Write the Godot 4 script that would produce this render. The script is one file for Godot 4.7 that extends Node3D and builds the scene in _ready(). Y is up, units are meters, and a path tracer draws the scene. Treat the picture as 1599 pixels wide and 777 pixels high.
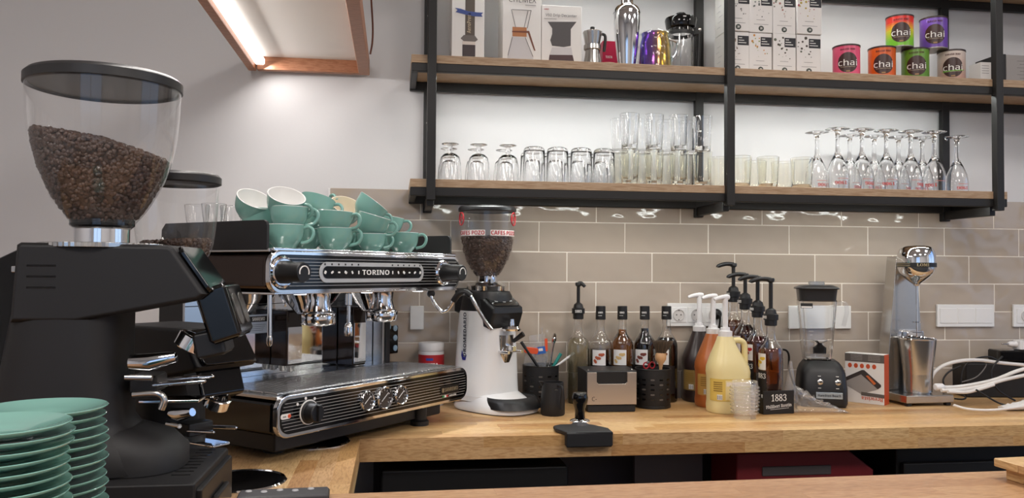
extends Node3D
# A cafe back bar. The camera was solved from the 10 x 30 cm wall tiles; pixels of the 1599 x 777 frame give directions only,
# and each thing's distance comes from the counter, shelf, wall or machine that it stands on or touches.

const FPX := 1294.373
const CX := 799.5
const CY := 388.5
const CT := 0.9          # height of the worktop
const SHELF1 := 1.615    # lower shelf board, top face
const SHELF2 := 1.993    # upper shelf board, top face
const BAR := 1.0         # height of the near bar

var cp := Vector3(-0.689, 1.337, 2.801)
var cr := Vector3.RIGHT
var cu := Vector3.UP
var cf := Vector3.FORWARD
var rng := RandomNumberGenerator.new()
var mats := {}
var taken := {}
var fonts := {}

# ---------------------------------------------------------------- pixels to places
func ray(px: float, py: float) -> Vector3:
	return cf + cr * ((px - CX) / FPX) - cu * ((py - CY) / FPX)
func on_y(px: float, py: float, h: float) -> Vector3:
	var d := ray(px, py)
	return cp + d * ((h - cp.y) / d.y)
func on_z(px: float, py: float, z: float) -> Vector3:
	var d := ray(px, py)
	return cp + d * ((z - cp.z) / d.z)
func on_plane(px: float, py: float, o: Vector3, nn: Vector3) -> Vector3:
	var d := ray(px, py)
	return cp + d * ((o - cp).dot(nn) / d.dot(nn))
func mpp(pos: Vector3) -> float:      # metres per pixel there
	return (pos - cp).dot(cf) / FPX
func hgt(pos: Vector3, py: float) -> float:   # height of the point straight above pos that shows at py
	var d := pos - cp
	var k := (py - CY)
	var d0 := Vector3(d.x, 0, d.z)
	var a := FPX * cu.dot(d0) + k * cf.dot(d0)
	var b := FPX * cu.y + k * cf.y
	return cp.y - a / b
func stand(px: float, py: float, r: float, h := CT) -> Vector3:   # centre of a round foot whose near rim shows at px, py
	var q := on_y(px, py, h)
	var away := Vector3(q.x - cp.x, 0, q.z - cp.z).normalized()
	return q + away * r
func prof(pos: Vector3, rows: Array) -> Array:   # [half width in pixels, py] -> (radius, height above pos)
	var out := []
	var s := mpp(pos)
	for a in rows:
		out.append(Vector2(a[0] * s, hgt(pos, a[1]) - pos.y))
	return out

# ---------------------------------------------------------------- mesh builder
class MB:
	var v := PackedVector3Array()
	var n := PackedVector3Array()
	var t := PackedVector2Array()
	var col := PackedColorArray()
	var paint := false
	var ink := Color.WHITE
	var x := Transform3D()
	var inside := false
	func vert(a: Vector3, na: Vector3, ua: Vector2) -> void:
		v.append(x * a)
		n.append((x.basis * na).normalized())
		t.append(ua)
		if paint: col.append(ink)
	func tri(a: Vector3, b: Vector3, c: Vector3, na: Vector3, nb: Vector3, nc: Vector3, ua := Vector2.ZERO, ub := Vector2.ZERO, uc := Vector2.ZERO) -> void:
		if (b - a).cross(c - a).dot(na + nb + nc) > 0.0:
			vert(a, na, ua); vert(c, nc, uc); vert(b, nb, ub)
		else:
			vert(a, na, ua); vert(b, nb, ub); vert(c, nc, uc)
	func quad(a: Vector3, b: Vector3, c: Vector3, d: Vector3, na: Vector3, nb: Vector3, nc: Vector3, nd: Vector3, ua := Vector2.ZERO, ub := Vector2.ZERO, uc := Vector2.ZERO, ud := Vector2.ZERO) -> void:
		tri(a, b, c, na, nb, nc, ua, ub, uc)
		tri(a, c, d, na, nc, nd, ua, uc, ud)
	func flat(a: Vector3, b: Vector3, c: Vector3, d: Vector3, nn: Vector3) -> void:
		quad(a, b, c, d, nn, nn, nn, nn, Vector2(0, 1), Vector2(1, 1), Vector2(1, 0), Vector2(0, 0))
	func box(c: Vector3, s: Vector3, bev := 0.0, uo := Vector2.ZERO) -> MB:
		var h := s / 2.0
		var b := minf(bev, minf(h.x, minf(h.y, h.z)) * 0.98)
		var e := [Vector3.RIGHT, Vector3.UP, Vector3.BACK]
		for k in 3:
			var u := (k + 1) % 3
			var w := (k + 2) % 3
			for sg in [-1.0, 1.0]:
				var nn: Vector3 = e[k] * sg
				var o: Vector3 = c + nn * h[k]
				var pu: Vector3 = e[u] * (h[u] - b)
				var pw: Vector3 = e[w] * (h[w] - b)
				var q := [o - pu - pw, o + pu - pw, o + pu + pw, o - pu + pw]
				var tu := []
				for a in q:
					tu.append(uo + (Vector2(a.z, a.y) if k == 0 else Vector2(a.x, a.z) if k == 1 else Vector2(a.x, a.y)))
				quad(q[0], q[1], q[2], q[3], nn, nn, nn, nn, tu[0], tu[1], tu[2], tu[3])
				if b > 0.0:
					for su in [-1.0, 1.0]:
						var nu: Vector3 = e[u] * su
						var a0: Vector3 = c + nn * h[k] + nu * (h[u] - b)
						var b0: Vector3 = c + nn * (h[k] - b) + nu * h[u]
						quad(a0 - pw, a0 + pw, b0 + pw, b0 - pw, nn, nn, nu, nu)
		if b > 0.0:
			for sx in [-1.0, 1.0]:
				for sy in [-1.0, 1.0]:
					for sz in [-1.0, 1.0]:
						var p := Vector3(sx * (h.x - b), sy * (h.y - b), sz * (h.z - b)) + c
						tri(p + Vector3(sx * b, 0, 0), p + Vector3(0, sy * b, 0), p + Vector3(0, 0, sz * b), Vector3(sx, 0, 0), Vector3(0, sy, 0), Vector3(0, 0, sz))
		return self
	func lathe(pr: Array, seg := 32, a0 := 0.0, a1 := TAU, crease := 0.75, sx := 1.0, sz := 1.0) -> MB:
		var m := pr.size()
		var ns := []
		var run := [0.0]
		for i in m - 1:
			var d: Vector2 = pr[i + 1] - pr[i]
			ns.append(Vector2(d.y, -d.x).normalized() if d.length() > 1e-7 else Vector2.RIGHT)
			run.append(run[-1] + d.length())
		for i in m - 1:
			var p: Vector2 = pr[i]
			var q: Vector2 = pr[i + 1]
			if p.distance_to(q) < 1e-7: continue
			var np: Vector2 = ns[i]
			var nq: Vector2 = ns[i]
			if i > 0 and ns[i - 1].dot(ns[i]) > crease: np = (ns[i - 1] + ns[i]).normalized()
			if i < m - 2 and ns[i + 1].dot(ns[i]) > crease: nq = (ns[i + 1] + ns[i]).normalized()
			for j in seg:
				var f0 := float(j) / seg
				var f1 := float(j + 1) / seg
				var c0 := Vector3(sin(lerpf(a0, a1, f0)) * sx, 0, cos(lerpf(a0, a1, f0)) * sz)
				var c1 := Vector3(sin(lerpf(a0, a1, f1)) * sx, 0, cos(lerpf(a0, a1, f1)) * sz)
				var k0 := Vector3(c0.x / sx / sx, 0, c0.z / sz / sz)
				var k1 := Vector3(c1.x / sx / sx, 0, c1.z / sz / sz)
				var up := Vector3.UP
				var A := c0 * p.x + up * p.y
				var B := c1 * p.x + up * p.y
				var C := c1 * q.x + up * q.y
				var D := c0 * q.x + up * q.y
				var tA := Vector2(f0, 1.0 - run[i] / run[-1])
				var tC := Vector2(f1, 1.0 - run[i + 1] / run[-1])
				if p.x < 1e-6:
					tri(A, C, D, k0 * np.x + up * np.y, k1 * nq.x + up * nq.y, k0 * nq.x + up * nq.y, tA, tC, Vector2(tA.x, tC.y))
				elif q.x < 1e-6:
					tri(A, B, C, k0 * np.x + up * np.y, k1 * np.x + up * np.y, k1 * nq.x + up * nq.y, tA, Vector2(tC.x, tA.y), tC)
				else:
					quad(A, B, C, D, k0 * np.x + up * np.y, k1 * np.x + up * np.y, k1 * nq.x + up * nq.y, k0 * nq.x + up * nq.y, tA, Vector2(tC.x, tA.y), tC, Vector2(tA.x, tC.y))
		return self
	func loft(rings: Array, caps := true) -> MB:     # rings of equal count, running round; smooth skin
		var m := rings.size()
		var k: int = rings[0].size()
		var cen := []
		for r in rings:
			var s := Vector3.ZERO
			for a in r: s += a
			cen.append(s / k)
		var nn := []
		for i in m:
			var row := []
			for j in k:
				var du: Vector3 = rings[i][(j + 1) % k] - rings[i][(j + k - 1) % k]
				var dv: Vector3 = rings[mini(i + 1, m - 1)][j] - rings[maxi(i - 1, 0)][j]
				var q := du.cross(dv).normalized()
				if (q.dot(rings[i][j] - cen[i]) < 0.0) != inside: q = -q
				row.append(q)
			nn.append(row)
		for i in m - 1:
			for j in k:
				var j1 := (j + 1) % k
				quad(rings[i][j], rings[i][j1], rings[i + 1][j1], rings[i + 1][j], nn[i][j], nn[i][j1], nn[i + 1][j1], nn[i + 1][j], Vector2(float(j) / k, float(i) / m), Vector2(float(j + 1) / k, float(i) / m), Vector2(float(j + 1) / k, float(i + 1) / m), Vector2(float(j) / k, float(i + 1) / m))
		if caps:
			for e in [0, m - 1]:
				var ax: Vector3 = (cen[0] - cen[1] if e == 0 else cen[m - 1] - cen[m - 2]).normalized()
				for j in k:
					tri(cen[e], rings[e][j], rings[e][(j + 1) % k], ax, ax, ax)
		return self
	func tube(pts: Array, r, seg := 10, caps := true) -> MB:    # r: number or one radius per point
		var rings := []
		var m := pts.size()
		var last := Vector3.ZERO
		for i in m:
			var d: Vector3 = (pts[mini(i + 1, m - 1)] - pts[maxi(i - 1, 0)]).normalized()
			if i == 0:
				last = d.cross(Vector3.UP if absf(d.y) < 0.9 else Vector3.RIGHT).normalized()
			else:
				last = (last - d * last.dot(d)).normalized()
			var w := d.cross(last)
			var ring := []
			var rr: float = r[i] if r is Array else r
			for j in seg:
				var a := TAU * j / seg
				ring.append(pts[i] + (last * cos(a) + w * sin(a)) * rr)
			rings.append(ring)
		return loft(rings, caps)
	func prism(poly: PackedVector2Array, z0: float, z1: float, bev := 0.0, smooth := 0.8) -> MB:   # a polygon in x, y from z0 to z1
		var m := poly.size()
		var area := 0.0
		for i in m: area += poly[i].cross(poly[(i + 1) % m])
		var en := []
		for i in m:
			var d := (poly[(i + 1) % m] - poly[i]).normalized()
			en.append(Vector2(d.y, -d.x) * signf(area))
		var ins := PackedVector2Array()
		for i in m:
			var a: Vector2 = en[(i + m - 1) % m]
			var b: Vector2 = en[i]
			var s := a + b
			ins.append(poly[i] - s * (bev / maxf(0.35, 1.0 + a.dot(b))))
		var tr := Geometry2D.triangulate_polygon(ins)
		var zb := minf(bev, absf(z1 - z0) * 0.49)
		for side in [[z0, -1.0], [z1, 1.0]]:
			var nn := Vector3(0, 0, side[1])
			for i in range(0, tr.size(), 3):
				var A := ins[tr[i]]
				var B := ins[tr[i + 1]]
				var C := ins[tr[i + 2]]
				tri(Vector3(A.x, A.y, side[0]), Vector3(B.x, B.y, side[0]), Vector3(C.x, C.y, side[0]), nn, nn, nn, A, B, C)
			if bev > 0.0:
				var zi: float = side[0] - side[1] * zb
				for i in m:
					var j := (i + 1) % m
					var e3 := Vector3(en[i].x, en[i].y, 0)
					quad(Vector3(ins[i].x, ins[i].y, side[0]), Vector3(ins[j].x, ins[j].y, side[0]), Vector3(poly[j].x, poly[j].y, zi), Vector3(poly[i].x, poly[i].y, zi), nn, nn, e3, e3)
		var za := z0 + zb * (1 if bev > 0.0 else 0)
		var zc := z1 - zb * (1 if bev > 0.0 else 0)
		for i in m:
			var j := (i + 1) % m
			var n0: Vector2 = en[i]
			var n1: Vector2 = en[i]
			if en[(i + m - 1) % m].dot(en[i]) > smooth: n0 = (en[(i + m - 1) % m] + en[i]).normalized()
			if en[j].dot(en[i]) > smooth: n1 = (en[j] + en[i]).normalized()
			var p := poly[i]
			var q := poly[j]
			var a3 := Vector3(n0.x, n0.y, 0)
			var b3 := Vector3(n1.x, n1.y, 0)
			quad(Vector3(p.x, p.y, za), Vector3(q.x, q.y, za), Vector3(q.x, q.y, zc), Vector3(p.x, p.y, zc), a3, b3, b3, a3, Vector2(p.x, za), Vector2(q.x, za), Vector2(q.x, zc), Vector2(p.x, zc))
		return self
	func ball(c: Vector3, r: Vector3, seg := 16, rows := 10) -> MB:
		var keep := x
		x = x * Transform3D(Basis.from_scale(r), c)
		var pr := []
		for i in rows + 1:
			var a := PI * i / rows
			pr.append(Vector2(sin(a), -cos(a)))
		lathe(pr, seg, 0.0, TAU, 0.2)
		x = keep
		return self
	func mesh() -> ArrayMesh:
		var a := []
		a.resize(Mesh.ARRAY_MAX)
		a[Mesh.ARRAY_VERTEX] = v
		a[Mesh.ARRAY_NORMAL] = n
		a[Mesh.ARRAY_TEX_UV] = t
		if paint: a[Mesh.ARRAY_COLOR] = col
		var m := ArrayMesh.new()
		m.add_surface_from_arrays(Mesh.PRIMITIVE_TRIANGLES, a)
		return m

func mb(at := Vector3.ZERO, turn := Basis.IDENTITY) -> MB:
	var m := MB.new()
	m.x = Transform3D(turn, at)
	return m
func bx(c: Vector3, s: Vector3, b := 0.0) -> MB:
	return MB.new().box(c, s, b)
func rot(ax: Vector3, deg: float) -> Basis:
	return Basis(ax, deg_to_rad(deg))
func rrect(w: float, h: float, r: float, seg := 6) -> PackedVector2Array:
	var out := PackedVector2Array()
	for q in 4:
		var c := Vector2((w / 2 - r) * (1 if q in [0, 3] else -1), (h / 2 - r) * (1 if q in [0, 1] else -1))
		for i in seg + 1:
			var a := PI / 2 * (q + float(i) / seg)
			out.append(c + Vector2(cos(a), sin(a)) * r)
	return out
func ring(c: Vector3, w: float, d: float, pw := 4.0, seg := 28) -> Array:   # a level rounded rectangle
	var out := []
	for i in seg:
		var a := TAU * i / seg
		var s := Vector2(cos(a), sin(a))
		out.append(c + Vector3(signf(s.x) * pow(absf(s.x), 2.0 / pw) * w / 2, 0, signf(s.y) * pow(absf(s.y), 2.0 / pw) * d / 2))
	return out
func smooth3(p: Array, k := 6) -> Array:   # Catmull-Rom through points (Vector2 or Vector3)
	var out := []
	var m := p.size()
	for i in m - 1:
		var a = p[maxi(i - 1, 0)]
		var b = p[i]
		var c = p[i + 1]
		var d = p[mini(i + 2, m - 1)]
		for j in k:
			var s := float(j) / k
			out.append(0.5 * ((2.0 * b) + (c - a) * s + (2.0 * a - 5.0 * b + 4.0 * c - d) * s * s + (3.0 * b - a - 3.0 * c + d) * s * s * s))
	out.append(p[m - 1])
	return out
func shell(outer: Array, wall: float, floor_at: float) -> Array:   # a vessel's closed profile from its outer one (bottom to rim)
	var out := [Vector2(0, outer[0].y)]
	out.append_array(outer)
	var rim: Vector2 = outer[-1]
	out.append(Vector2(rim.x - wall * 0.5, rim.y + wall * 0.35))
	for i in range(outer.size() - 1, -1, -1):
		var q: Vector2 = outer[i]
		if q.y > floor_at + 0.001 and q.x > wall:
			out.append(Vector2(q.x - wall, q.y))
	var low: Vector2 = out[-1]
	out.append(Vector2(maxf(low.x - 0.002, 0.001), floor_at))
	out.append(Vector2(0, floor_at))
	return out

# ---------------------------------------------------------------- nodes
func numbered(s: String) -> String:
	var k: int = taken.get(s, 0)
	taken[s] = k + 1
	return s if k == 0 else "%s_%03d" % [s, k]
func tag(o: Node, label: String, category: String, group := "") -> Node:
	o.set_meta("label", label)
	o.set_meta("category", category)
	if group: o.set_meta("group", group)
	return o
func thing(called: String, label: String, category: String, at := Vector3.ZERO, turn := 0.0, group := "") -> Node3D:
	var o := Node3D.new()
	o.name = numbered(called)
	add_child(o)
	o.position = at
	o.rotation.y = turn
	tag(o, label, category, group)
	return o
func part(parent: Node, called: String, m, material: Material) -> MeshInstance3D:
	var o := MeshInstance3D.new()
	o.name = called
	o.mesh = m.mesh() if m is MB else m
	o.material_override = material
	parent.add_child(o, true)
	return o
func solo(called: String, label: String, category: String, m, material: Material, at := Vector3.ZERO, turn := 0.0, group := "") -> MeshInstance3D:
	var o := part(self, numbered(called), m, material)
	o.position = at
	o.rotation.y = turn
	tag(o, label, category, group)
	return o
func struct(called: String, m, material: Material, parent: Node = null) -> MeshInstance3D:
	var o := part(self if parent == null else parent, called, m, material)
	if parent == null: o.set_meta("kind", "structure")
	return o
func copy_of(o: Node3D, at: Vector3, label := "") -> Node3D:
	var c: Node3D = o.duplicate()
	c.name = numbered(str(o.name).rstrip("0123456789").rstrip("_"))
	add_child(c)
	c.position = at
	if label: c.set_meta("label", label)
	return c
func font(called: String, heavy := false) -> Font:
	var key := called + str(heavy)
	if not fonts.has(key):
		var f := SystemFont.new()
		f.font_names = PackedStringArray([called])
		if heavy: f.font_weight = 700
		fonts[key] = f
	return fonts[key]
func letters(parent: Node, s: String, high: float, m: Material, at: Vector3, turn := Basis.IDENTITY, bend := 0.0, squeeze := 1.0, face := "Droid Sans", heavy := true, called := "lettering") -> MeshInstance3D:
	# high: cap height in metres; bend > 0 wraps it round an upright cylinder of that radius whose axis passes through at
	var tm := TextMesh.new()
	tm.font = font(face, heavy)
	tm.font_size = 48
	tm.pixel_size = high / 48.0 / 0.72
	tm.depth = 0.0004
	tm.curve_step = 2.0
	tm.text = s
	var src := tm.get_mesh_arrays()
	var vs: PackedVector3Array = src[Mesh.ARRAY_VERTEX]
	var nv: PackedVector3Array = src[Mesh.ARRAY_NORMAL]
	for i in vs.size():
		var q := vs[i]
		q.x *= squeeze
		if bend > 0.0:
			var a := q.x / bend
			var r := bend + q.z + 0.0004
			vs[i] = Vector3(r * sin(a), q.y, r * cos(a))
			nv[i] = Basis(Vector3.UP, a) * nv[i]
		else:
			vs[i] = q
	var a2 := []
	a2.resize(Mesh.ARRAY_MAX)
	a2[Mesh.ARRAY_VERTEX] = vs
	a2[Mesh.ARRAY_NORMAL] = nv
	a2[Mesh.ARRAY_INDEX] = src[Mesh.ARRAY_INDEX]
	var am := ArrayMesh.new()
	am.add_surface_from_arrays(Mesh.PRIMITIVE_TRIANGLES, a2)
	var o := part(parent, called, am, m)
	o.transform = Transform3D(turn, at)
	return o

# ---------------------------------------------------------------- materials
func mat(key: String, hex: String, rough := 0.5, metal := 0.0) -> StandardMaterial3D:
	if not mats.has(key):
		var m := StandardMaterial3D.new()
		m.resource_name = key
		m.albedo_color = Color(hex)
		m.roughness = rough
		m.metallic = metal
		mats[key] = m
	return mats[key]
func clear(key: String, hex: String, alpha: float, rough := 0.02) -> StandardMaterial3D:   # thin clear wall
	if not mats.has(key):
		var m := mat(key, hex, rough)
		m.albedo_color.a = alpha
		m.transparency = BaseMaterial3D.TRANSPARENCY_ALPHA
	return mats[key]
func solid_glass(key: String, hex: String) -> StandardMaterial3D:
	if not mats.has(key):
		var m := mat(key, hex, 0.0)
		m.albedo_color.a = 0.0
		m.refraction_enabled = true
		m.refraction_scale = 0.05
	return mats[key]
func noise_tex(freq: float, size := 512, normal := false, strength := 4.0, oct := 4, ramp: Array = [], sd := 1) -> NoiseTexture2D:
	var f := FastNoiseLite.new()
	f.seed = sd
	f.noise_type = FastNoiseLite.TYPE_SIMPLEX_SMOOTH
	f.frequency = freq
	f.fractal_octaves = oct
	var t := NoiseTexture2D.new()
	t.width = size
	t.height = size
	t.seamless = true
	t.noise = f
	t.as_normal_map = normal
	t.bump_strength = strength
	if ramp:
		var g := Gradient.new()
		g.offsets = PackedFloat32Array(ramp[0])
		var cs := PackedColorArray()
		for h in ramp[1]: cs.append(Color(h))
		g.colors = cs
		t.color_ramp = g
	return t

# ---------------------------------------------------------------- the scene
func _ready() -> void:
	rng.seed = 7
	var yaw := 0.1406039
	var pitch := 0.0268934
	var roll := 0.0068975
	cf = Vector3(sin(yaw) * cos(pitch), sin(pitch), -cos(yaw) * cos(pitch))
	var r0 := Vector3(cos(yaw), 0, sin(yaw))
	var u0 := r0.cross(cf)
	cr = r0 * cos(roll) + u0 * sin(roll)
	cu = u0 * cos(roll) - r0 * sin(roll)
	var cam := Camera3D.new()
	cam.name = "camera"
	cam.transform = Transform3D(Basis(cr, cu, -cf), cp)
	cam.fov = rad_to_deg(2.0 * atan(CY / FPX))
	cam.near = 0.05
	cam.current = true
	add_child(cam)

	var env := Environment.new()
	env.tonemap_mode = Environment.TONE_MAPPER_LINEAR
	env.tonemap_exposure = 1.0
	env.sdfgi_enabled = true
	env.ssao_enabled = true
	env.ssil_enabled = true
	env.background_mode = Environment.BG_SKY
	var sky := Sky.new()
	var sm := ProceduralSkyMaterial.new()
	sm.sky_top_color = Color("#6f9bdb")
	sm.sky_horizon_color = Color("#b4cdec")
	sm.ground_bottom_color = Color("#8090a5")
	sm.ground_horizon_color = Color("#a9c0dd")
	sm.sky_energy_multiplier = 1.3
	sm.ground_energy_multiplier = 1.2
	sky.sky_material = sm
	env.sky = sky
	var we := WorldEnvironment.new()
	we.name = "world"
	we.environment = env
	add_child(we)
	# ceiling lamps of the cafe: square LED panels, each a glowing face with an area light just below it
	for a in CEILING:
		ceiling_lamp(Vector3(a[0], ROOM_H, a[1]), a[2], a[3])

	materials()
	room()
	worktops()
	under_counter()
	wall_shelf()
	lamp_tray()
	shelf_lamps()
	sockets()
	espresso_machine()
	cups_on_machine()
	bean_grinders()
	white_grinder()
	bar_things()
	upper_shelf_things()
	lower_shelf_glasses()
	counter_things()
	right_end_things()

const ROOM_H := 2.9
const CEILING := [[-1.4, 2.9, 0.6, 3.2], [0.5, 1.6, 0.6, 1.35], [0.5, 3.6, 0.6, 2.8], [2.4, 1.9, 0.6, 1.1], [2.4, 3.6, 0.6, 1.4]]

func ceiling_lamp(at: Vector3, size: float, energy: float) -> void:
	var t := thing("ceiling_lamp", "square white LED panel set in the cafe ceiling", "ceiling lamp", at, 0.0, "ceiling LED panels")
	part(t, "frame", bx(Vector3(0, -0.006, 0), Vector3(size + 0.04, 0.012, size + 0.04), 0.003), mat("lamp_frame", "#e8e8e6", 0.5))
	var g := mat("lamp_diffuser", "#ffffff", 0.6)
	g.emission_enabled = true
	g.emission = Color("#fff8f2")
	g.emission_energy_multiplier = 3.0
	part(t, "diffuser", bx(Vector3(0, -0.0135, 0), Vector3(size, 0.003, size)), g)
	var l := AreaLight3D.new()
	l.name = "light"
	l.area_size = Vector2(size, size)
	l.light_energy = energy
	l.light_color = Color("#fff8f2")
	l.shadow_enabled = true
	l.area_range = 12.0
	l.rotation_degrees.x = -90
	l.position.y = -0.02
	t.add_child(l)

func materials() -> void:
	var m := mat("plaster", "#d9d8d9", 0.9)
	m.normal_enabled = true
	m.normal_texture = noise_tex(0.06, 512, true, 2.0, 4, [], 3)
	m.normal_scale = 0.05
	m.uv1_triplanar = true
	m.uv1_world_triplanar = true
	m.uv1_scale = Vector3.ONE * 2.0
	# glazed tiles: three close tones, hand-made waviness of the glaze
	var wav := noise_tex(0.006, 512, true, 9.0, 2, [], 11)
	var k := 0
	for hex in ["#b3a597", "#b6a899", "#b0a293"]:
		m = mat("tile_%d" % k, hex, 0.04)
		m.normal_enabled = true
		m.normal_texture = wav
		m.normal_scale = 0.6
		m.uv1_triplanar = true
		m.uv1_world_triplanar = true
		m.uv1_scale = Vector3(2.1, 2.9, 2.1)
		k += 1
	mat("grout", "#ece4d8", 0.9)
	# oak staves: fine grain stretched along the length, five tones
	var grain := noise_tex(0.02, 512, false, 4.0, 5, [[0.0, 0.42, 0.62, 1.0], ["#cfbca6", "#ece4d8", "#fffdf8", "#e2d6c6"]], 5)
	var bump := noise_tex(0.03, 512, true, 3.0, 4, [], 6)
	k = 0
	for hex in ["#d2ac7a", "#c89f6c", "#dab888", "#be9262", "#cfa97c", "#c7a377"]:
		m = mat("oak_%d" % k, hex, 0.38)
		m.albedo_texture = grain
		m.uv1_scale = Vector3(2.2, 14.0, 1)
		m.normal_enabled = true
		m.normal_texture = bump
		m.normal_scale = 0.12
		k += 1
	k = 0
	for hex in ["#b98f6b", "#b08661", "#c09974"]:
		m = mat("bar_oak_%d" % k, hex, 0.38)
		m.albedo_texture = grain
		m.uv1_scale = Vector3(2.2, 14.0, 1)
		m.normal_enabled = true
		m.normal_texture = bump
		m.normal_scale = 0.12
		k += 1
	m = mat("shelf_wood", "#b39a80", 0.5)
	m.albedo_texture = grain
	m.uv1_scale = Vector3(1.2, 14.0, 1)
	m = mat("frame_wood", "#ab7556", 0.45)
	m.albedo_texture = grain
	m.uv1_scale = Vector3(2.0, 12.0, 1)
	mat("steel_black", "#1a1817", 0.5, 0.1)
	mat("black", "#151415", 0.45)
	mat("black_matte", "#161517", 0.6)
	mat("black_gloss", "#0b0a0b", 0.08)
	mat("chrome", "#e4e4e6", 0.06, 1.0)
	m = mat("steel", "#c9c7c4", 0.28, 1.0)
	m.roughness_texture = noise_tex(0.05, 256, false, 4.0, 4, [[0.0, 1.0], ["#9a9a9a", "#ffffff"]], 8)
	m.uv1_triplanar = true
	m.uv1_scale = Vector3(2, 30, 2)
	mat("mirror_steel", "#d3d4d6", 0.04, 1.0)
	mat("white_plastic", "#e6e4e4", 0.35)
	mat("white_gloss", "#e9e8e6", 0.12)
	mat("paper_white", "#e4e1de", 0.6)
	mat("ink_black", "#1d1b1c", 0.6)
	mat("ink_white", "#efece8", 0.6)
	m = mat("teal", "#80b0a5", 0.12)
	m.clearcoat_enabled = true
	m.clearcoat = 0.6
	m.clearcoat_roughness = 0.05
	mat("glaze_white", "#ecebe8", 0.12)
	mat("glaze_cream", "#efe4cf", 0.12)
	clear("pane", "#ffffff", 0.03)
	clear("hopper_clear", "#f2efec", 0.02)
	solid_glass("glass", "#ffffff")

func room() -> void:
	var pl: Material = mats.plaster
	var wall := Node3D.new()
	wall.name = "wall_back"
	wall.set_meta("kind", "structure")
	wall.set_meta("label", "white plastered wall with a band of taupe glazed tiles above the worktop")
	add_child(wall)
	part(wall, "plaster", bx(Vector3(0.2, ROOM_H / 2, -0.08), Vector3(7.2, ROOM_H + 0.2, 0.16)), pl)
	# tiles 300 x 100 mm, joints 2.5 mm, every row shifted by a third
	var P := 0.3025
	var R := 0.1025
	var left := -0.902
	var right := 2.6
	part(wall, "grout_bed", bx(Vector3((left + right) / 2, (CT - 0.04 + 1.6065) / 2, 0.0036), Vector3(right - left, 1.6065 - CT + 0.04, 0.0072)), mats.grout)
	part(wall, "edge_trim", bx(Vector3(left - 0.004, (CT + 1.6065) / 2, 0.005), Vector3(0.007, 1.6065 - CT, 0.010), 0.001), mats.white_plastic)
	var off := [0.0, 0.1022, -0.1024]
	var shapes := {}
	for row in 7:
		var y1 := 1.507 + R - 0.0025 - R * row + 0.00125
		var y0 := y1 - 0.1
		if row == 6: y0 = CT - 0.03
		for i in range(-5, 10):
			var x0: float = i * P + off[row % 3] + 0.00125
			var x1 := x0 + 0.3
			if x1 < left + 0.02 or x0 > right: continue
			x0 = maxf(x0, left)
			x1 = minf(x1, right)
			var w := snappedf(x1 - x0, 0.0001)
			var h := snappedf(y1 - y0, 0.0001)
			var key := Vector2(w, h)
			if not shapes.has(key): shapes[key] = bx(Vector3.ZERO, Vector3(w, h, 0.008), 0.0016).mesh()
			var o := part(wall, "tile", shapes[key], mats["tile_%d" % rng.randi_range(0, 2)])
			o.position = Vector3((x0 + x1) / 2, (y0 + y1) / 2, 0.004 + rng.randf_range(0.0, 0.0006))
			o.rotation_degrees = Vector3(rng.randf_range(-0.25, 0.25), rng.randf_range(-0.1, 0.1), 0)
	struct("floor", bx(Vector3(0.2, -0.05, 2.6), Vector3(7.2, 0.1, 5.6)), mat("floor", "#6f675f", 0.4))
	struct("ceiling", bx(Vector3(0.2, ROOM_H + 0.05, 2.6), Vector3(7.2, 0.1, 5.6)), mat("ceiling", "#dcdad8", 0.9))
	struct("wall_left", bx(Vector3(-3.08, ROOM_H / 2, 2.6), Vector3(0.16, ROOM_H, 5.2)), pl)
	# right wall and front wall with shop windows, whose daylight shows in the chrome
	wall_with_window("wall_right", "window_1", Transform3D(Basis(Vector3.UP, -PI / 2), Vector3(3.4, 0, 2.6)), 5.2, -2.3, 0.3)
	wall_with_window("wall_front", "window_2", Transform3D(Basis(Vector3.UP, PI), Vector3(0.2, 0, 5.2)), 6.4, 0.4, 2.6)

func wall_with_window(called: String, win: String, at: Transform3D, long: float, a: float, b: float) -> void:
	# local x runs along the wall, -z is outside; the opening goes from a to b, 0.5 to 2.5 m up
	var w := Node3D.new()
	w.name = called
	w.set_meta("kind", "structure")
	add_child(w)
	w.transform = at
	var m := mb()
	var h := long / 2
	m.box(Vector3((-h + a) / 2, ROOM_H / 2, -0.08), Vector3(a + h, ROOM_H, 0.16))
	m.box(Vector3((h + b) / 2, ROOM_H / 2, -0.08), Vector3(h - b, ROOM_H, 0.16))
	part(w, "wall_piece", m, mats.plaster)
	part(w, "wall_below_window", bx(Vector3((a + b) / 2, 0.25, -0.08), Vector3(b - a, 0.5, 0.16)), mats.plaster)
	part(w, "wall_above_window", bx(Vector3((a + b) / 2, (2.5 + ROOM_H) / 2, -0.08), Vector3(b - a, ROOM_H - 2.5, 0.16)), mats.plaster)
	var f := Node3D.new()
	f.name = win
	f.set_meta("kind", "structure")
	add_child(f)
	f.transform = at
	var fm := mat("window_frame", "#2b2b2d", 0.4)
	for x in [a + 0.03, (a + b) / 2, b - 0.03]:
		part(f, "mullion", bx(Vector3(x, 1.5, -0.08), Vector3(0.06, 2.0, 0.06), 0.004), fm)
	for y in [0.53, 2.47]:
		part(f, "rail", bx(Vector3((a + b) / 2, y, -0.08), Vector3(b - a, 0.06, 0.06), 0.004), fm)
	for s in [0, 1]:
		var x0 := lerpf(a, b, 0.5 * s) + 0.05
		var x1 := lerpf(a, b, 0.5 * s + 0.5) - 0.05
		part(f, "pane", bx(Vector3((x0 + x1) / 2, 1.5, -0.08), Vector3(x1 - x0, 1.9, 0.006)), mats.pane)

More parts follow.
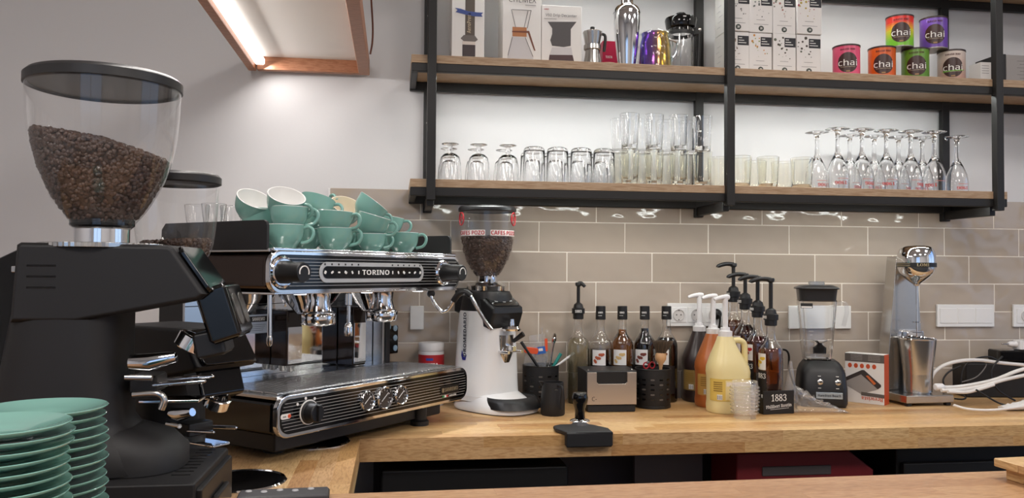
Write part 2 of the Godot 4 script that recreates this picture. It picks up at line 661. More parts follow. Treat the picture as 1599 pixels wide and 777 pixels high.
func staves(parent: Node, o: Vector3, along: Vector3, across: Vector3, long: float, wide: float, thick: float, pitch := 0.042, wood := "oak_%d", tones := 6) -> void:
	# oak staves glued edge to edge; o is a top corner
	var rows := int(round(wide / pitch))
	var w := wide / rows
	var shapes := {}
	var turn := Basis(along, Vector3.UP, along.cross(Vector3.UP))
	for i in rows:
		var s := 0.0
		var first := true
		while s < long - 0.001:
			var l: float = [0.22, 0.3, 0.38, 0.46, 0.54][rng.randi_range(0, 4)]
			if first: l *= [0.4, 0.7, 1.0][rng.randi_range(0, 2)]
			first = false
			if s + l > long - 0.12: l = long - s
			var var_ := rng.randi_range(0, 2)
			var key := Vector3(snappedf(l, 0.001), var_, 0)
			if not shapes.has(key):
				shapes[key] = MB.new().box(Vector3.ZERO, Vector3(l, thick, w), 0.0004, Vector2(var_ * 0.37, var_ * 0.61)).mesh()
			var q := part(parent, "stave", shapes[key], mats[wood % rng.randi_range(0, tones - 1)])
			q.transform = Transform3D(turn, o + along * (s + l / 2) + across * (w * (i + 0.5)) + Vector3.DOWN * (thick / 2))
			s += l

func worktops() -> void:
	var t := thing("back_worktop", "thick oak block worktop running along the tiled wall", "worktop")
	var x0 := -0.773
	var x1 := 2.6
	staves(t, Vector3(x0, CT, 0.009), Vector3.RIGHT, Vector3.BACK, x1 - x0, 0.555, 0.06)
	for k in 2:
		staves(t, Vector3(x0, CT - 0.03 * k, 0.564), Vector3.RIGHT, Vector3.BACK, x1 - x0, 0.042, 0.03)
	t = thing("side_worktop", "oak block worktop under the espresso machine and black grinders", "worktop")
	staves(t, Vector3(-2.2, CT, 0.002), Vector3.BACK, Vector3.RIGHT, 1.64, 1.385, 0.06)
	for k in 2:
		staves(t, Vector3(-0.815, CT - 0.03 * k, 0.002), Vector3.BACK, Vector3.RIGHT, 1.64, 0.0418, 0.03)
	# near bar, a little higher
	t = thing("bar_worktop", "pale oak bar top with stacked teal saucers on it", "worktop")
	var a := on_y(380, 775.5, BAR)
	var b := on_y(1599, 733.5, BAR)
	var along := Vector3(b.x - a.x, 0, b.z - a.z).normalized()
	var across := Vector3.UP.cross(along) * -1.0
	if across.z < 0: across = -across
	staves(t, a - along * 1.3, along, across, 4.4, 0.58, 0.04, 0.042, "bar_oak_%d", 3)
	solo("bar_cabinet", "pale grey panelled front carrying the near bar", "cabinet", bx(Vector3(0.0, 0.48, 1.83), Vector3(4.0, 0.96, 0.16), 0.004), mat("bar_panel", "#8d8a88", 0.5), Vector3(0.5, 0, 0.0))

func under_counter() -> void:
	var dark := mat("cabinet_inside", "#776d6f", 0.6)
	struct("baseboard_back", bx(Vector3(0.9, 0.42, 0.02), Vector3(3.3, 0.836, 0.02)), dark)
	struct("baseboard_left", bx(Vector3(-0.84, 0.42, 0.8), Vector3(0.02, 0.836, 1.5)), dark)
	var q := on_z(1140, 720, 0.5)
	solo("cabinet_panel", "dark grey cabinet panel under the worktop between fridge and red crate", "panel", bx(Vector3.ZERO, Vector3(q.x - 0.06, 0.8, 0.02), 0.001), mat("panel_grey", "#716869", 0.55), Vector3(lerpf(0.04, q.x, 0.5), 0.4, 0.3))
	var p0 := on_z(1330, 705, 0.2)
	var p1 := on_z(1394, 705, 0.2)
	solo("cabinet_panel", "pale grey cabinet panel under the worktop behind the red crate", "panel", bx(Vector3.ZERO, Vector3(p1.x - p0.x, 0.8, 0.02), 0.001), mat("panel_light", "#b9b4b5", 0.55), Vector3((p0.x + p1.x) / 2, 0.4, 0.072))
	var t: Node3D
	# a black under-counter fridge, a red crate and a black unit
	var r := on_z(888, 745, 0.55)
	t = thing("undercounter_fridge", "flat black fridge under the worktop below the white grinder", "fridge", Vector3((-0.72 + r.x) / 2, 0.08, 0.34))
	var w := r.x + 0.72
	var top := hgt(Vector3(-0.3, 0, 0.55), 727) - 0.08
	part(t, "body", bx(Vector3(0, top / 2, 0), Vector3(w, top, 0.42), 0.008), mats.black)
	part(t, "door", bx(Vector3(0, top / 2 - 0.04, 0.222), Vector3(w - 0.01, top - 0.1, 0.02), 0.004), mats.black_gloss)
	var c0 := on_z(1150, 720, 0.5)
	var c1 := on_z(1365, 720, 0.5)
	var ch := hgt(Vector3(c0.x, 0, 0.5), 707) - 0.07
	t = thing("red_crate", "dark red box with a grey handle strip under the worktop", "crate", Vector3((c0.x + c1.x) / 2, 0.07, 0.40))
	var wd := c1.x - c0.x
	part(t, "body", mb().prism(PackedVector2Array([Vector2(-wd / 2, 0), Vector2(wd / 2, 0), Vector2(wd / 2, ch - 0.06), Vector2(wd / 2 - 0.08, ch), Vector2(-wd / 2, ch)]), -0.1, 0.1, 0.006), mat("crate_red", "#7c1c22", 0.5))
	part(t, "handle_strip", bx(Vector3(-0.03, ch - 0.055, 0.1), Vector3(wd * 0.5, 0.028, 0.008), 0.003), mat("handle_grey", "#57504f", 0.5))
	var e := on_z(1396, 705, 0.5)
	t = thing("dark_unit", "black storage unit under the worktop below the cables", "cabinet", Vector3(e.x + 0.45, 0.07, 0.3))
	part(t, "body", bx(Vector3(0, 0.38, 0), Vector3(0.9, 0.762, 0.42), 0.006), mats.black)
	part(t, "door", bx(Vector3(0, 0.36, 0.222), Vector3(0.88, 0.7, 0.02), 0.004), mats.black)

func wall_shelf() -> void:
	var bl: Material = mats.steel_black
	var xs := [-0.583, 0.364, 1.306]
	var t := thing("wall_shelf", "black steel wall shelving with oak boards holding glasses and packages", "shelf")
	var fz := 0.28
	for x in xs:
		part(t, "front_post", bx(Vector3(x, 2.05, fz + 0.012), Vector3(0.027, 1.0, 0.027), 0.002), bl)
		part(t, "wall_post", bx(Vector3(x, 2.05, 0.02), Vector3(0.03, 1.04, 0.022), 0.002), bl)
		for y in [SHELF1]:
			part(t, "arm", bx(Vector3(x, y - 0.065, 0.148), Vector3(0.022, 0.03, 0.234), 0.002), bl)
		for y in [1.83, 2.19]:
			part(t, "screw", mb(Vector3(x, y, 0.031), rot(Vector3.RIGHT, 90)).lathe([Vector2(0.006, 0), Vector2(0.006, 0.001), Vector2(0.003, 0.003), Vector2(0, 0.003)], 12), mats.steel)
	for s in [[SHELF1, -0.645, 1.345], [SHELF2, -0.645, 2.3], [SHELF2 + 0.378, -0.645, 2.3]]:
		var w: float = s[2] - s[1]
		var cx: float = (s[1] + s[2]) / 2
		part(t, "board", bx(Vector3(cx, s[0] - 0.0125, 0.147), Vector3(w, 0.025, 0.278), 0.001), mats.shelf_wood)
		part(t, "front_rail", bx(Vector3(cx, s[0] - 0.038, 0.276), Vector3(w, 0.026, 0.02), 0.002), bl)
		part(t, "back_rail", bx(Vector3(cx, s[0] - 0.04, 0.02), Vector3(w, 0.03, 0.02), 0.002), bl)
		part(t, "end_rail", bx(Vector3(s[1] + 0.01, s[0] - 0.038, 0.148), Vector3(0.02, 0.026, 0.235), 0.002), bl)
		part(t, "end_rail", bx(Vector3(s[2] - 0.01, s[0] - 0.038, 0.148), Vector3(0.02, 0.026, 0.235), 0.002), bl)

func shelf_lamps() -> void:
	# LED strips tucked behind the front rails: they light the wall and glint in the glaze under the shelf
	var g := mat("led_strip_glow", "#ffffff", 0.6)
	g.emission_enabled = true
	g.emission = Color("#f8fdf9")
	g.emission_energy_multiplier = 22.0
	for s in [[SHELF1, "LED strip hidden under the lower shelf shining on the tiles", LED_LOW], [SHELF2, "LED strip hidden under the upper shelf shining on the wall", LED_UP], [SHELF2 + 0.378, "LED strip hidden under the topmost shelf board", LED_TOP]]:
		for x in [-0.11, 0.835]:
			var t := thing("led_strip", s[1], "LED strip", Vector3(x, s[0] - 0.025, 0.235), 0.0, "LED strips under the " + ("lower" if s[0] == SHELF1 else "upper" if s[0] == SHELF2 else "topmost") + " shelf")
			part(t, "channel", bx(Vector3(0, -0.004, 0), Vector3(0.86, 0.008, 0.016), 0.001), mats.steel)
			part(t, "diffuser", bx(Vector3(0, -0.009, 0), Vector3(0.85, 0.002, 0.012)), g)
			var l := AreaLight3D.new()
			l.name = "light"
			l.area_size = Vector2(0.85, 0.012)
			l.light_energy = s[2]
			l.light_color = Color("#f8fdf9")
			l.shadow_enabled = true
			l.area_range = 6.0
			l.rotation_degrees.x = -90
			l.position.y = -0.012
			t.add_child(l)

const LED_LOW := 0.1
const LED_UP := 0.23
const LED_TOP := 0.1
const LED_TRAY := 0.45

func lamp_tray() -> void:
	# a wooden canopy hanging over the side worktop, open below, an LED bar along its left inside face
	var a := on_z(388, 110, 0.03)
	var b := on_z(577, 118, 0.03)
	var w := b.x - a.x
	var long := 1.5
	var y := (a.y + b.y) / 2
	var t := thing("wooden_canopy_lamp", "wooden framed canopy with a bright LED bar hanging by the wall", "lamp", Vector3((a.x + b.x) / 2, y, 0.03))
	var fw: Material = mats.frame_wood
	var h := 0.05
	part(t, "side_rail", bx(Vector3(-w / 2 + 0.0125, h / 2, long / 2), Vector3(0.025, h, long), 0.002), fw)
	part(t, "side_rail", bx(Vector3(w / 2 - 0.0175, h / 2, long / 2), Vector3(0.035, h, long), 0.002), fw)
	part(t, "end_rail", bx(Vector3(0, h / 2, 0.0125), Vector3(w - 0.06, h, 0.025), 0.002), fw)
	part(t, "end_rail", bx(Vector3(0, h / 2, long - 0.0125), Vector3(w - 0.06, h, 0.025), 0.002), fw)
	part(t, "top_board", bx(Vector3(0, h - 0.004, long / 2), Vector3(w - 0.055, 0.008, long - 0.04)), mat("canopy_board", "#e6e2de", 0.7))
	part(t, "cable", mb().tube(smooth3([Vector3(w / 2 + 0.006, 0.9, 0.3), Vector3(w / 2 + 0.006, 0.3, 0.25), Vector3(w / 2 + 0.012, 0.12, 0.1), Vector3(w / 2 + 0.004, 0.05, 0.08)]), 0.003, 8), mat("cable_brown", "#6a3b2b", 0.5))
	var g := mat("led_bar_glow", "#ffffff", 0.6)
	g.emission_enabled = true
	g.emission = Color("#fffaf6")
	g.emission_energy_multiplier = 2.6
	part(t, "led_bar", bx(Vector3(-w / 2 + 0.041, 0.024, long / 2), Vector3(0.03, 0.022, long - 0.06), 0.004), g)
	for x in [-w / 2 + 0.1, w / 2 - 0.05]:
		part(t, "hanger", mb().tube([Vector3(x, h, long * 0.55), Vector3(x, ROOM_H - y, long * 0.55)], 0.002, 6), mats.steel_black)
	var l := AreaLight3D.new()
	l.name = "light"
	l.area_size = Vector2(0.03, long - 0.06)
	l.light_energy = LED_TRAY
	l.light_color = Color("#fffaf6")
	l.shadow_enabled = true
	l.area_range = 8.0
	l.transform = Transform3D(Basis(Vector3.BACK, deg_to_rad(32)) * Basis(Vector3.RIGHT, -PI / 2), Vector3(-w / 2 + 0.06, 0.008, long / 2))
	t.add_child(l)

func sockets() -> void:
	var wp: Material = mats.white_gloss
	var dk := mat("socket_dark", "#55524f", 0.5)
	var specs := [
		[1041, 1130, 473, 509, 3, "socket", "white triple socket plate on the tiles behind the sauce bottles"],
		[1230, 1327, 477, 513, 0, "blank", "white blank plate on the tiles behind the blender"],
		[1461, 1550, 475, 510, 3, "switch", "white plate with three blank inserts beside the steel mixer"],
		[1580, 1680, 475, 510, 3, "socket", "white socket plate on the tiles above the tangle of cables"],
		[640, 662, 477, 514, 0, "blank", "white plate on the tiles behind the espresso machine"]]
	for s in specs:
		var z := 0.009
		var a := on_z(s[0], s[3], z)
		var b := on_z(s[1], s[2], z)
		var w := b.x - a.x
		var h := b.y - a.y
		var t := thing("wall_socket" if s[5] == "socket" else "wall_plate", s[6], "socket" if s[5] == "socket" else "switch plate", Vector3((a.x + b.x) / 2, (a.y + b.y) / 2, z))
		part(t, "plate", bx(Vector3(0, 0, 0.005), Vector3(w, h, 0.01), 0.002), wp)
		for i in s[4]:
			var cx: float = (i - (s[4] - 1) / 2.0) * w * 0.31
			var ins := part(t, "insert", bx(Vector3(cx, 0, 0.0105), Vector3(w * 0.29, h * 0.66, 0.003), 0.001), wp)
			if s[5] == "socket":
				var r := h * 0.26
				part(ins, "recess", mb(Vector3(cx, 0, 0.012), rot(Vector3.RIGHT, 90)).lathe([Vector2(r, 0), Vector2(r, 0.003), Vector2(r * 0.86, 0.003), Vector2(r * 0.84, 0.0005), Vector2(0, 0.0005)], 24), mat("socket_inner", "#d2cecb", 0.35))
				for k in [-1, 1]:
					part(ins, "pin_hole", mb(Vector3(cx + k * r * 0.38, 0, 0.0126), rot(Vector3.RIGHT, 90)).lathe([Vector2(0.0026, 0), Vector2(0.0026, 0.0006), Vector2(0, 0.0006)], 10), dk)
					part(ins, "earth_clip", bx(Vector3(cx, k * r * 0.8, 0.0138), Vector3(0.004, 0.003, 0.003)), dk)
	# a black plug sits in the third socket behind the sauces
	var q := on_z(1117, 490, 0.02)
	var p := thing("black_plug", "round black plug pushed into the socket behind the sauce bottles", "plug", q)
	part(p, "body", mb(Vector3.ZERO, rot(Vector3.RIGHT, 90)).lathe([Vector2(0.018, 0), Vector2(0.019, 0.012), Vector2(0.014, 0.02), Vector2(0.007, 0.026), Vector2(0, 0.026)], 20), mats.black)
	part(p, "cord", mb().tube(smooth3([Vector3(0, 0, 0.024), Vector3(0.006, -0.01, 0.028), Vector3(0.008, -0.06, 0.014), Vector3(0.01, -0.15, 0.0), Vector3(0.008, -0.29, -0.004)]), 0.0035, 8), mats.black)

# ---------------------------------------------------------------- espresso machine, set across the corner
var mach: Transform3D
const ML := 0.734
const MTOP := 0.487
func mloc(px: float, py: float, z: float) -> Vector3:   # machine axes: x along the front, z out of the front, y up from the worktop
	return mach.affine_inverse() * on_plane(px, py, mach * Vector3(0, 0, z), mach.basis.z)

func striped_panel(t: Node, y0: float, y1: float, z: float, x0: float, x1: float, lines: int) -> MeshInstance3D:
	var w := x1 - x0
	var h := y1 - y0
	var c := Vector3((x0 + x1) / 2, (y0 + y1) / 2, z)
	var f := part(t, "chrome_frame", mb(c).prism(rrect(w, h, 0.034, 8), -0.016, 0.0, 0.003), mats.chrome)
	var p := part(t, "front_panel", mb(c).prism(rrect(w - 0.018, h - 0.018, 0.027, 8), 0.0, 0.0015, 0.0005), mats.black_gloss)
	for i in lines:
		var y := lerpf(-h / 2 + 0.018, h / 2 - 0.018, i / float(lines - 1))
		var edge := maxf(0.0, absf(y) - (h / 2 - 0.036)) * 0.5
		part(p, "pinstripe", bx(c + Vector3(0, y, 0.0016), Vector3(w - 0.024 - edge * 2, 0.0011, 0.0006)), mat("stripe", "#cfcac4", 0.3, 0.6))
	return p

func espresso_machine() -> void:
	var a := on_y(432, 688, 0.96)
	mach = Transform3D(Basis(Vector3.UP, deg_to_rad(50.14)), Vector3(a.x, CT, a.z))
	var t := thing("espresso_machine", "black and chrome two-group espresso machine loaded with teal cups", "espresso machine")
	t.transform = mach
	var bk: Material = mats.black
	var ch: Material = mats.chrome
	var D := 0.44
	# lower body
	part(t, "base_body", bx(Vector3(ML / 2, 0.104, -D / 2 - 0.012), Vector3(ML - 0.016, 0.078, D - 0.02), 0.01), mats.black_gloss)
	part(t, "base_pan", bx(Vector3(ML / 2, 0.042, -D / 2 - 0.01), Vector3(ML - 0.1, 0.05, D - 0.1), 0.004), bk)
	for x in [0.12, ML - 0.15]:
		for z in [-0.06 if x > 0.3 else -0.14, -D + 0.05]:
			part(t, "foot", mb(Vector3(x, 0, z)).lathe([Vector2(0, 0), Vector2(0.026, 0), Vector2(0.026, 0.012), Vector2(0.02, 0.016), Vector2(0.02, 0.05), Vector2(0.026, 0.054), Vector2(0, 0.054)], 20), bk)
	var lp := striped_panel(t, 0.06, 0.156, 0.0, 0.0, ML, 9)
	# things on the lower panel
	var q := mloc(482, 643, 0.002)
	var k := part(t, "selector_knob", mb(Vector3(q.x, q.y, 0.002), rot(Vector3.RIGHT, 90)).lathe([Vector2(0.026, 0), Vector2(0.026, 0.004), Vector2(0.022, 0.006), Vector2(0.021, 0.028), Vector2(0.019, 0.03), Vector2(0, 0.03)], 28), bk)
	part(k, "ring", mb(Vector3(q.x, q.y, 0.002), rot(Vector3.RIGHT, 90)).lathe([Vector2(0.0285, 0), Vector2(0.0285, 0.002), Vector2(0.026, 0.002)], 28), mats.ink_white)
	part(k, "grip", bx(Vector3(q.x, q.y, 0.034), Vector3(0.008, 0.038, 0.01), 0.002), bk)
	for e in [[-0.035, 0.028], [-0.01, 0.041], [0.018, 0.036]]:
		part(t, "mark", mb(Vector3(q.x + e[0], q.y + e[1] * 0.8, 0.002), rot(Vector3.RIGHT, 90)).lathe([Vector2(0.0034, 0), Vector2(0.0034, 0.001), Vector2(0, 0.001)], 12), mats.ink_white)
	q = mloc(446, 650, 0.002)
	var lg := part(t, "energy_badge", mb(Vector3(q.x, q.y, 0.002)).prism(rrect(0.03, 0.012, 0.006, 5), 0, 0.001), mats.ink_white)
	part(lg, "dot", mb(Vector3(q.x + 0.01, q.y, 0.003), rot(Vector3.RIGHT, 90)).lathe([Vector2(0.0045, 0), Vector2(0.0045, 0.0008), Vector2(0, 0.0008)], 14), mat("badge_orange", "#e0552d", 0.5))
	letters(lg, "eco", 0.004, mats.ink_black, Vector3(q.x - 0.004, q.y, 0.0032))
	for g in [[572, 625, 0.0255], [599, 620.5, 0.0295], [624.5, 616, 0.0255]]:
		q = mloc(g[0], g[1], 0.002)
		var gg := part(t, "gauge", mb(Vector3(q.x, q.y, 0.002), rot(Vector3.RIGHT, 90)).lathe([Vector2(g[2], 0), Vector2(g[2], 0.006), Vector2(g[2] * 0.93, 0.009), Vector2(g[2] * 0.84, 0.007), Vector2(g[2] * 0.82, 0.004)], 30), ch)
		part(gg, "dial", mb(Vector3(q.x, q.y, 0.002), rot(Vector3.RIGHT, 90)).lathe([Vector2(g[2] * 0.84, 0), Vector2(g[2] * 0.84, 0.003), Vector2(0, 0.003)], 24), mat("dial", "#3d342e", 0.35))
		part(gg, "needle", mb(Vector3(q.x, q.y, 0.0056), rot(Vector3.BACK, 38)).box(Vector3(0.003, 0, 0), Vector3(g[2] * 1.1, 0.0016, 0.0008)), mats.ink_white)
		for i in 9:
			var an := deg_to_rad(-40 + i * 32.5)
			part(gg, "tick", mb(Vector3(q.x, q.y, 0.0053), Basis(Vector3.BACK, an)).box(Vector3(g[2] * 0.68, 0, 0), Vector3(g[2] * 0.16, 0.001, 0.0006)), mats.ink_white)
	q = mloc(702, 607, 0.002)
	var sp := part(t, "name_plate", bx(Vector3(q.x, q.y, 0.0028), Vector3(0.088, 0.022, 0.002), 0.0006), mat("plate_dark", "#2a2522", 0.35, 0.5))
	letters(sp, "SANREMO", 0.0105, mat("gold_letters", "#b5a78c", 0.3, 0.7), Vector3(q.x + 0.006, q.y, 0.0042), Basis.IDENTITY, 0.0, 0.92)
	part(sp, "emblem", mb(Vector3(q.x - 0.034, q.y, 0.0042)).prism(rrect(0.009, 0.012, 0.002, 3), 0, 0.0006), mat("gold_letters", "#b5a78c", 0.3, 0.7))
	var fx := q.x - 0.03
	for e in [[0, "#2f7d46"], [1, "#e9e6df"], [2, "#b4232b"]]:
		part(sp, "flag_stripe", bx(Vector3(fx + e[0] * 0.009, q.y - 0.018, 0.0024), Vector3(0.009, 0.006, 0.001)), mat("flag%d" % e[0], e[1], 0.5))
	letters(sp, "made in Italy", 0.0038, mats.ink_white, Vector3(fx + 0.045, q.y - 0.018, 0.0024))
	# drip tray
	part(t, "drip_tray", bx(Vector3(ML / 2, 0.1495, -0.176), Vector3(ML - 0.02, 0.009, 0.326), 0.002), mats.steel)
	var gr := mb()
	for i in 62:
		gr.box(Vector3(0.03 + i * 0.0109, 0.1575, -0.125), Vector3(0.0052, 0.003, 0.19), 0.0006)
	for z in [-0.22, -0.173, -0.125, -0.077, -0.03]:
		gr.box(Vector3(ML / 2, 0.1568, z), Vector3(ML - 0.05, 0.003, 0.006))
	var go := part(t, "drip_grid", gr, mats.steel)
	go.set_meta("kind", "stuff")
	part(t, "tray_seam", bx(Vector3(ML / 2, 0.1545, -0.236), Vector3(ML - 0.05, 0.004, 0.008)), bk)
	# back of the working bay
	part(t, "backsplash", bx(Vector3(ML / 2 - 0.012, 0.268, -0.344), Vector3(ML - 0.05, 0.236, 0.008)), mats.mirror_steel)
	part(t, "splash_seam", bx(Vector3(ML / 2 - 0.012, 0.345, -0.3395), Vector3(ML - 0.05, 0.002, 0.002)), bk)
	part(t, "rear_body", bx(Vector3(ML / 2, 0.268, -0.398), Vector3(ML - 0.03, 0.24, 0.098), 0.004), bk)
	part(t, "side_column", bx(Vector3(ML - 0.028, 0.268, -0.325), Vector3(0.012, 0.236, 0.05), 0.002), mats.steel)
	part(t, "end_column", bx(Vector3(ML - 0.012, 0.268, -0.325), Vector3(0.02, 0.24, 0.06), 0.002), bk)
	# rating sticker
	q = mloc(393, 506, -0.3395)
	var st := part(t, "rating_sticker", bx(Vector3(q.x, q.y, -0.3394), Vector3(0.11, 0.05, 0.001)), mat("sticker", "#b9c3d2", 0.4))
	part(st, "name_block", bx(Vector3(q.x + 0.022, q.y + 0.013, -0.3386), Vector3(0.058, 0.015, 0.0006)), mats.ink_black)
	letters(st, "SANREMO", 0.009, mats.ink_white, Vector3(q.x + 0.022, q.y + 0.013, -0.338), Basis.IDENTITY, 0, 0.72)
	letters(st, "CE", 0.012, mats.ink_black, Vector3(q.x - 0.036, q.y + 0.012, -0.3386), Basis.IDENTITY, 0, 0.9)
	for i in 4:
		part(st, "print_line", bx(Vector3(q.x + 0.014, q.y - 0.002 - i * 0.005, -0.3387), Vector3(0.066 - i * 0.006, 0.0012, 0.0005)), mat("print_grey", "#6c737d", 0.5))
	# keypad by the right column
	q = mloc(613, 530, -0.335)
	var kp := part(t, "keypad", bx(Vector3(q.x, q.y, -0.336), Vector3(0.05, 0.09, 0.01), 0.003), mats.black_gloss)
	for e in [[607, 510], [617, 512], [617, 527], [617, 543]]:
		var b := mloc(e[0], e[1], -0.33)
		part(kp, "button", mb(Vector3(b.x, b.y, -0.331), rot(Vector3.RIGHT, 90)).lathe([Vector2(0.0095, 0), Vector2(0.0095, 0.003), Vector2(0.007, 0.004), Vector2(0, 0.004)], 18), mat("button_blue", "#8fa9c0", 0.25))
	# upper body
	var uz := -0.03
	part(t, "upper_body", bx(Vector3(ML / 2, 0.432, (uz - D) / 2 - 0.006), Vector3(ML - 0.012, 0.094, D + uz - 0.01), 0.018), mat("bronze_dark", "#4a3f3a", 0.12, 0.85))
	striped_panel(t, 0.382, 0.481, uz, 0.0, ML, 9)
	part(t, "under_lip", bx(Vector3(ML / 2, 0.383, -0.2), Vector3(ML - 0.03, 0.006, 0.34), 0.002), ch)
	for x in [0.16, 0.4, 0.62]:
		var bl := mat("bay_lamp_glow", "#ffffff", 0.5)
		bl.emission_enabled = true
		bl.emission = Color("#f4f7ff")
		bl.emission_energy_multiplier = 5.0
		part(t, "bay_lamp", mb(Vector3(x, 0.3795, -0.1), rot(Vector3.RIGHT, 180)).lathe([Vector2(0.016, 0), Vector2(0.015, 0.003), Vector2(0, 0.003)], 20), bl)
		var sl := SpotLight3D.new()
		sl.name = "bay_light"
		sl.light_energy = 0.12
		sl.light_color = Color("#f4f7ff")
		sl.light_size = 0.015
		sl.spot_angle = 62
		sl.spot_range = 3.0
		sl.shadow_enabled = true
		sl.rotation_degrees.x = -90
		sl.position = Vector3(x, 0.374, -0.1)
		t.add_child(sl, true)
	part(t, "top_rim", bx(Vector3(ML / 2, 0.4835, -0.04), Vector3(ML - 0.03, 0.009, 0.012), 0.003), ch)
	part(t, "cup_tray", bx(Vector3(ML / 2, 0.4815, -0.24), Vector3(ML - 0.02, 0.009, 0.39), 0.002), mats.steel)
	for s in [0, 1]:
		var x := 0.012 if s == 0 else ML - 0.02
		var hh := 0.068 if s == 0 else 0.06
		part(t, "side_guard", mb(Vector3(x, 0.482, -0.05), Basis(Vector3.FORWARD, Vector3.UP, Vector3.RIGHT)).prism(PackedVector2Array([Vector2(0, 0), Vector2(0.38, 0), Vector2(0.38, hh - 0.015), Vector2(0.365, hh), Vector2(0.012, hh), Vector2(0.003, hh - 0.004), Vector2(0, hh - 0.012)]), -0.004, 0.004, 0.001), mats.black_matte)
	# steam knobs
	for e in [[440, 424], [691, 428.5]]:
		q = mloc(e[0], e[1], uz)
		var c := Vector3(q.x, 0.4315, uz + 0.001)
		var kn := part(t, "steam_knob", mb(c, rot(Vector3.RIGHT, 90)).lathe([Vector2(0.026, 0.004), Vector2(0.026, 0.02), Vector2(0.0225, 0.034), Vector2(0.023, 0.066), Vector2(0.021, 0.07), Vector2(0, 0.07)], 32), bk)
		part(kn, "ring", mb(c, rot(Vector3.RIGHT, 90)).lathe([Vector2(0.036, 0), Vector2(0.037, 0.003), Vector2(0.034, 0.007), Vector2(0.031, 0.004), Vector2(0.0295, 0.008), Vector2(0.026, 0.008)], 36), ch)
		var arc := []
		for i in 13:
			var an := deg_to_rad(-20 + i * 18)
			arc.append(c + Vector3(cos(an) * 0.014, sin(an) * 0.014, 0.0705))
		part(kn, "mark", mb().tube(arc, 0.0016, 6), mats.ink_white)
	# key strip with TORINO
	var k0 := mloc(497, 424, uz)
	var k1 := mloc(660, 428, uz)
	var kc := Vector3((k0.x + k1.x) / 2, 0.4315, uz + 0.0022)
	var kw := k1.x - k0.x
	var ks := part(t, "key_strip", mb(kc).prism(rrect(kw, 0.05, 0.0249, 10), 0, 0.0016, 0.0004), mat("strip_silver", "#c9c7c4", 0.3, 0.4))
	part(ks, "inset", mb(kc).prism(rrect(kw - 0.022, 0.03, 0.0149, 10), 0.0016, 0.003, 0.0004), mats.black_gloss)
	letters(ks, "TORINO", 0.0125, mats.ink_white, kc + Vector3(0, 0, 0.0034), Basis.IDENTITY, 0.0, 1.6)
	for s in [-1, 1]:
		for i in 6:
			var x: float = s * (0.066 + i * 0.0235)
			part(ks, "key_icon", mb(kc + Vector3(x, 0.0, 0.003), rot(Vector3.BACK, i * 30)).prism(rrect(0.004 + 0.0012 * (i % 3), 0.009 - 0.001 * (i % 2), 0.0018, 3), 0, 0.0006), mats.ink_white)
			part(ks, "indicator", bx(kc + Vector3(x, 0.0195, 0.0018), Vector3(0.0045, 0.0045, 0.0008)), mats.ink_black)
	# groups
	for e in [[497, 497], [597, 491.5]]:
		q = mloc(e[0], e[1], -0.19)
		var g := part(t, "group_head", mb(Vector3(q.x, q.y, -0.19)).lathe([Vector2(0.02, -0.014), Vector2(0.043, -0.016), Vector2(0.046, -0.012), Vector2(0.046, 0.012), Vector2(0.043, 0.016), Vector2(0.036, 0.02), Vector2(0.03, 0.045), Vector2(0.034, 0.07), Vector2(0.036, 0.085)], 36), ch)
		var top: float = 0.382 - q.y
		part(g, "neck", mb().loft([ring(Vector3(q.x, q.y + 0.012, -0.23), 0.05, 0.06, 2.6), ring(Vector3(q.x, q.y + 0.04, -0.25), 0.06, 0.09, 2.6), ring(Vector3(q.x, q.y + top, -0.262), 0.085, 0.12, 2.6)]), ch)
		part(g, "shower_screen", mb(Vector3(q.x, q.y - 0.0145, -0.19), rot(Vector3.RIGHT, 180)).lathe([Vector2(0.03, 0), Vector2(0.028, 0.004), Vector2(0, 0.004)], 24), mats.steel)
		var b0 := mloc(e[0] - 82 + 6, 572, -0.31)
		part(g, "group_block", bx(Vector3(q.x, (b0.y + q.y + 0.02) / 2, -0.308), Vector3(0.056, q.y + 0.02 - b0.y, 0.062), 0.003), mat("smoked", "#2b211c", 0.06, 0.3))
		part(g, "front_plate", bx(Vector3(q.x, (b0.y + q.y - 0.02) / 2, -0.2755), Vector3(0.05, q.y - 0.03 - b0.y, 0.003), 0.001), mats.mirror_steel)
		for z in [-0.322, -0.292]:
			part(g, "spout", mb(Vector3(q.x, b0.y - 0.018, z)).lathe([Vector2(0.004, 0), Vector2(0.009, 0.002), Vector2(0.011, 0.019), Vector2(0.0, 0.019)], 14), mats.steel)
	# wands
	var w0 := mloc(421, 458, -0.07)
	var w1 := mloc(419, 540, -0.07)
	var wd := part(t, "steam_wand", mb().tube([Vector3(w0.x, 0.385, -0.07), Vector3(w0.x, w1.y + 0.02, -0.068)], 0.0052, 12), ch)
	part(wd, "tip", mb(Vector3(w0.x, w1.y, -0.068)).lathe([Vector2(0, 0), Vector2(0.004, 0), Vector2(0.007, 0.006), Vector2(0.007, 0.018), Vector2(0.0052, 0.024)], 14), mats.steel)
	var h0 := mloc(545, 455, -0.09)
	var h1 := mloc(544, 524, -0.09)
	var hw := part(t, "hot_water_spout", mb().tube([Vector3(h0.x, 0.385, -0.09), Vector3(h0.x, h1.y + 0.03, -0.09)], 0.005, 12), ch)
	part(hw, "nozzle", mb(Vector3(h0.x, h1.y, -0.09)).lathe([Vector2(0, 0), Vector2(0.0105, 0), Vector2(0.011, 0.004), Vector2(0.011, 0.022), Vector2(0.0075, 0.032), Vector2(0.005, 0.034)], 18), ch)
	part(hw, "joint", mb(Vector3(h0.x, 0.345, -0.09)).lathe([Vector2(0.005, 0), Vector2(0.009, 0.002), Vector2(0.009, 0.03), Vector2(0.005, 0.034)], 14), ch)
	var pts := []
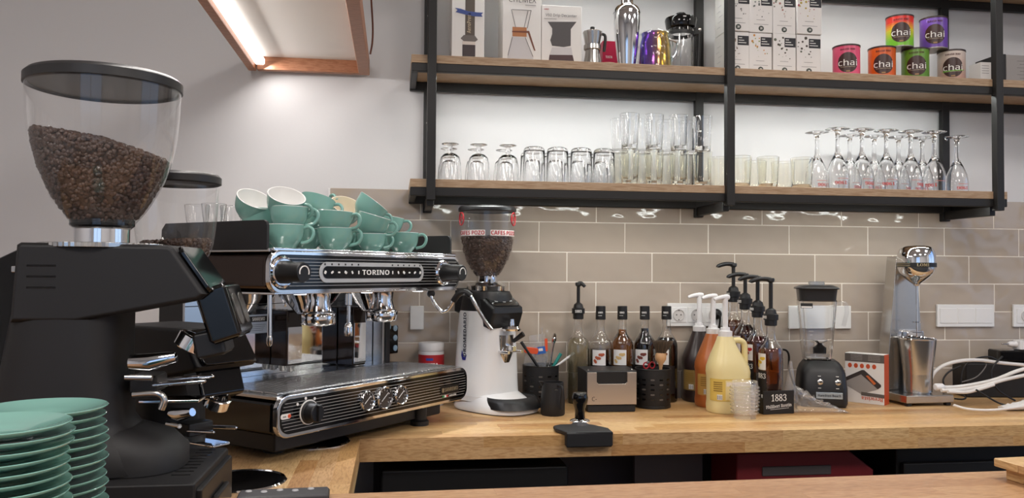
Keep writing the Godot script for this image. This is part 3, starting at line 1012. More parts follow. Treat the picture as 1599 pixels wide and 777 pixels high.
	for e in [[673, 452, -0.05], [674, 464, -0.045], [681, 477, -0.035], [691, 486, -0.02], [701, 481, -0.005], [708, 470, 0.01], [716, 459, 0.025], [727, 456, 0.045], [735, 462, 0.06], [745, 480, 0.075], [757, 500, 0.09], [768, 514, 0.105]]:
		pts.append(mloc(e[0], e[1], e[2]))
	wd = part(t, "steam_wand", mb().tube(smooth3(pts, 4), 0.0052, 12), ch)
	part(wd, "grip", mb().tube(smooth3(pts.slice(5, 9), 4), 0.009, 12), bk)
	part(wd, "ball_joint", mb().ball(mloc(673, 458, -0.05), Vector3.ONE * 0.012), bk)

var cup_proto: Node3D
func cup_at(px: float, py: float, z: float, roll := 0.0, pitch := 0.0, yaw := 0.0, size := 1.0, cream := false) -> Node3D:
	# px, py: centre of the cup's body in the picture, z: how far behind the machine's front it stands
	var p := on_plane(px, py, mach * Vector3(0, 0, z), mach.basis.z)
	var turn := Basis(cf, deg_to_rad(-roll)) * Basis(cr, deg_to_rad(pitch)) * Basis(Vector3.UP, deg_to_rad(-8 + yaw))
	var t := thing("coffee_cup", "teal glazed cup with white inside stacked on the espresso machine", "cup", Vector3.ZERO, 0.0, "teal cups piled on the espresso machine")
	var s := size
	var outer := [Vector2(0.022 * s, 0), Vector2(0.025 * s, 0.002 * s), Vector2(0.028 * s, 0.006 * s), Vector2(0.037 * s, 0.017 * s), Vector2(0.0425 * s, 0.032 * s), Vector2(0.0455 * s, 0.056 * s)]
	outer = smooth3(outer, 3)
	var body := [Vector2(0, 0)]
	body.append_array(outer)
	part(t, "body", mb().lathe(body, 40), mats.teal)
	var inner := []
	for i in range(outer.size() - 1, 3, -1):
		inner.append(outer[i] - Vector2(0.003 * s, 0))
	inner.append(Vector2(0, 0.006 * s))
	var rim: Vector2 = outer[-1]
	inner.insert(0, rim + Vector2(-0.0012, 0.0008))
	inner.insert(0, rim)
	part(t, "lining", mb().lathe(inner, 40), mats.glaze_cream if cream else mats.glaze_white)
	var hp := []
	for e in [[0.041, 0.047], [0.056, 0.052], [0.0665, 0.044], [0.067, 0.031], [0.058, 0.018], [0.039, 0.013]]:
		hp.append(Vector3(e[0] * s, e[1] * s, 0))
	part(t, "handle", mb().tube(smooth3(hp, 5), 0.0042 * s, 10), mats.teal)
	t.transform = Transform3D(turn, p - turn * Vector3(0, 0.028 * s, 0))
	return t

func cups_on_machine() -> void:
	var base := CT + 0.487
	var grp := "teal cups piled on the espresso machine"
	# first layer stands on the cup tray
	for e in [[445, -0.085], [524, -0.085], [580, -0.1], [629, -0.085]]:
		var sm := 0.86 if e[0] == 580 else 1.0
		var c := cup_at(e[0], 376, e[1], 0, 0, rng.randf_range(-14, 14), sm)
		c.position.y = base
		c.set_meta("label", "teal cup standing on the machine's tray along its front edge")
		if e[0] == 580: c.set_meta("label", "smaller teal cup between bigger ones on the machine's front edge"); c.remove_meta("group")
	for i in 6:
		var c := cup_at(500, 376, -0.19, 0, 0, rng.randf_range(-20, 20))
		var w := mach * Vector3(0.07 + 0.0985 * i, 0, -0.195 - 0.004 * (i % 2))
		c.position = Vector3(w.x, base, w.z)
		c.set_meta("label", "teal cup standing on the machine's tray behind the front cups")
	# second layer nests in the first
	for e in [[451, -0.085, 0.0], [522, -0.085, -3.0], [581, -0.1, -16.0], [605, -0.19, -10.0], [405, -0.19, 0.0], [480, -0.195, 0.0]]:
		var c := cup_at(e[0], 352, e[1], e[2], 0, rng.randf_range(-10, 10))
		c.position.y = maxf(c.position.y, base + 0.043)
		c.set_meta("label", "teal cup in the second layer, nested in the cups below it")
	# third layer lies tilted on top
	var c1 := cup_at(393, 325, -0.2, -28, 24, 4)
	c1.set_meta("label", "teal cup tipped towards the black grinder showing its white inside")
	var c2 := cup_at(444, 321, -0.1, -20, 26, 0)
	c2.set_meta("label", "teal cup tipped open on top of the pile, white inside facing out")
	var c3 := cup_at(493, 325, -0.17, -12, -14, 0)
	c3.set_meta("label", "teal cup on top of the pile between the two open tipped cups")
	var c4 := cup_at(537, 333, -0.2, -24, 30, 150, 1.0, true)
	c4.set_meta("label", "tipped cup showing its cream coloured inside in the pile")
	var c5 := cup_at(575, 328, -0.12, -36, -6, 4)
	c5.set_meta("label", "steeply tipped teal cup on top of the pile's outer end")
	for c in [c1, c2, c3, c4, c5]: c.remove_meta("group")
	# clear glasses at the left end of the tray, two high
	var sh := mb().lathe(shell([Vector2(0.022, 0), Vector2(0.026, 0.02), Vector2(0.03, 0.054)], 0.0018, 0.006), 24).mesh()
	for e in [[0.05, -0.285], [0.052, -0.352], [0.12, -0.3], [0.12, -0.37], [0.19, -0.31]]:
		for k in 2:
			var w := mach * Vector3(e[0], 0, e[1])
			solo("shot_glass", "small clear glass on the machine behind its black side guard, " + ("lower one" if k == 0 else "on another glass"), "glass", sh, mats.glass, Vector3(w.x, base + 0.0555 * k, w.z), 0.0, "clear glasses on the espresso machine, " + ("lower layer" if k == 0 else "upper layer"))

# ---------------------------------------------------------------- grinders
func beans(called: String, label: String, at: Vector3, wall: Array, tops: Callable, count: int) -> void:
	# coffee beans filling a hopper: a dark core and loose beans over its whole skin. wall: inside profile, bottom to top
	var pr := []
	var y_hi := 0.0
	for a in wall: y_hi = maxf(y_hi, a.y)
	var rad := func(y: float) -> float:
		for i in wall.size() - 1:
			if y <= wall[i + 1].y:
				return lerpf(wall[i].x, wall[i + 1].x, clampf((y - wall[i].y) / maxf(1e-5, wall[i + 1].y - wall[i].y), 0, 1))
		return wall[-1].x
	var core := mb()
	var rings := []
	var k := 36
	for i in 13:
		var rg := []
		for j in k:
			var a := TAU * j / k
			var yt: float = tops.call(Vector2(cos(a), sin(a)))
			var y: float = lerpf(wall[0].y, yt - 0.006, i / 12.0)
			var r: float = rad.call(y) - 0.007
			rg.append(Vector3(cos(a) * r, y, sin(a) * r))
		rings.append(rg)
	for f in [0.7, 0.35, 0.02]:
		var rg := []
		for j in k:
			var a := TAU * j / k
			var d: Vector2 = Vector2(cos(a), sin(a)) * f
			var yt: float = tops.call(d)
			var r: float = rad.call(yt) * f
			rg.append(Vector3(cos(a) * r, yt - 0.006, sin(a) * r))
		rings.append(rg)
	core.loft(rings)
	var o := thing(called, label, "coffee beans", at)
	o.set_meta("kind", "stuff")
	var c := part(o, "bean_core", core, mat("bean_core", "#453126", 0.5))
	c.set_meta("kind", "stuff")
	var bean := mb()
	bean.ball(Vector3.ZERO, Vector3(0.0062, 0.0034, 0.0044), 8, 5)
	var mm := MultiMesh.new()
	mm.transform_format = MultiMesh.TRANSFORM_3D
	mm.use_colors = true
	mm.mesh = bean.mesh()
	mm.instance_count = count
	for i in count:
		var a := rng.randf() * TAU
		var d := Vector2(cos(a), sin(a))
		var p := Vector3.ZERO
		if rng.randf() < 0.72:
			var yt: float = tops.call(d)
			var y := lerpf(wall[0].y, yt, sqrt(rng.randf()))
			var r: float = rad.call(y) - 0.0065
			p = Vector3(d.x * r, y, d.y * r)
		else:
			var f := sqrt(rng.randf())
			var yt: float = tops.call(d * f)
			var r: float = (rad.call(yt) - 0.007) * f
			p = Vector3(d.x * r, yt - 0.002 + rng.randf() * 0.004, d.y * r)
		mm.set_instance_transform(i, Transform3D(Basis.from_euler(Vector3(rng.randf() * TAU, rng.randf() * TAU, rng.randf() * TAU)), p))
		var s := rng.randf_range(0.75, 1.25)
		mm.set_instance_color(i, Color(0.06 * s, 0.03 * s, 0.019 * s))
	var mi := MultiMeshInstance3D.new()
	mi.name = "loose_beans"
	mi.multimesh = mm
	var m := mat("bean", "#ffffff", 0.42)
	m.vertex_color_use_as_albedo = true
	mi.material_override = m
	mi.set_meta("kind", "stuff")
	o.add_child(mi)

func hopper(t: Node, at: Vector3, rows: Array, lid_py: Array, lid_hw: float, m: Material) -> Array:
	# clear hopper with a black lid; rows: [half width px, py] from the bottom to the rim, seen at the thing's axis
	var axis: Vector3 = t.global_transform * at
	var pr := prof(Vector3(axis.x, axis.y, axis.z), rows)
	var o := part(t, "hopper", mb(at).lathe(smooth3(pr, 4), 48), m)
	var s := mpp(axis)
	var y0 := hgt(axis, lid_py[1]) - axis.y
	var y1 := hgt(axis, lid_py[0]) - axis.y
	var r := lid_hw * s
	var lid := part(t, "hopper_lid", mb(at).lathe([Vector2(0, y0 + 0.004), Vector2(r * 0.93, y0 + 0.004), Vector2(r * 0.95, y0), Vector2(r, y0 + 0.002), Vector2(r, y1 - 0.006), Vector2(r - 0.006, y1), Vector2(r * 0.5, y1 + 0.004), Vector2(0, y1 + 0.004)], 56), mat("lid_black", "#232223", 0.4))
	return [o, lid, pr]

func bean_grinders() -> void:
	# the big one stands on a knock-out drawer
	var gx := on_z(155, 600, 1.295).x
	var dz := 1.295
	var dr := thing("knock_out_drawer", "flat black slotted drawer base under the large black grinder", "drawer", Vector3(gx + 0.02, CT, dz))
	var rt := on_z(357, 709, 1.16).x - (gx + 0.02)
	part(dr, "body", bx(Vector3(rt / 2 - 0.09, 0.05, 0), Vector3(rt + 0.18, 0.1, 0.27), 0.004), mats.black_matte)
	for i in 9:
		part(dr, "slot", bx(Vector3(rt - 0.035, 0.1002, -0.115 + i * 0.024), Vector3(0.03, 0.0012, 0.004)), mats.black_gloss)
	part(dr, "drawer_front", bx(Vector3(rt + 0.003, 0.048, 0), Vector3(0.012, 0.08, 0.25), 0.003), mats.black)
	part(dr, "pull", bx(Vector3(rt + 0.014, 0.05, 0), Vector3(0.012, 0.016, 0.1), 0.004), mats.black)
	grinder_body("coffee_grinder", "large black coffee grinder with full bean hopper by the teal saucers", Vector3(gx, BAR, dz), 0.0, 1.0)
	var g2 := on_z(270, 600, 1.03)
	grinder_body("coffee_grinder", "smaller black coffee grinder with few beans tucked beside the espresso machine", Vector3(g2.x, CT, 1.03), -38.0, 0.86, false)
	# hoppers
	var t: Node3D = get_node("coffee_grinder")
	var top := hgt(t.position, 392) - t.position.y
	var h := hopper(t, Vector3(0, top, 0), [[41, 358], [46, 350], [62, 330], [80, 300], [95, 265], [104, 230], [109, 190], [111, 150], [112, 132]], [121, 141], 114, mats.hopper_clear)
	var s := mpp(t.position)
	var ax: Vector3 = t.position + Vector3(0, top, 0)
	var yb := hgt(ax, 358) - ax.y
	part(t, "hopper_collar", mb(Vector3(0, top, 0)).lathe([Vector2(40 * s, 0), Vector2(40 * s, yb), Vector2(44 * s, yb + 0.004), Vector2(44 * s, yb + 0.012), Vector2(36 * s, yb + 0.012)], 40), mats.chrome)
	part(t, "collar_band", mb(Vector3(0, top, 0)).lathe([Vector2(42 * s, yb + 0.002), Vector2(47 * s, yb + 0.006), Vector2(47 * s, yb + 0.016), Vector2(42 * s, yb + 0.018)], 40), mats.black_gloss)
	var fl := mb(Vector3(0.0, top - 0.003, 0))
	var poly := PackedVector2Array()
	for i in 120:
		var a := TAU * i / 120
		var r := 0.097 + (0.002 if i % 2 else 0.0)
		poly.append(Vector2(cos(a), sin(a)) * r)
	fl.x = Transform3D(rot(Vector3.RIGHT, 90), Vector3(0, top + 0.005, 0))
	part(t, "adjustment_ring", fl.prism(poly, -0.008, 0.0, 0.0008, 0.99), mats.steel)
	var wallp := []
	for a in h[2]: wallp.append(Vector2(a.x - 0.002, a.y))
	var y_left := hgt(ax, 208) - ax.y
	var y_right := hgt(ax, 250) - ax.y
	beans("coffee_beans", "dark roasted coffee beans filling the large grinder's hopper", ax, wallp, func(d: Vector2) -> float: return lerpf(y_left, y_right, (d.x + 1) / 2) + 0.012 * (1.0 - d.length()) , 3200)
	# second hopper
	t = get_node("coffee_grinder_001")
	top = hgt(t.position, 424) - t.position.y
	h = hopper(t, Vector3(0, top, 0), [[34, 420], [44, 408], [53, 392], [58, 370], [61, 340], [63, 310], [64, 292]], [272, 288], 67, mats.hopper_clear)
	s = mpp(t.position)
	part(t, "hopper_collar", mb(Vector3(0, top, 0)).lathe([Vector2(36 * s, -0.004), Vector2(36 * s, 0.012), Vector2(30 * s, 0.012)], 32), mats.chrome)
	ax = t.position + Vector3(0, top, 0)
	wallp = []
	for a in h[2]: wallp.append(Vector2(a.x - 0.002, a.y))
	var yl := hgt(ax, 378) - ax.y
	beans("coffee_beans", "shallow layer of roasted beans in the smaller grinder's hopper", ax, wallp, func(d: Vector2) -> float: return yl + 0.004 * d.x, 900)

func grinder_body(called: String, label: String, at: Vector3, turn: float, k: float, with_display := true) -> void:
	# front towards local +x; sizes of the large one, times k
	var t := thing(called, label, "coffee grinder", at, deg_to_rad(turn))
	var bk: Material = mats.black
	var bt: Material = mats.black_matte
	# foot and column
	var rows := [[-0.03, 0.0, 0.29, 0.2], [-0.03, 0.004, 0.305, 0.21], [-0.03, 0.03, 0.3, 0.206], [-0.04, 0.05, 0.27, 0.195], [-0.05, 0.066, 0.23, 0.188], [-0.052, 0.085, 0.205, 0.182], [-0.048, 0.17, 0.19, 0.175], [-0.038, 0.29, 0.17, 0.168]]
	var rg := []
	for a in rows: rg.append(ring(Vector3(a[0], a[1], 0) * k, a[2] * k, a[3] * k, 3.2, 32))
	var body := part(t, "body", mb().loft(rg), bt)
	var foot := mb()
	foot.loft([ring(Vector3(0.045, 0.001, 0) * k, 0.2 * k, 0.19 * k, 2.6, 32), ring(Vector3(0.045, 0.03, 0) * k, 0.2 * k, 0.19 * k, 2.6, 32), ring(Vector3(0.035, 0.055, 0) * k, 0.17 * k, 0.17 * k, 2.6, 32), ring(Vector3(0.02, 0.07, 0) * k, 0.1 * k, 0.14 * k, 2.6, 32)])
	part(t, "foot", foot, bt)
	# head: wedge with a sloping glossy front
	var head := PackedVector2Array([Vector2(-0.102, 0.374), Vector2(-0.11, 0.25), Vector2(-0.01, 0.25), Vector2(0.178, 0.286), Vector2(0.19, 0.296), Vector2(0.137, 0.372), Vector2(0.13, 0.376), Vector2(-0.096, 0.378)])
	for i in head.size(): head[i] *= k
	part(t, "head", mb().prism(head, -0.088 * k, 0.088 * k, 0.008 * k, 0.9), bt)
	var sl := Vector2(0.137 - 0.19, 0.372 - 0.296).normalized()
	var bas := Basis(Vector3(0, 0, -1), Vector3(sl.x, sl.y, 0), Vector3(0, 0, -1).cross(Vector3(sl.x, sl.y, 0)))
	var fc := Vector3(0.168, 0.335, 0) * k
	part(t, "glossy_front", mb(fc, bas).prism(rrect(0.15 * k, 0.092 * k, 0.012 * k), -0.002, 0.006 * k, 0.002), mats.black_gloss)
	for i in 3:
		part(body, "vent_slot", bx(Vector3(-0.062 * k, (0.306 + i * 0.0175) * k, 0.0872 * k), Vector3(0.045, 0.004, 0.003) * k, 0.001), mats.black_gloss)
	part(t, "rear_cover", mb().prism(PackedVector2Array([Vector2(-0.1, 0.375) * k, Vector2(-0.158, 0.345) * k, Vector2(-0.15, 0.13) * k, Vector2(-0.11, 0.13) * k]), -0.06 * k, 0.05 * k, 0.004 * k), mats.black_gloss)
	part(t, "rear_hinge", bx(Vector3(-0.112, 0.335, 0.052) * k, Vector3(0.02, 0.012, 0.006) * k, 0.002), mats.steel)
	# display box hanging below the front, smoked glass with two dosing pads
	var dsp := part(t, "display" if with_display else "spout_housing", mb(Vector3(0.205 if with_display else 0.14, 0.262, 0) * k, rot(Vector3.BACK, 18)).box(Vector3.ZERO, Vector3(0.055, 0.095, 0.125) * k, 0.008 * k), mats.black_gloss)
	for z in [-0.027, 0.027] if with_display else []:
		part(dsp, "dose_pad", mb(Vector3(0.231, 0.27, z) * k, rot(Vector3.BACK, 18) * rot(Vector3.UP, 90)).prism(rrect(0.038 * k, 0.056 * k, 0.015 * k), -0.002, 0.0014, 0.0006), mat("smoked_pad", "#55524d", 0.15))
	if with_display: part(dsp, "lower_shroud", mb(Vector3(0.187, 0.21, 0) * k, rot(Vector3.BACK, 12)).box(Vector3.ZERO, Vector3(0.05, 0.045, 0.085) * k, 0.006 * k), bk)
	# chute ring, fork, lever, microswitch
	part(t, "chute_ring", mb(Vector3(0.152, 0.208, 0) * k, rot(Vector3.BACK, -28)).lathe([Vector2(0.026 * k, -0.012 * k), Vector2(0.029 * k, -0.01 * k), Vector2(0.029 * k, 0.012 * k), Vector2(0.026 * k, 0.014 * k), Vector2(0.02 * k, 0.014 * k), Vector2(0.02 * k, -0.012 * k), Vector2(0.026 * k, -0.012 * k)], 28), mats.chrome)
	var fk := part(t, "portafilter_fork", bx(Vector3(0.08, 0.142, 0) * k, Vector3(0.045, 0.03, 0.07) * k, 0.004 * k), bk)
	for z in [-0.032, 0.032]:
		part(fk, "prong", mb(Vector3(0.138, 0.144, z) * k, rot(Vector3.BACK, 4)).box(Vector3.ZERO, Vector3(0.09, 0.008, 0.01) * k, 0.004 * k), mats.chrome)
	part(t, "lever", mb().tube([Vector3(0.066, 0.181, 0.05) * k, Vector3(0.098, 0.182, 0.055) * k, Vector3(0.138, 0.191, 0.055) * k], [0.014 * k, 0.015 * k, 0.009 * k], 14), mats.chrome)
	part(t, "pin", mb().tube([Vector3(0.06, 0.158, 0.06) * k, Vector3(0.102, 0.157, 0.06) * k], 0.0055 * k, 12), mats.steel)
	part(t, "hook", mb().tube(smooth3([Vector3(0.07, 0.128, 0.05) * k, Vector3(0.108, 0.13, 0.055) * k, Vector3(0.12, 0.12, 0.055) * k, Vector3(0.116, 0.104, 0.055) * k]), 0.006 * k, 10), mats.steel)
	part(t, "rest_plate", bx(Vector3(0.12, 0.112, 0) * k, Vector3(0.1, 0.006, 0.05) * k, 0.002), mats.chrome)

func white_grinder() -> void:
	var q := on_y(762, 641, CT)
	var pos := Vector3(q.x, CT, q.z - 0.06)
	var t := thing("white_coffee_grinder", "white coffee grinder with black head and lettered clear bean hopper", "coffee grinder", pos, deg_to_rad(-52))
	var wh: Material = mats.white_gloss
	var s := mpp(pos)
	var H := func(py: float) -> float: return hgt(pos, py) - CT
	# base: rounded foot stretched to the front
	part(t, "base", mb().loft([ring(Vector3(0.045, 0.003, 0), 0.285, 0.195, 2.7, 40), ring(Vector3(0.045, 0.012, 0), 0.29, 0.2, 2.7, 40), ring(Vector3(0.042, 0.025, 0), 0.275, 0.192, 2.6, 40), ring(Vector3(0.02, 0.042, 0), 0.225, 0.182, 2.6, 40), ring(Vector3(0.0, 0.062, 0), 0.18, 0.17, 2.5, 40)]), wh)
	part(t, "foot_gasket", mb().loft([ring(Vector3(0.045, 0.0, 0), 0.275, 0.186, 2.7, 40), ring(Vector3(0.045, 0.004, 0), 0.28, 0.19, 2.7, 40)]), mats.black)
	var rows := [[620, 48], [600, 46.5], [560, 45], [520, 43], [482, 39.5]]
	var rg := [ring(Vector3(0, 0.05, 0), 98 * s, 94 * s, 2.6, 40)]
	for a in rows: rg.append(ring(Vector3(0, H.call(a[0]), 0), a[1] * 2 * s, a[1] * 1.94 * s, 2.6, 40))
	part(t, "body", mb().loft(rg), wh)
	part(t, "head_shell", mb().loft([ring(Vector3(0, H.call(484), 0), 79.5 * s, 77 * s, 2.6, 40), ring(Vector3(0, H.call(462), 0), 75 * s, 73 * s, 2.6, 40), ring(Vector3(0, H.call(454), 0), 66 * s, 66 * s, 2.6, 40)]), mats.black)
	# black grounds tray let into the foot
	part(t, "grounds_tray", mb().loft([ring(Vector3(0.122, 0.018, 0), 0.164, 0.184, 2.3, 36), ring(Vector3(0.118, 0.036, 0), 0.15, 0.176, 2.3, 36), ring(Vector3(0.11, 0.05, 0), 0.128, 0.162, 2.3, 36), ring(Vector3(0.112, 0.044, 0), 0.116, 0.146, 2.3, 36), ring(Vector3(0.114, 0.036, 0), 0.08, 0.11, 2.3, 36)]), mats.black)
	# head
	var y1: float = H.call(450)
	var hp := PackedVector2Array([Vector2(-0.084, y1), Vector2(-0.086, y1 - 0.075), Vector2(-0.02, y1 - 0.09), Vector2(0.04, y1 - 0.128), Vector2(0.085, y1 - 0.122), Vector2(0.102, y1 - 0.075), Vector2(0.1, y1 - 0.058), Vector2(0.015, y1 - 0.004), Vector2(0.0, y1)])
	part(t, "head", mb().prism(hp, -0.07, 0.07, 0.01, 0.9), mats.black)
	var sl := Vector2(0.015 - 0.1, 0.054).normalized()
	var bas := Basis(Vector3(0, 0, -1), Vector3(sl.x, sl.y, 0), Vector3(0, 0, -1).cross(Vector3(sl.x, sl.y, 0)))
	var pc := Vector3(0.0575, y1 - 0.031, 0)
	var dp := part(t, "display_panel", mb(pc, bas).prism(rrect(0.12, 0.088, 0.016), -0.002, 0.003, 0.001), mats.black_gloss)
	part(dp, "screen", mb(pc, bas).prism(rrect(0.06, 0.02, 0.003), 0.003, 0.0036), mat("dim_screen", "#3c4044", 0.2))
	for e in [[-0.032, -0.018], [0.0, -0.022], [0.032, -0.018]]:
		part(dp, "key_icon", mb(pc + bas * Vector3(e[0], e[1], 0.0032), bas).prism(rrect(0.012, 0.008, 0.002, 3), 0, 0.0006), mat("icon_grey", "#a9a9a8", 0.4))
	# collar and hopper
	part(t, "neck", mb().lathe([Vector2(0.064, y1 - 0.006), Vector2(0.066, y1 + 0.008), Vector2(0.055, y1 + 0.018), Vector2(0.034, y1 + 0.022), Vector2(0.032, y1 + 0.04), Vector2(0.028, y1 + 0.04)], 40), mats.chrome)
	part(t, "grind_dial", mb(Vector3(0.05, y1 + 0.018, 0.03)).lathe([Vector2(0.009, 0), Vector2(0.009, 0.012), Vector2(0, 0.013)], 16), mats.steel)
	var at := Vector3(0, y1 + 0.022, 0)
	var clr := clear("hopper_smoke", "#c9c2c0", 0.04)
	var h := hopper(t, at, [[15, 438], [17, 433], [26, 421], [34, 407], [40, 390], [43, 372], [44, 350], [44.5, 332]], [323, 331], 45.5, clr)
	var wallp := []
	for a in h[2]: wallp.append(Vector2(a.x - 0.002, a.y))
	var ax: Vector3 = pos + at
	var yt := hgt(ax, 371) - ax.y
	beans("coffee_beans", "roasted beans filling the lettered hopper of the white grinder", ax, wallp, func(_d: Vector2) -> float: return yt, 1100)
	# print on the hopper: white band with red letters, red roundels. turned to face the camera side
	var yw: float = hgt(ax, 365) - ax.y + at.y
	var red := mat("print_red", "#b3262e", 0.5)
	var face := atan2(cp.x - pos.x, cp.z - pos.z) - deg_to_rad(-52)
	var rr := 44.2 * mpp(ax)
	for e in [[-0.62, "CAFES POZO"], [0.66, "CAFES POZO"]]:
		var a: float = face + e[0]
		part(t, "hopper_band", mb(Vector3(0, yw, 0)).lathe([Vector2(rr, -0.009), Vector2(rr, 0.009)], 14, a - 0.55, a + 0.55), mats.ink_white)
		letters(t, e[1], 0.0125, red, Vector3(0, yw, 0), Basis(Vector3.UP, a), rr + 0.0006, 0.98)
	var yr: float = hgt(ax, 343) - ax.y + at.y
	for e in [-1.12, 1.14]:
		var a: float = face + e
		var tor := []
		for i in 25:
			var b := TAU * i / 24
			var an := a + cos(b) * 0.016 / rr
			tor.append(Vector3(sin(an) * (rr + 0.001), yr + sin(b) * 0.02, cos(an) * (rr + 0.001)))
		part(t, "roundel", mb().tube(tor, 0.0022, 6), red)
		letters(t, "CP", 0.014, red, Vector3(0, yr, 0), Basis(Vector3.UP, a), rr + 0.0006)
	# side print, reading upwards
	var ys: float = H.call(520)
	var br := 43.5 * s + 0.0005
	var sa := face - 0.86
	var up := Basis(Vector3.UP, sa)
	letters(t, "DROMEDARIO", 0.0135, mat("ink_navy", "#272c3a", 0.5), Vector3(0, ys, 0) + up * Vector3(0, 0, br), up * rot(Vector3.BACK, 90), 0.0, 1.12)
	part(t, "blue_emblem", mb(Vector3(0, H.call(552), 0) + up * Vector3(-0.004, 0, br), up).prism(PackedVector2Array([Vector2(-0.008, 0.016), Vector2(-0.012, 0.0), Vector2(-0.006, -0.014), Vector2(0.008, -0.014), Vector2(0.014, 0.004), Vector2(0.008, -0.004), Vector2(-0.002, -0.004)]), 0, 0.001), mat("emblem_blue", "#2a2f86", 0.5))
	letters(t, "Conti", 0.008, mat("ink_pale", "#b9b6b2", 0.5), Vector3(0, H.call(556), 0), Basis(Vector3.UP, face - 0.1), br + 0.001, 1.0, "Droid Serif", false)
	# spout, fork and the small chrome portafilter ring
	part(t, "dosing_chute", mb().loft([ring(Vector3(0.078, H.call(520), 0), 0.05, 0.06, 3.0), ring(Vector3(0.078, H.call(548), 0), 0.045, 0.056, 3.0), ring(Vector3(0.078, H.call(562), 0), 0.03, 0.035, 3.0)]), mats.steel)
	var fk := part(t, "fork", bx(Vector3(0.095, H.call(540), 0), Vector3(0.06, 0.02, 0.02), 0.003), mats.chrome)
	for z in [-0.03, 0.03]:
		part(fk, "prong", mb().tube([Vector3(0.06, H.call(545), z), Vector3(0.13, H.call(545), z)], 0.005, 10), mats.chrome)
	part(t, "tamp_disc", mb(Vector3(0.112, H.call(510), 0.0)).lathe([Vector2(0, -0.006), Vector2(0.028, -0.006), Vector2(0.031, 0.0), Vector2(0.026, 0.008), Vector2(0.01, 0.011), Vector2(0.008, 0.03), Vector2(0.0, 0.031)], 28), mats.chrome)
	part(t, "side_knob", mb().tube([Vector3(0.1, H.call(530), -0.02), Vector3(0.13, H.call(518), -0.035)], [0.006, 0.009], 12), mats.black)
	part(t, "power_cord", mb().tube(smooth3([Vector3(-0.1, 0.01, 0.02), Vector3(-0.16, 0.006, 0.0), Vector3(-0.17, 0.006, -0.05), Vector3(-0.1, 0.006, -0.12)]), 0.004, 8), mats.black)

# ---------------------------------------------------------------- things on the upper shelf
func ink(t: Node, called: String, pts: Array, w: float, h: float, z: float, m: Material, lift := 0.0005) -> MeshInstance3D:
	# flat print on a box front; pts in fractions of the face from its top left corner; box base centre at 0
	var poly := PackedVector2Array()
	for a in pts: poly.append(Vector2((a[0] - 0.5) * w, (1.0 - a[1]) * h))
	return part(t, called, mb().prism(poly, z, z + lift), m)
func disc(a: float, b: float, ra: float, rb: float, k := 18) -> Array:
	var out := []
	for i in k: out.append([a + cos(TAU * i / k) * ra, b + sin(TAU * i / k) * rb])
	return out
func carton(called: String, label: String, px0: float, px1: float, py_top: float, z: float, deep: float, m: Material, base := SHELF2, turn := 0.0, group := "", cat := "box") -> Array:
	var a := on_z(px0, 80, z)
	var b := on_z(px1, 80, z)
	var w := b.x - a.x
	var h := hgt(Vector3((a.x + b.x) / 2, 0, z), py_top) - base
	var t := thing(called, label, cat, Vector3((a.x + b.x) / 2, base, z - deep / 2), deg_to_rad(turn), group)
	part(t, "carton", bx(Vector3(0, h / 2, 0), Vector3(w, h, deep), 0.0012), m)
	return [t, w, h, deep / 2]

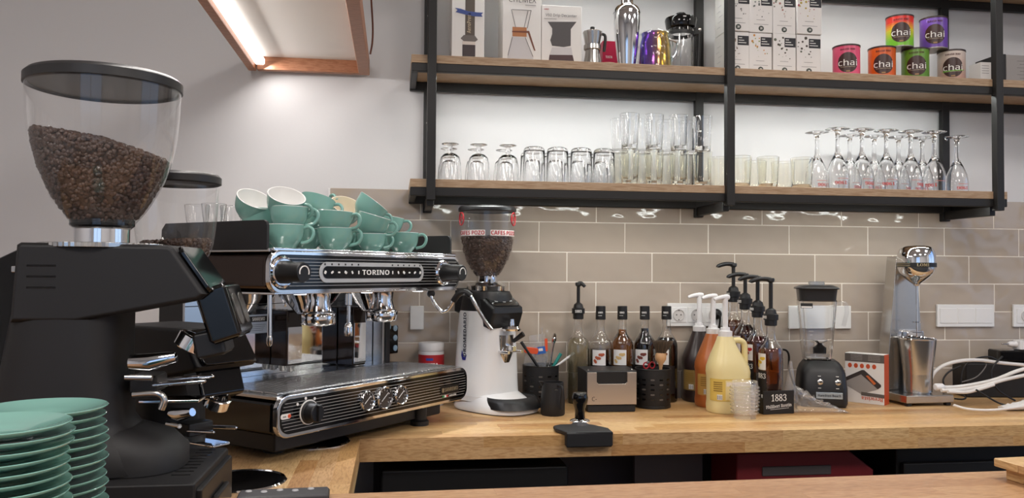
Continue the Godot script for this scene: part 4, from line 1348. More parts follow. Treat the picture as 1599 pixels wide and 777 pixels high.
func upper_shelf_things() -> void:
	var pw: Material = mats.paper_white
	var z := 0.22
	# press box
	var r := carton("press_box", "tall white carton printed with a dark coffee press and blue ribbon", 705, 756, -60, z, 0.09, pw)
	var t: Node3D = r[0]
	var w: float = r[1]
	var h: float = r[2]
	var f: float = r[3]
	var V := func(py: float) -> float: return (py + 60) / 147.0
	var U := func(px: float) -> float: return (px - 705) / 51.0
	var grey := mat("print_press", "#5a5048", 0.6)
	ink(t, "printed_tube", [[U.call(726), V.call(-40)], [U.call(741), V.call(-40)], [U.call(741), V.call(54)], [U.call(726), V.call(54)]], w, h, f, grey)
	ink(t, "printed_flange", [[U.call(719), V.call(53)], [U.call(724), V.call(48)], [U.call(741), V.call(48)], [U.call(746), V.call(54)], [U.call(742), V.call(57)], [U.call(724), V.call(57)]], w, h, f, mat("print_press2", "#6e6764", 0.6), 0.0008)
	ink(t, "printed_mug", [[U.call(722), V.call(57)], [U.call(742), V.call(57)], [U.call(742), V.call(79)], [U.call(722), V.call(79)]], w, h, f, mat("print_cream", "#d8cdc4", 0.6))
	ink(t, "printed_coffee", [[U.call(722), V.call(62)], [U.call(742), V.call(62)], [U.call(742), V.call(79)], [U.call(722), V.call(79)]], w, h, f, mat("print_coffee", "#43383a", 0.6), 0.0009)
	ink(t, "printed_ribbon", [[U.call(710), V.call(9)], [U.call(719), V.call(10)], [U.call(730), V.call(13)], [U.call(744), V.call(14)], [U.call(754), V.call(14)], [U.call(751), V.call(17)], [U.call(753), V.call(20)], [U.call(740), V.call(20)], [U.call(726), V.call(18)], [U.call(711), V.call(15)], [U.call(714), V.call(12)]], w, h, f, mat("print_blue", "#3d4f8f", 0.6), 0.0011)
	letters(t, "AeroPress", 0.012, mat("print_tan", "#b5a58c", 0.6), Vector3((U.call(732) - 0.5) * w, (1 - V.call(30)) * h, f + 0.0009), rot(Vector3.BACK, 90), 0, 0.8)
	# hourglass brewer box
	r = carton("brewer_box", "white carton printed with a glass hourglass brewer and wooden collar", 785, 845, -50, z, 0.12, pw)
	t = r[0]; w = r[1]; h = r[2]; f = r[3]
	V = func(py: float) -> float: return (py + 50) / 144.0
	U = func(px: float) -> float: return (px - 785) / 60.0
	var line := mat("print_line", "#6b6668", 0.6)
	var pale := mat("print_pale", "#c9c6c8", 0.6)
	ink(t, "printed_flask", [[U.call(799), V.call(54)], [U.call(820), V.call(54)], [U.call(833), V.call(82)], [U.call(832), V.call(88)], [U.call(826), V.call(90)], [U.call(797), V.call(90)], [U.call(792), V.call(87)], [U.call(793), V.call(80)]], w, h, f, pale)
	for e in [[[798, 13], [805, 40]], [[829, 13], [823, 40]], [[800, 54], [793, 82]], [[820, 54], [832, 82]], [[793, 87], [831, 89]], [[799, 13], [829, 13]], [[824, 14], [818, 40]]]:
		var a := Vector3((U.call(e[0][0]) - 0.5) * w, (1 - V.call(e[0][1])) * h, f + 0.0006)
		var b := Vector3((U.call(e[1][0]) - 0.5) * w, (1 - V.call(e[1][1])) * h, f + 0.0006)
		part(t, "printed_outline", mb().tube([a, b], 0.0009, 4), line)
	ink(t, "printed_collar", [[U.call(800), V.call(39)], [U.call(822), V.call(39)], [U.call(822), V.call(53)], [U.call(800), V.call(53)]], w, h, f, mat("print_collar", "#b4774c", 0.6), 0.0009)
	ink(t, "printed_cord", [[U.call(799.5), V.call(45)], [U.call(826), V.call(44)], [U.call(836), V.call(73)], [U.call(834), V.call(73)], [U.call(824), V.call(47)], [U.call(799.5), V.call(47)]], w, h, f, mat("print_cord", "#74402c", 0.6), 0.0012)
	letters(t, "CHEMEX", 0.017, line, Vector3((U.call(815) - 0.5) * w, (1 - V.call(-2)) * h, f + 0.0006), Basis.IDENTITY, 0, 1.0, "Droid Sans", false)
	part(t, "small_print", bx(Vector3((U.call(828) - 0.5) * w, (1 - V.call(5.5)) * h, f + 0.0004), Vector3(0.034, 0.0012, 0.0006)), line)
	# drip decanter box
	r = carton("decanter_box", "white carton printed with a dark dripper on a coffee decanter", 845.5, 908, 9, z, 0.12, pw)
	t = r[0]; w = r[1]; h = r[2]; f = r[3]
	V = func(py: float) -> float: return (py - 9) / 86.0
	U = func(px: float) -> float: return (px - 845.5) / 62.5
	var dk := mat("print_dark", "#504c4d", 0.6)
	ink(t, "printed_dripper", [[U.call(855), V.call(33)], [U.call(900), V.call(31)], [U.call(895), V.call(37)], [U.call(891), V.call(42)], [U.call(891), V.call(66)], [U.call(880), V.call(68)], [U.call(862), V.call(67)], [U.call(859), V.call(59)], [U.call(862), V.call(50)], [U.call(862), V.call(42)]], w, h, f, dk)
	ink(t, "printed_glass", [[U.call(862), V.call(69)], [U.call(892), V.call(68)], [U.call(894), V.call(79)], [U.call(858), V.call(80)]], w, h, f, pale)
	ink(t, "printed_coffee", [[U.call(858), V.call(80)], [U.call(894), V.call(79)], [U.call(898), V.call(94)], [U.call(856), V.call(94)]], w, h, f, mat("print_coffee2", "#4a3335", 0.6), 0.0008)
	letters(t, "V60 Drip Decanter", 0.0088, line, Vector3((U.call(876) - 0.5) * w, (1 - V.call(23)) * h, f + 0.0006), Basis.IDENTITY, 0, 1.02, "Droid Sans", false)
	letters(t, "HARIO", 0.0036, mat("print_red", "#b3262e", 0.5), Vector3((U.call(853) - 0.5) * w, (1 - V.call(15)) * h, f + 0.0006))
	part(t, "small_print", bx(Vector3((U.call(859) - 0.5) * w, (1 - V.call(28.5)) * h, f + 0.0004), Vector3(0.04, 0.001, 0.0006)), line)
	# moka pot, eight-sided
	var q := on_z(925, 80, 0.2)
	var p := Vector3(q.x, SHELF2, 0.2)
	var s := mpp(p)
	var H := func(py: float) -> float: return hgt(p, py) - SHELF2
	t = thing("moka_pot", "small eight-sided aluminium stovetop coffee pot with black knob", "coffee pot", p, 0.3)
	part(t, "boiler", mb().lathe([Vector2(0, 0), Vector2(15 * s, 0), Vector2(15 * s, 0.004), Vector2(11.5 * s, H.call(79))], 8, 0, TAU, 0.99), mats.steel)
	part(t, "ring", mb().lathe([Vector2(11.5 * s, H.call(79)), Vector2(13.5 * s, H.call(78)), Vector2(13.5 * s, H.call(71)), Vector2(11.5 * s, H.call(70.5))], 24), mats.steel)
	part(t, "pot", mb().lathe([Vector2(11.5 * s, H.call(70.5)), Vector2(15.5 * s, H.call(51)), Vector2(14 * s, H.call(50.5))], 8, 0, TAU, 0.99), mats.steel)
	part(t, "lid", mb().lathe([Vector2(15.8 * s, H.call(51)), Vector2(14.5 * s, H.call(49.5)), Vector2(4 * s, H.call(48)), Vector2(0, H.call(48))], 8, 0, TAU, 0.99), mats.steel)
	part(t, "knob", mb(Vector3(0, H.call(48.5), 0)).lathe([Vector2(2.4 * s, 0), Vector2(3.8 * s, 0.01), Vector2(3.2 * s, 0.013), Vector2(0, 0.013)], 14), mats.black)
	part(t, "handle", mb(Vector3.ZERO, rot(Vector3.UP, -20)).tube(smooth3([Vector3(15 * s, H.call(53), 0), Vector3(19 * s, H.call(54), 0), Vector3(20.5 * s, H.call(60), 0), Vector3(18.5 * s, H.call(80), 0)], 4), 0.005, 8), mats.black)
	# crimson bag behind the pot and a round tan tin
	r = carton("crimson_packet", "crimson packet standing behind the small coffee pot and shaker", 941, 966, 64, 0.1, 0.06, mat("crimson", "#b31340", 0.4), SHELF2, 0.0, "", "packet")
	t = r[0]
	letters(t, "TOSTA", 0.008, mats.ink_white, Vector3(-0.006, r[2] * 0.55, r[3] + 0.0006), Basis.IDENTITY, 0, 0.7)
	var tn := on_z(948, 90, 0.14)
	t = thing("tan_tin", "round tan lidded tin half hidden behind the shaker", "tin", Vector3(tn.x, SHELF2, 0.145))
	s = mpp(t.position)
	part(t, "body", mb().lathe([Vector2(0, 0), Vector2(0.038, 0), Vector2(0.039, 0.002), Vector2(0.039, 0.02), Vector2(0, 0.02)], 32), mat("tan", "#c9a98a", 0.5))
	part(t, "lid", mb().lathe([Vector2(0.0398, 0.0205), Vector2(0.04, 0.026), Vector2(0.03, 0.031), Vector2(0, 0.033)], 32), mat("tan2", "#c29f7c", 0.45))
	# cocktail shaker
	q = on_z(978.5, 80, 0.21)
	p = Vector3(q.x, SHELF2, 0.21)
	t = thing("cocktail_shaker", "tall polished steel cocktail shaker beside the rainbow jug", "shaker", p)
	var pr := prof(p, [[13.5, 101.5], [14.2, 100], [17, 75], [20, 45], [21, 28], [20.8, 21]])
	pr[0] = Vector2(pr[0].x, 0)
	part(t, "cup", mb().lathe([Vector2(0, 0)] + smooth3(pr, 3), 44), mats.chrome)
	part(t, "shoulder", mb().lathe(smooth3(prof(p, [[21.2, 21], [20.6, 17.5], [17, 11.5], [11.5, 8.5], [10.5, 7.5]]), 3), 44), mats.chrome)
	part(t, "cap", mb().lathe(smooth3(prof(p, [[10, 8], [9.6, 0], [9, -10], [7, -16], [0.0, -18]]), 3), 32), mats.chrome)
	# rainbow milk jug in a crumpled clear bag
	q = on_z(1023, 80, 0.2)
	p = Vector3(q.x, SHELF2, 0.2)
	t = thing("rainbow_jug", "iridescent rainbow steel milk jug wrapped in clear film", "jug", p)
	s = mpp(p)
	H = func(py: float) -> float: return hgt(p, py) - SHELF2
	var jug := mb()
	jug.paint = true
	var hues := [Color("#2f6fb0"), Color("#5a34b8"), Color("#7a2fb0"), Color("#b08a2a"), Color("#c8a53a"), Color("#4f9a94"), Color("#4c7fae"), Color("#7d3fb0"), Color("#b7a23f"), Color("#3f8f9a")]
	var jp := [Vector2(25 * s, 0), Vector2(25.5 * s, 0.01), Vector2(24 * s, H.call(72)), Vector2(20.5 * s, H.call(58)), Vector2(21.5 * s, H.call(53))]
	var sect := 40
	for i in sect:
		var fr := float(i) / sect * hues.size() * 1.0
		var c0: Color = hues[int(fr) % hues.size()].lerp(hues[(int(fr) + 1) % hues.size()], fr - int(fr))
		jug.ink = c0.srgb_to_linear()
		jug.lathe(jp, 1, -1.9 + TAU * i / sect, -1.9 + TAU * (i + 1) / sect)
	var jm := mat("iridescent", "#ffffff", 0.14, 0.9)
	jm.vertex_color_use_as_albedo = true
	part(t, "body", jug, jm)
	part(t, "handle", mb(Vector3.ZERO, rot(Vector3.UP, 6)).tube(smooth3([Vector3(20 * s, H.call(60), 0), Vector3(32 * s, H.call(61), 0), Vector3(38 * s, H.call(66), 0), Vector3(35 * s, H.call(80), 0), Vector3(25 * s, H.call(94), 0)], 5), 0.0045, 10), mats.chrome)
	var film := mb()
	var fr2 := []
	for i in 9:
		var rg := []
		for j in 30:
			var a := TAU * j / 30
			var rr := (27.5 + 1.3 * sin(j * 5.1 + i * 2.3) + 1.0 * sin(j * 2.7 - i * 3.9)) * s
			if i == 8: rr *= 0.8
			rg.append(Vector3(cos(a) * rr, lerpf(0.001, H.call(51), i / 8.0) + 0.003 * sin(j * 3.3 + i), sin(a) * rr))
		fr2.append(rg)
	part(t, "clear_film", film.loft(fr2, false), clear("film", "#f4f4f4", 0.05, 0.08))
	# french press
	q = on_z(1063, 80, 0.12)
	p = Vector3(q.x, SHELF2, 0.12)
	t = thing("french_press", "glass french press with black lid and frame by the shelf post", "coffee press", p)
	s = mpp(p)
	H = func(py: float) -> float: return hgt(p, py) - SHELF2
	part(t, "glass_beaker", mb(Vector3(0, 0.012, 0)).lathe(shell([Vector2(19 * s, 0), Vector2(19.5 * s, 0.01), Vector2(19.5 * s, H.call(38) - 0.012)], 0.0018, 0.003), 32), mats.glass)
	part(t, "base", mb().lathe([Vector2(0, 0), Vector2(22 * s, 0), Vector2(21 * s, 0.012), Vector2(0, 0.012)], 32), mat("press_grey", "#6f6b69", 0.4))
	part(t, "lid", mb().lathe([Vector2(20 * s, H.call(46)), Vector2(23 * s, H.call(44)), Vector2(25 * s, H.call(33)), Vector2(24 * s, H.call(29.5)), Vector2(8 * s, H.call(26)), Vector2(0, H.call(26))], 36), mats.black_gloss)
	part(t, "knob", mb().ball(Vector3(0, H.call(22.5), 0), Vector3(8 * s, 0.0065, 8 * s)), mats.black_gloss)
	part(t, "plunger_rod", mb().tube([Vector3(0, 0.02, 0), Vector3(0, H.call(26), 0)], 0.0018, 8), mats.steel)
	part(t, "band", mb().lathe([Vector2(20 * s, H.call(57)), Vector2(20.6 * s, H.call(57)), Vector2(20.6 * s, H.call(51)), Vector2(20 * s, H.call(51))], 32), mats.black)
	part(t, "handle", mb(Vector3.ZERO, rot(Vector3.UP, -12)).tube([Vector3(20 * s, H.call(54), 0), Vector3(28 * s, H.call(53), 0), Vector3(28.5 * s, H.call(60), 0), Vector3(26.5 * s, 0.03, 0), Vector3(20 * s, 0.012, 0)], 0.0075, 10), mats.black)
	# tea boxes: four columns, two rows
	var flowers := [["#7d6a5c", "#9c8a78"], ["#c98a3c", "#8d9a55"], ["#5d6152", "#4a4038"], ["#5d6152", "#4a4038"], ["#8b8d8a", "#6f6b6a"], ["#77807a", "#5a5f5b"], ["#a4746a", "#7c7f70"], ["#b0566c", "#b5a04a"]]
	var names := ["feathery brown sprig", "orange and green blossoms", "dark leaves and berries, inner one", "dark leaves and berries, outer one", "pale grey flecks", "grey green flecks", "reddish sprig", "pink buds"]
	for row in 2:
		for i in 4:
			var x0: float = [1133.5, 1170.5, 1207, 1243.5][i]
			var x1: float = [1170, 1206.5, 1243, 1281.5][i]
			var base := SHELF2 + 0.1345 * row
			var k := row * 4 + i
			var zf: float = 0.235 + [0.0, -0.004, 0.0, 0.002, 0.006, 0.0, -0.002, 0.008][k]
			var a := on_z(x0, 60, 0.235)
			var b := on_z(x1, 60, 0.235)
			var bw := b.x - a.x - 0.0006
			var bt := thing("tea_box", "white tea carton printed with %s, %s row" % [names[k], "bottom" if row == 0 else "top"], "box", Vector3((a.x + b.x) / 2, base, zf - 0.05), 0.0, "white tea cartons on the upper shelf")
			var bh := 0.134
			part(bt, "carton", bx(Vector3(0, bh / 2, 0), Vector3(bw, bh, 0.1), 0.0015), pw)
			var ff := 0.05
			ink(bt, "name_label", [[0.5, 0.1], [0.98, 0.1], [0.98, 0.33], [0.5, 0.33]], bw, bh, ff, mat("label_navy", "#26262c", 0.6))
			for ln in 3:
				part(bt, "label_print", bx(Vector3((0.62 + 0.04 * ln - 0.5) * bw, (1 - 0.15 - ln * 0.06) * bh, ff + 0.0007), Vector3(bw * (0.14 + 0.1 * ln), 0.0022, 0.0006)), mats.ink_white)
			for n in 16:
				var fx := clampf(0.25 + rng.randfn(0, 0.14) + n * 0.022, 0.05, 0.92)
				var fy := 0.05 + n * 0.033 + rng.randf() * 0.08
				if fx > 0.46 and fy < 0.37: fx = 0.4 * rng.randf() + 0.05
				var big := rng.randf_range(0.02, 0.07) * (1.0 - n * 0.04)
				ink(bt, "printed_petal", disc(fx, fy, big, big * 0.6, 7), bw, bh, ff, mat("petal_%s" % flowers[k][n % 2], flowers[k][n % 2], 0.6), 0.0004 + 0.00004 * n)
			for e in [[0.48, 0.69, 0.36], [0.5, 0.8, 0.62]]:
				part(bt, "small_print", bx(Vector3((e[0] - 0.5) * bw, (1 - e[1]) * bh, ff + 0.0004), Vector3(bw * e[2], 0.0009, 0.0006)), line)
			ink(bt, "round_badge", disc(0.5, 0.9, 0.115, 0.065), bw, bh, ff, mat("badge_green", "#3c443e", 0.6), 0.0007)
			letters(bt, "20", 0.0065, mats.ink_white, Vector3(0, 0.1 * bh, ff + 0.0011), Basis.IDENTITY, 0, 0.8)
			for n in 5:   # faint print on the side that faces the press
				part(bt, "side_print", bx(Vector3(-bw / 2 - 0.0003, bh * (0.2 + 0.13 * n), -0.02 + 0.01 * (n % 3)), Vector3(0.0006, 0.0014, 0.03)), pale)
	# chai tins
	var tins := [[1321.5, 0, "#e2577c", "#e2577c", "pink"], [1377, 0, "#d9601f", "#d9601f", "orange"], [1429, 0, "#5c8a2c", "#6a9a33", "green"], [1485.5, 0, "#b98d7c", "#d8cbc2", "beige speckled"], [1405, 1, "#7cc433", "#e0372e", "red to yellow to green"], [1458, 1, "#6d48a8", "#7a55b8", "purple"]]
	for e in tins:
		var tz := 0.2
		var rad := 0.0437
		q = on_z(e[0], 90, tz)
		var ty: float = SHELF2 + 0.001 + 0.1105 * e[1]
		p = Vector3(q.x, ty, tz)
		t = thing("chai_tin", "%s chai tin with brown round label on the upper shelf" % e[4], "tin", p, 0.0, "chai tins on the upper shelf")
		t.rotation.y = atan2(cp.x - p.x, cp.z - p.z) + 0.12
		var body := mb()
		body.paint = true
		var lo := Color(e[2]).srgb_to_linear()
		var hi := Color(e[3]).srgb_to_linear()
		var mid := Color("#e3c52c").srgb_to_linear()
		for i in 14:
			var g := (i + 0.5) / 14.0
			body.ink = lo.lerp(hi, g)
			if e[1] == 1 and e[0] < 1420: body.ink = lo.lerp(mid, clampf(g * 2.4 - 0.5, 0, 1)) if g < 0.55 else mid.lerp(hi, clampf((g - 0.5) * 3.2, 0, 1))
			body.lathe([Vector2(rad, 0.003 + 0.101 * i / 14.0), Vector2(rad, 0.003 + 0.101 * (i + 1) / 14.0)], 40)
		var tm := mat("tin_print", "#ffffff", 0.3)
		tm.vertex_color_use_as_albedo = true
		part(t, "body", body, tm)
		part(t, "bottom_rim", mb().lathe([Vector2(0, 0), Vector2(rad + 0.0006, 0), Vector2(rad + 0.0008, 0.003), Vector2(rad, 0.003)], 40), mat("rim_steel", "#b0a9a2", 0.3, 0.8))
		part(t, "lid", mb().lathe([Vector2(rad + 0.0012, 0.1035), Vector2(rad + 0.0014, 0.1085), Vector2(rad - 0.001, 0.1095), Vector2(rad - 0.003, 0.108), Vector2(0, 0.108)], 40), mat("lid_brown", "#3a2a28", 0.35))
		# brown round label bent round the tin
		var lab := mb()
		var R := rad + 0.0003
		for i in 20:
			var u0 := -1.0 + 2.0 * i / 20
			var u1 := -1.0 + 2.0 * (i + 1) / 20
			var h0 := sqrt(maxf(0, 1 - u0 * u0)) * 0.034
			var h1 := sqrt(maxf(0, 1 - u1 * u1)) * 0.034
			var a0 := u0 * 0.034 / R
			var a1 := u1 * 0.034 / R
			var A := Vector3(sin(a0) * R, 0.047, cos(a0) * R)
			var B := Vector3(sin(a1) * R, 0.047, cos(a1) * R)
			var na := Vector3(sin(a0), 0, cos(a0))
			var nb := Vector3(sin(a1), 0, cos(a1))
			lab.quad(A - Vector3.UP * h0, B - Vector3.UP * h1, B + Vector3.UP * h1, A + Vector3.UP * h0, na, nb, nb, na)
		part(t, "round_label", lab, mat("label_brown", "#3e2420", 0.35))
		letters(t, "chai", 0.0205, mats.ink_white, Vector3(0, 0.046, 0), Basis.IDENTITY, R + 0.0003, 1.3, "Droid Sans", false)
		letters(t, "DAVID RIO", 0.0056, mat("ink_maroon", "#5b2a2c", 0.5), Vector3(0, 0.091, 0), Basis.IDENTITY, R + 0.0002, 1.25)
		part(t, "cup_print", mb(Vector3(0, 0.018, 0)).lathe([Vector2(R + 0.0004, -0.003), Vector2(R + 0.0004, 0.002)], 4, -0.14, 0.14), mat("print_gold", "#9a7448", 0.5))
		part(t, "small_print", mb(Vector3(0, 0.032, 0)).lathe([Vector2(R + 0.0004, -0.0006), Vector2(R + 0.0004, 0.0006)], 10, -0.55, 0.55), mat("print_tan", "#b5a58c", 0.6))
		if e[0] > 1480:
			part(t, "green_stroke", mb(Vector3(0, 0.035, 0), rot(Vector3.BACK, 3)).lathe([Vector2(R + 0.0008, -0.0018), Vector2(R + 0.0008, 0.0018)], 12, -0.75, 0.85), mat("stroke_green", "#6fae3a", 0.5))
	# boxes at the right end
	r = carton("small_white_box", "small white box half behind the shelving post", 1531, 1549, 97, 0.18, 0.06, pw)
	for n in 4:
		part(r[0], "printed_line", bx(Vector3(-0.004, r[2] * (0.85 - n * 0.1), r[3] + 0.0003), Vector3(r[1] * 0.6, 0.0012, 0.0006)), line)
	r = carton("grey_box", "grey printed box with a black end beyond the outer shelving post", 1571, 1640, 87, 0.2, 0.12, mat("box_grey", "#9a9592", 0.6))
	part(r[0], "black_end", bx(Vector3(-r[1] / 2 - 0.0135, r[2] / 2 + 0.001, 0), Vector3(0.026, r[2] + 0.002, 0.121), 0.001), mats.ink_black)
	for n in 6:
		part(r[0], "printed_line", bx(Vector3(0.01, r[2] * (0.82 - n * 0.11), r[3] + 0.0003), Vector3(r[1] * (0.5 if n % 2 else 0.62), 0.0012, 0.0006)), line)

# ---------------------------------------------------------------- glasses on the lower shelf
func glass_row(called: String, label: String, group: String, mesh: Mesh, spots: Array, y := SHELF1, m: Material = null) -> Array:
	var out := []
	for e in spots:
		var q := on_z(e[0], 250, e[1])
		out.append(solo(called, label, "glass", mesh, m if m else mats.glass, Vector3(q.x, y + 0.0005, e[1]), rng.randf() * TAU, group))
	return out

func lower_shelf_glasses() -> void:
	# stemmed water goblets, upside down
	var gob := shell([Vector2(0.018, 0.0), Vector2(0.026, 0.004), Vector2(0.032, 0.02), Vector2(0.0345, 0.045), Vector2(0.0375, 0.078)], 0.0022, 0.006)
	var g2 := [Vector2(0, 0.118), Vector2(0.005, 0.118), Vector2(0.026, 0.116), Vector2(0.0275, 0.1145), Vector2(0.024, 0.113), Vector2(0.008, 0.109), Vector2(0.0065, 0.1), Vector2(0.007, 0.088), Vector2(0.02, 0.083), Vector2(0.029, 0.074), Vector2(0.033, 0.055), Vector2(0.037, 0.0), Vector2(0.0355, 0.0), Vector2(0.031, 0.054), Vector2(0.027, 0.071), Vector2(0.018, 0.079), Vector2(0, 0.081)]
	g2.reverse()
	var goblet := mb().lathe(g2, 36).mesh()
	glass_row("goblet", "clear footed goblet upside down beside the end post, front row", "upturned goblets, front row", goblet, [[703, 0.235], [747.5, 0.235], [793, 0.235]])
	glass_row("goblet", "clear footed goblet upside down behind another goblet", "upturned goblets, back row", goblet, [[701, 0.13], [743, 0.13], [787, 0.13]])
	# upturned tumblers
	var t2 := [Vector2(0, 0.112), Vector2(0.026, 0.112), Vector2(0.0315, 0.108), Vector2(0.034, 0.1), Vector2(0.0355, 0.0), Vector2(0.034, 0.0), Vector2(0.032, 0.095), Vector2(0.028, 0.1), Vector2(0, 0.101)]
	t2.reverse()
	var tum := mb().lathe(t2, 36).mesh()
	glass_row("tumbler", "clear straight tumbler upside down between the goblets and tall glasses", "upturned tumblers, front row", tum, [[834, 0.235], [870.5, 0.235], [907.5, 0.235], [943, 0.235]])
	glass_row("tumbler", "clear tumbler upside down against the wall behind other tumblers", "upturned tumblers, back row", tum, [[829, 0.12], [864, 0.12], [899, 0.12], [934, 0.12]])
	# tall glasses, stacked two high
	var tall := mb().lathe(shell([Vector2(0.0245, 0.0), Vector2(0.026, 0.002), Vector2(0.027, 0.02), Vector2(0.029, 0.06), Vector2(0.0315, 0.112)], 0.0018, 0.014), 36).mesh()
	var gt := solid_glass("glass_tinted", "#fefdf6")
	var front := [[983, 0.235], [1021, 0.235], [1060, 0.235], [1097, 0.235]]
	var back := [[968, 0.14], [1003, 0.14], [1039, 0.14], [1075, 0.14]]
	glass_row("tall_glass", "clear tall glass at the bottom of a stacked pair, front row", "stacked tall glasses, lower front", tall, front, SHELF1, gt)
	glass_row("tall_glass", "clear tall glass at the bottom of a stacked pair, back row", "stacked tall glasses, lower back", tall, back, SHELF1, gt)
	glass_row("tall_glass", "clear tall glass standing on another one, front row", "stacked tall glasses, upper front", tall, front, SHELF1 + 0.1145)
	glass_row("tall_glass", "clear tall glass standing on another one, back row", "stacked tall glasses, upper back", tall, back, SHELF1 + 0.1145)
	glass_row("tall_glass", "single clear tall glass just beside the middle shelving post", "", tall, [[1122, 0.12]], SHELF1, gt)
	# wide low glasses
	var low := mb().lathe(shell([Vector2(0.027, 0.0), Vector2(0.03, 0.003), Vector2(0.0325, 0.03), Vector2(0.0365, 0.1)], 0.002, 0.013), 36).mesh()
	glass_row("water_glass", "clear water glass between the middle post and the flutes, front row", "water glasses, front row", low, [[1156, 0.235], [1199, 0.235], [1252, 0.235]], SHELF1, gt)
	glass_row("water_glass", "clear water glass standing behind the other water glasses", "water glasses, back row", low, [[1180, 0.13], [1222, 0.13]], SHELF1, gt)
	# beer flutes upside down, printed 1906
	var fl := [Vector2(0, 0.208), Vector2(0.006, 0.208), Vector2(0.035, 0.2065), Vector2(0.0395, 0.2045), Vector2(0.035, 0.2025), Vector2(0.012, 0.199), Vector2(0.0075, 0.192), Vector2(0.0062, 0.165), Vector2(0.0075, 0.13), Vector2(0.012, 0.118), Vector2(0.022, 0.098), Vector2(0.0325, 0.072), Vector2(0.0375, 0.045), Vector2(0.0375, 0.0), Vector2(0.0359, 0.0), Vector2(0.0358, 0.045), Vector2(0.0305, 0.072), Vector2(0.02, 0.096), Vector2(0.01, 0.113), Vector2(0, 0.117)]
	fl.reverse()
	var flute := mb().lathe(fl, 40).mesh()
	var red := mat("print_scarlet", "#c8352b", 0.5)
	var spots := [[1276, 0.14, -0.008], [1308, 0.215, 0.0], [1346, 0.215, 0.0], [1384, 0.215, 0.0], [1422, 0.215, 0.0], [1459, 0.215, 0.0], [1494, 0.14, -0.008], [1327, 0.1, 0.0], [1365, 0.1, 0.0], [1403, 0.1, 0.0], [1440, 0.1, 0.0]]
	var tellings := ["nearest the water glasses", "second from the water glasses", "third from the water glasses", "fourth from the water glasses", "fifth from the water glasses", "sixth from the water glasses", "at the outer end"]
	for i in spots.size():
		var e: Array = spots[i]
		var q := on_z(e[0], 250, e[1])
		var lb: String = "stemmed beer glass upside down printed 1906, front row, " + tellings[i] if i < 7 else "stemmed beer glass upside down printed 1906, back row by the wall"
		var t := thing("beer_flute", lb, "glass", Vector3(q.x, SHELF1 + 0.0005, e[1]), 0.0, "upturned beer glasses printed 1906")
		part(t, "glass", flute, mats.glass)
		var turn := Basis(Vector3.UP, [0.1, -0.2, 0.25, -0.35, 0.5, -0.9, -0.1, 0.3, -0.4, 0.6, -0.6][i]) * rot(Vector3.BACK, 180)
		letters(t, "1906", 0.0115, red, Vector3(0, 0.022, 0), turn, 0.0377, 1.15, "Droid Serif")
		part(t, "red_print", mb(Vector3(0, 0.036, 0)).lathe([Vector2(0.038, -0.0008), Vector2(0.038, 0.0008)], 10, -0.5, 0.5), mat("print_rose", "#d8877c", 0.5))

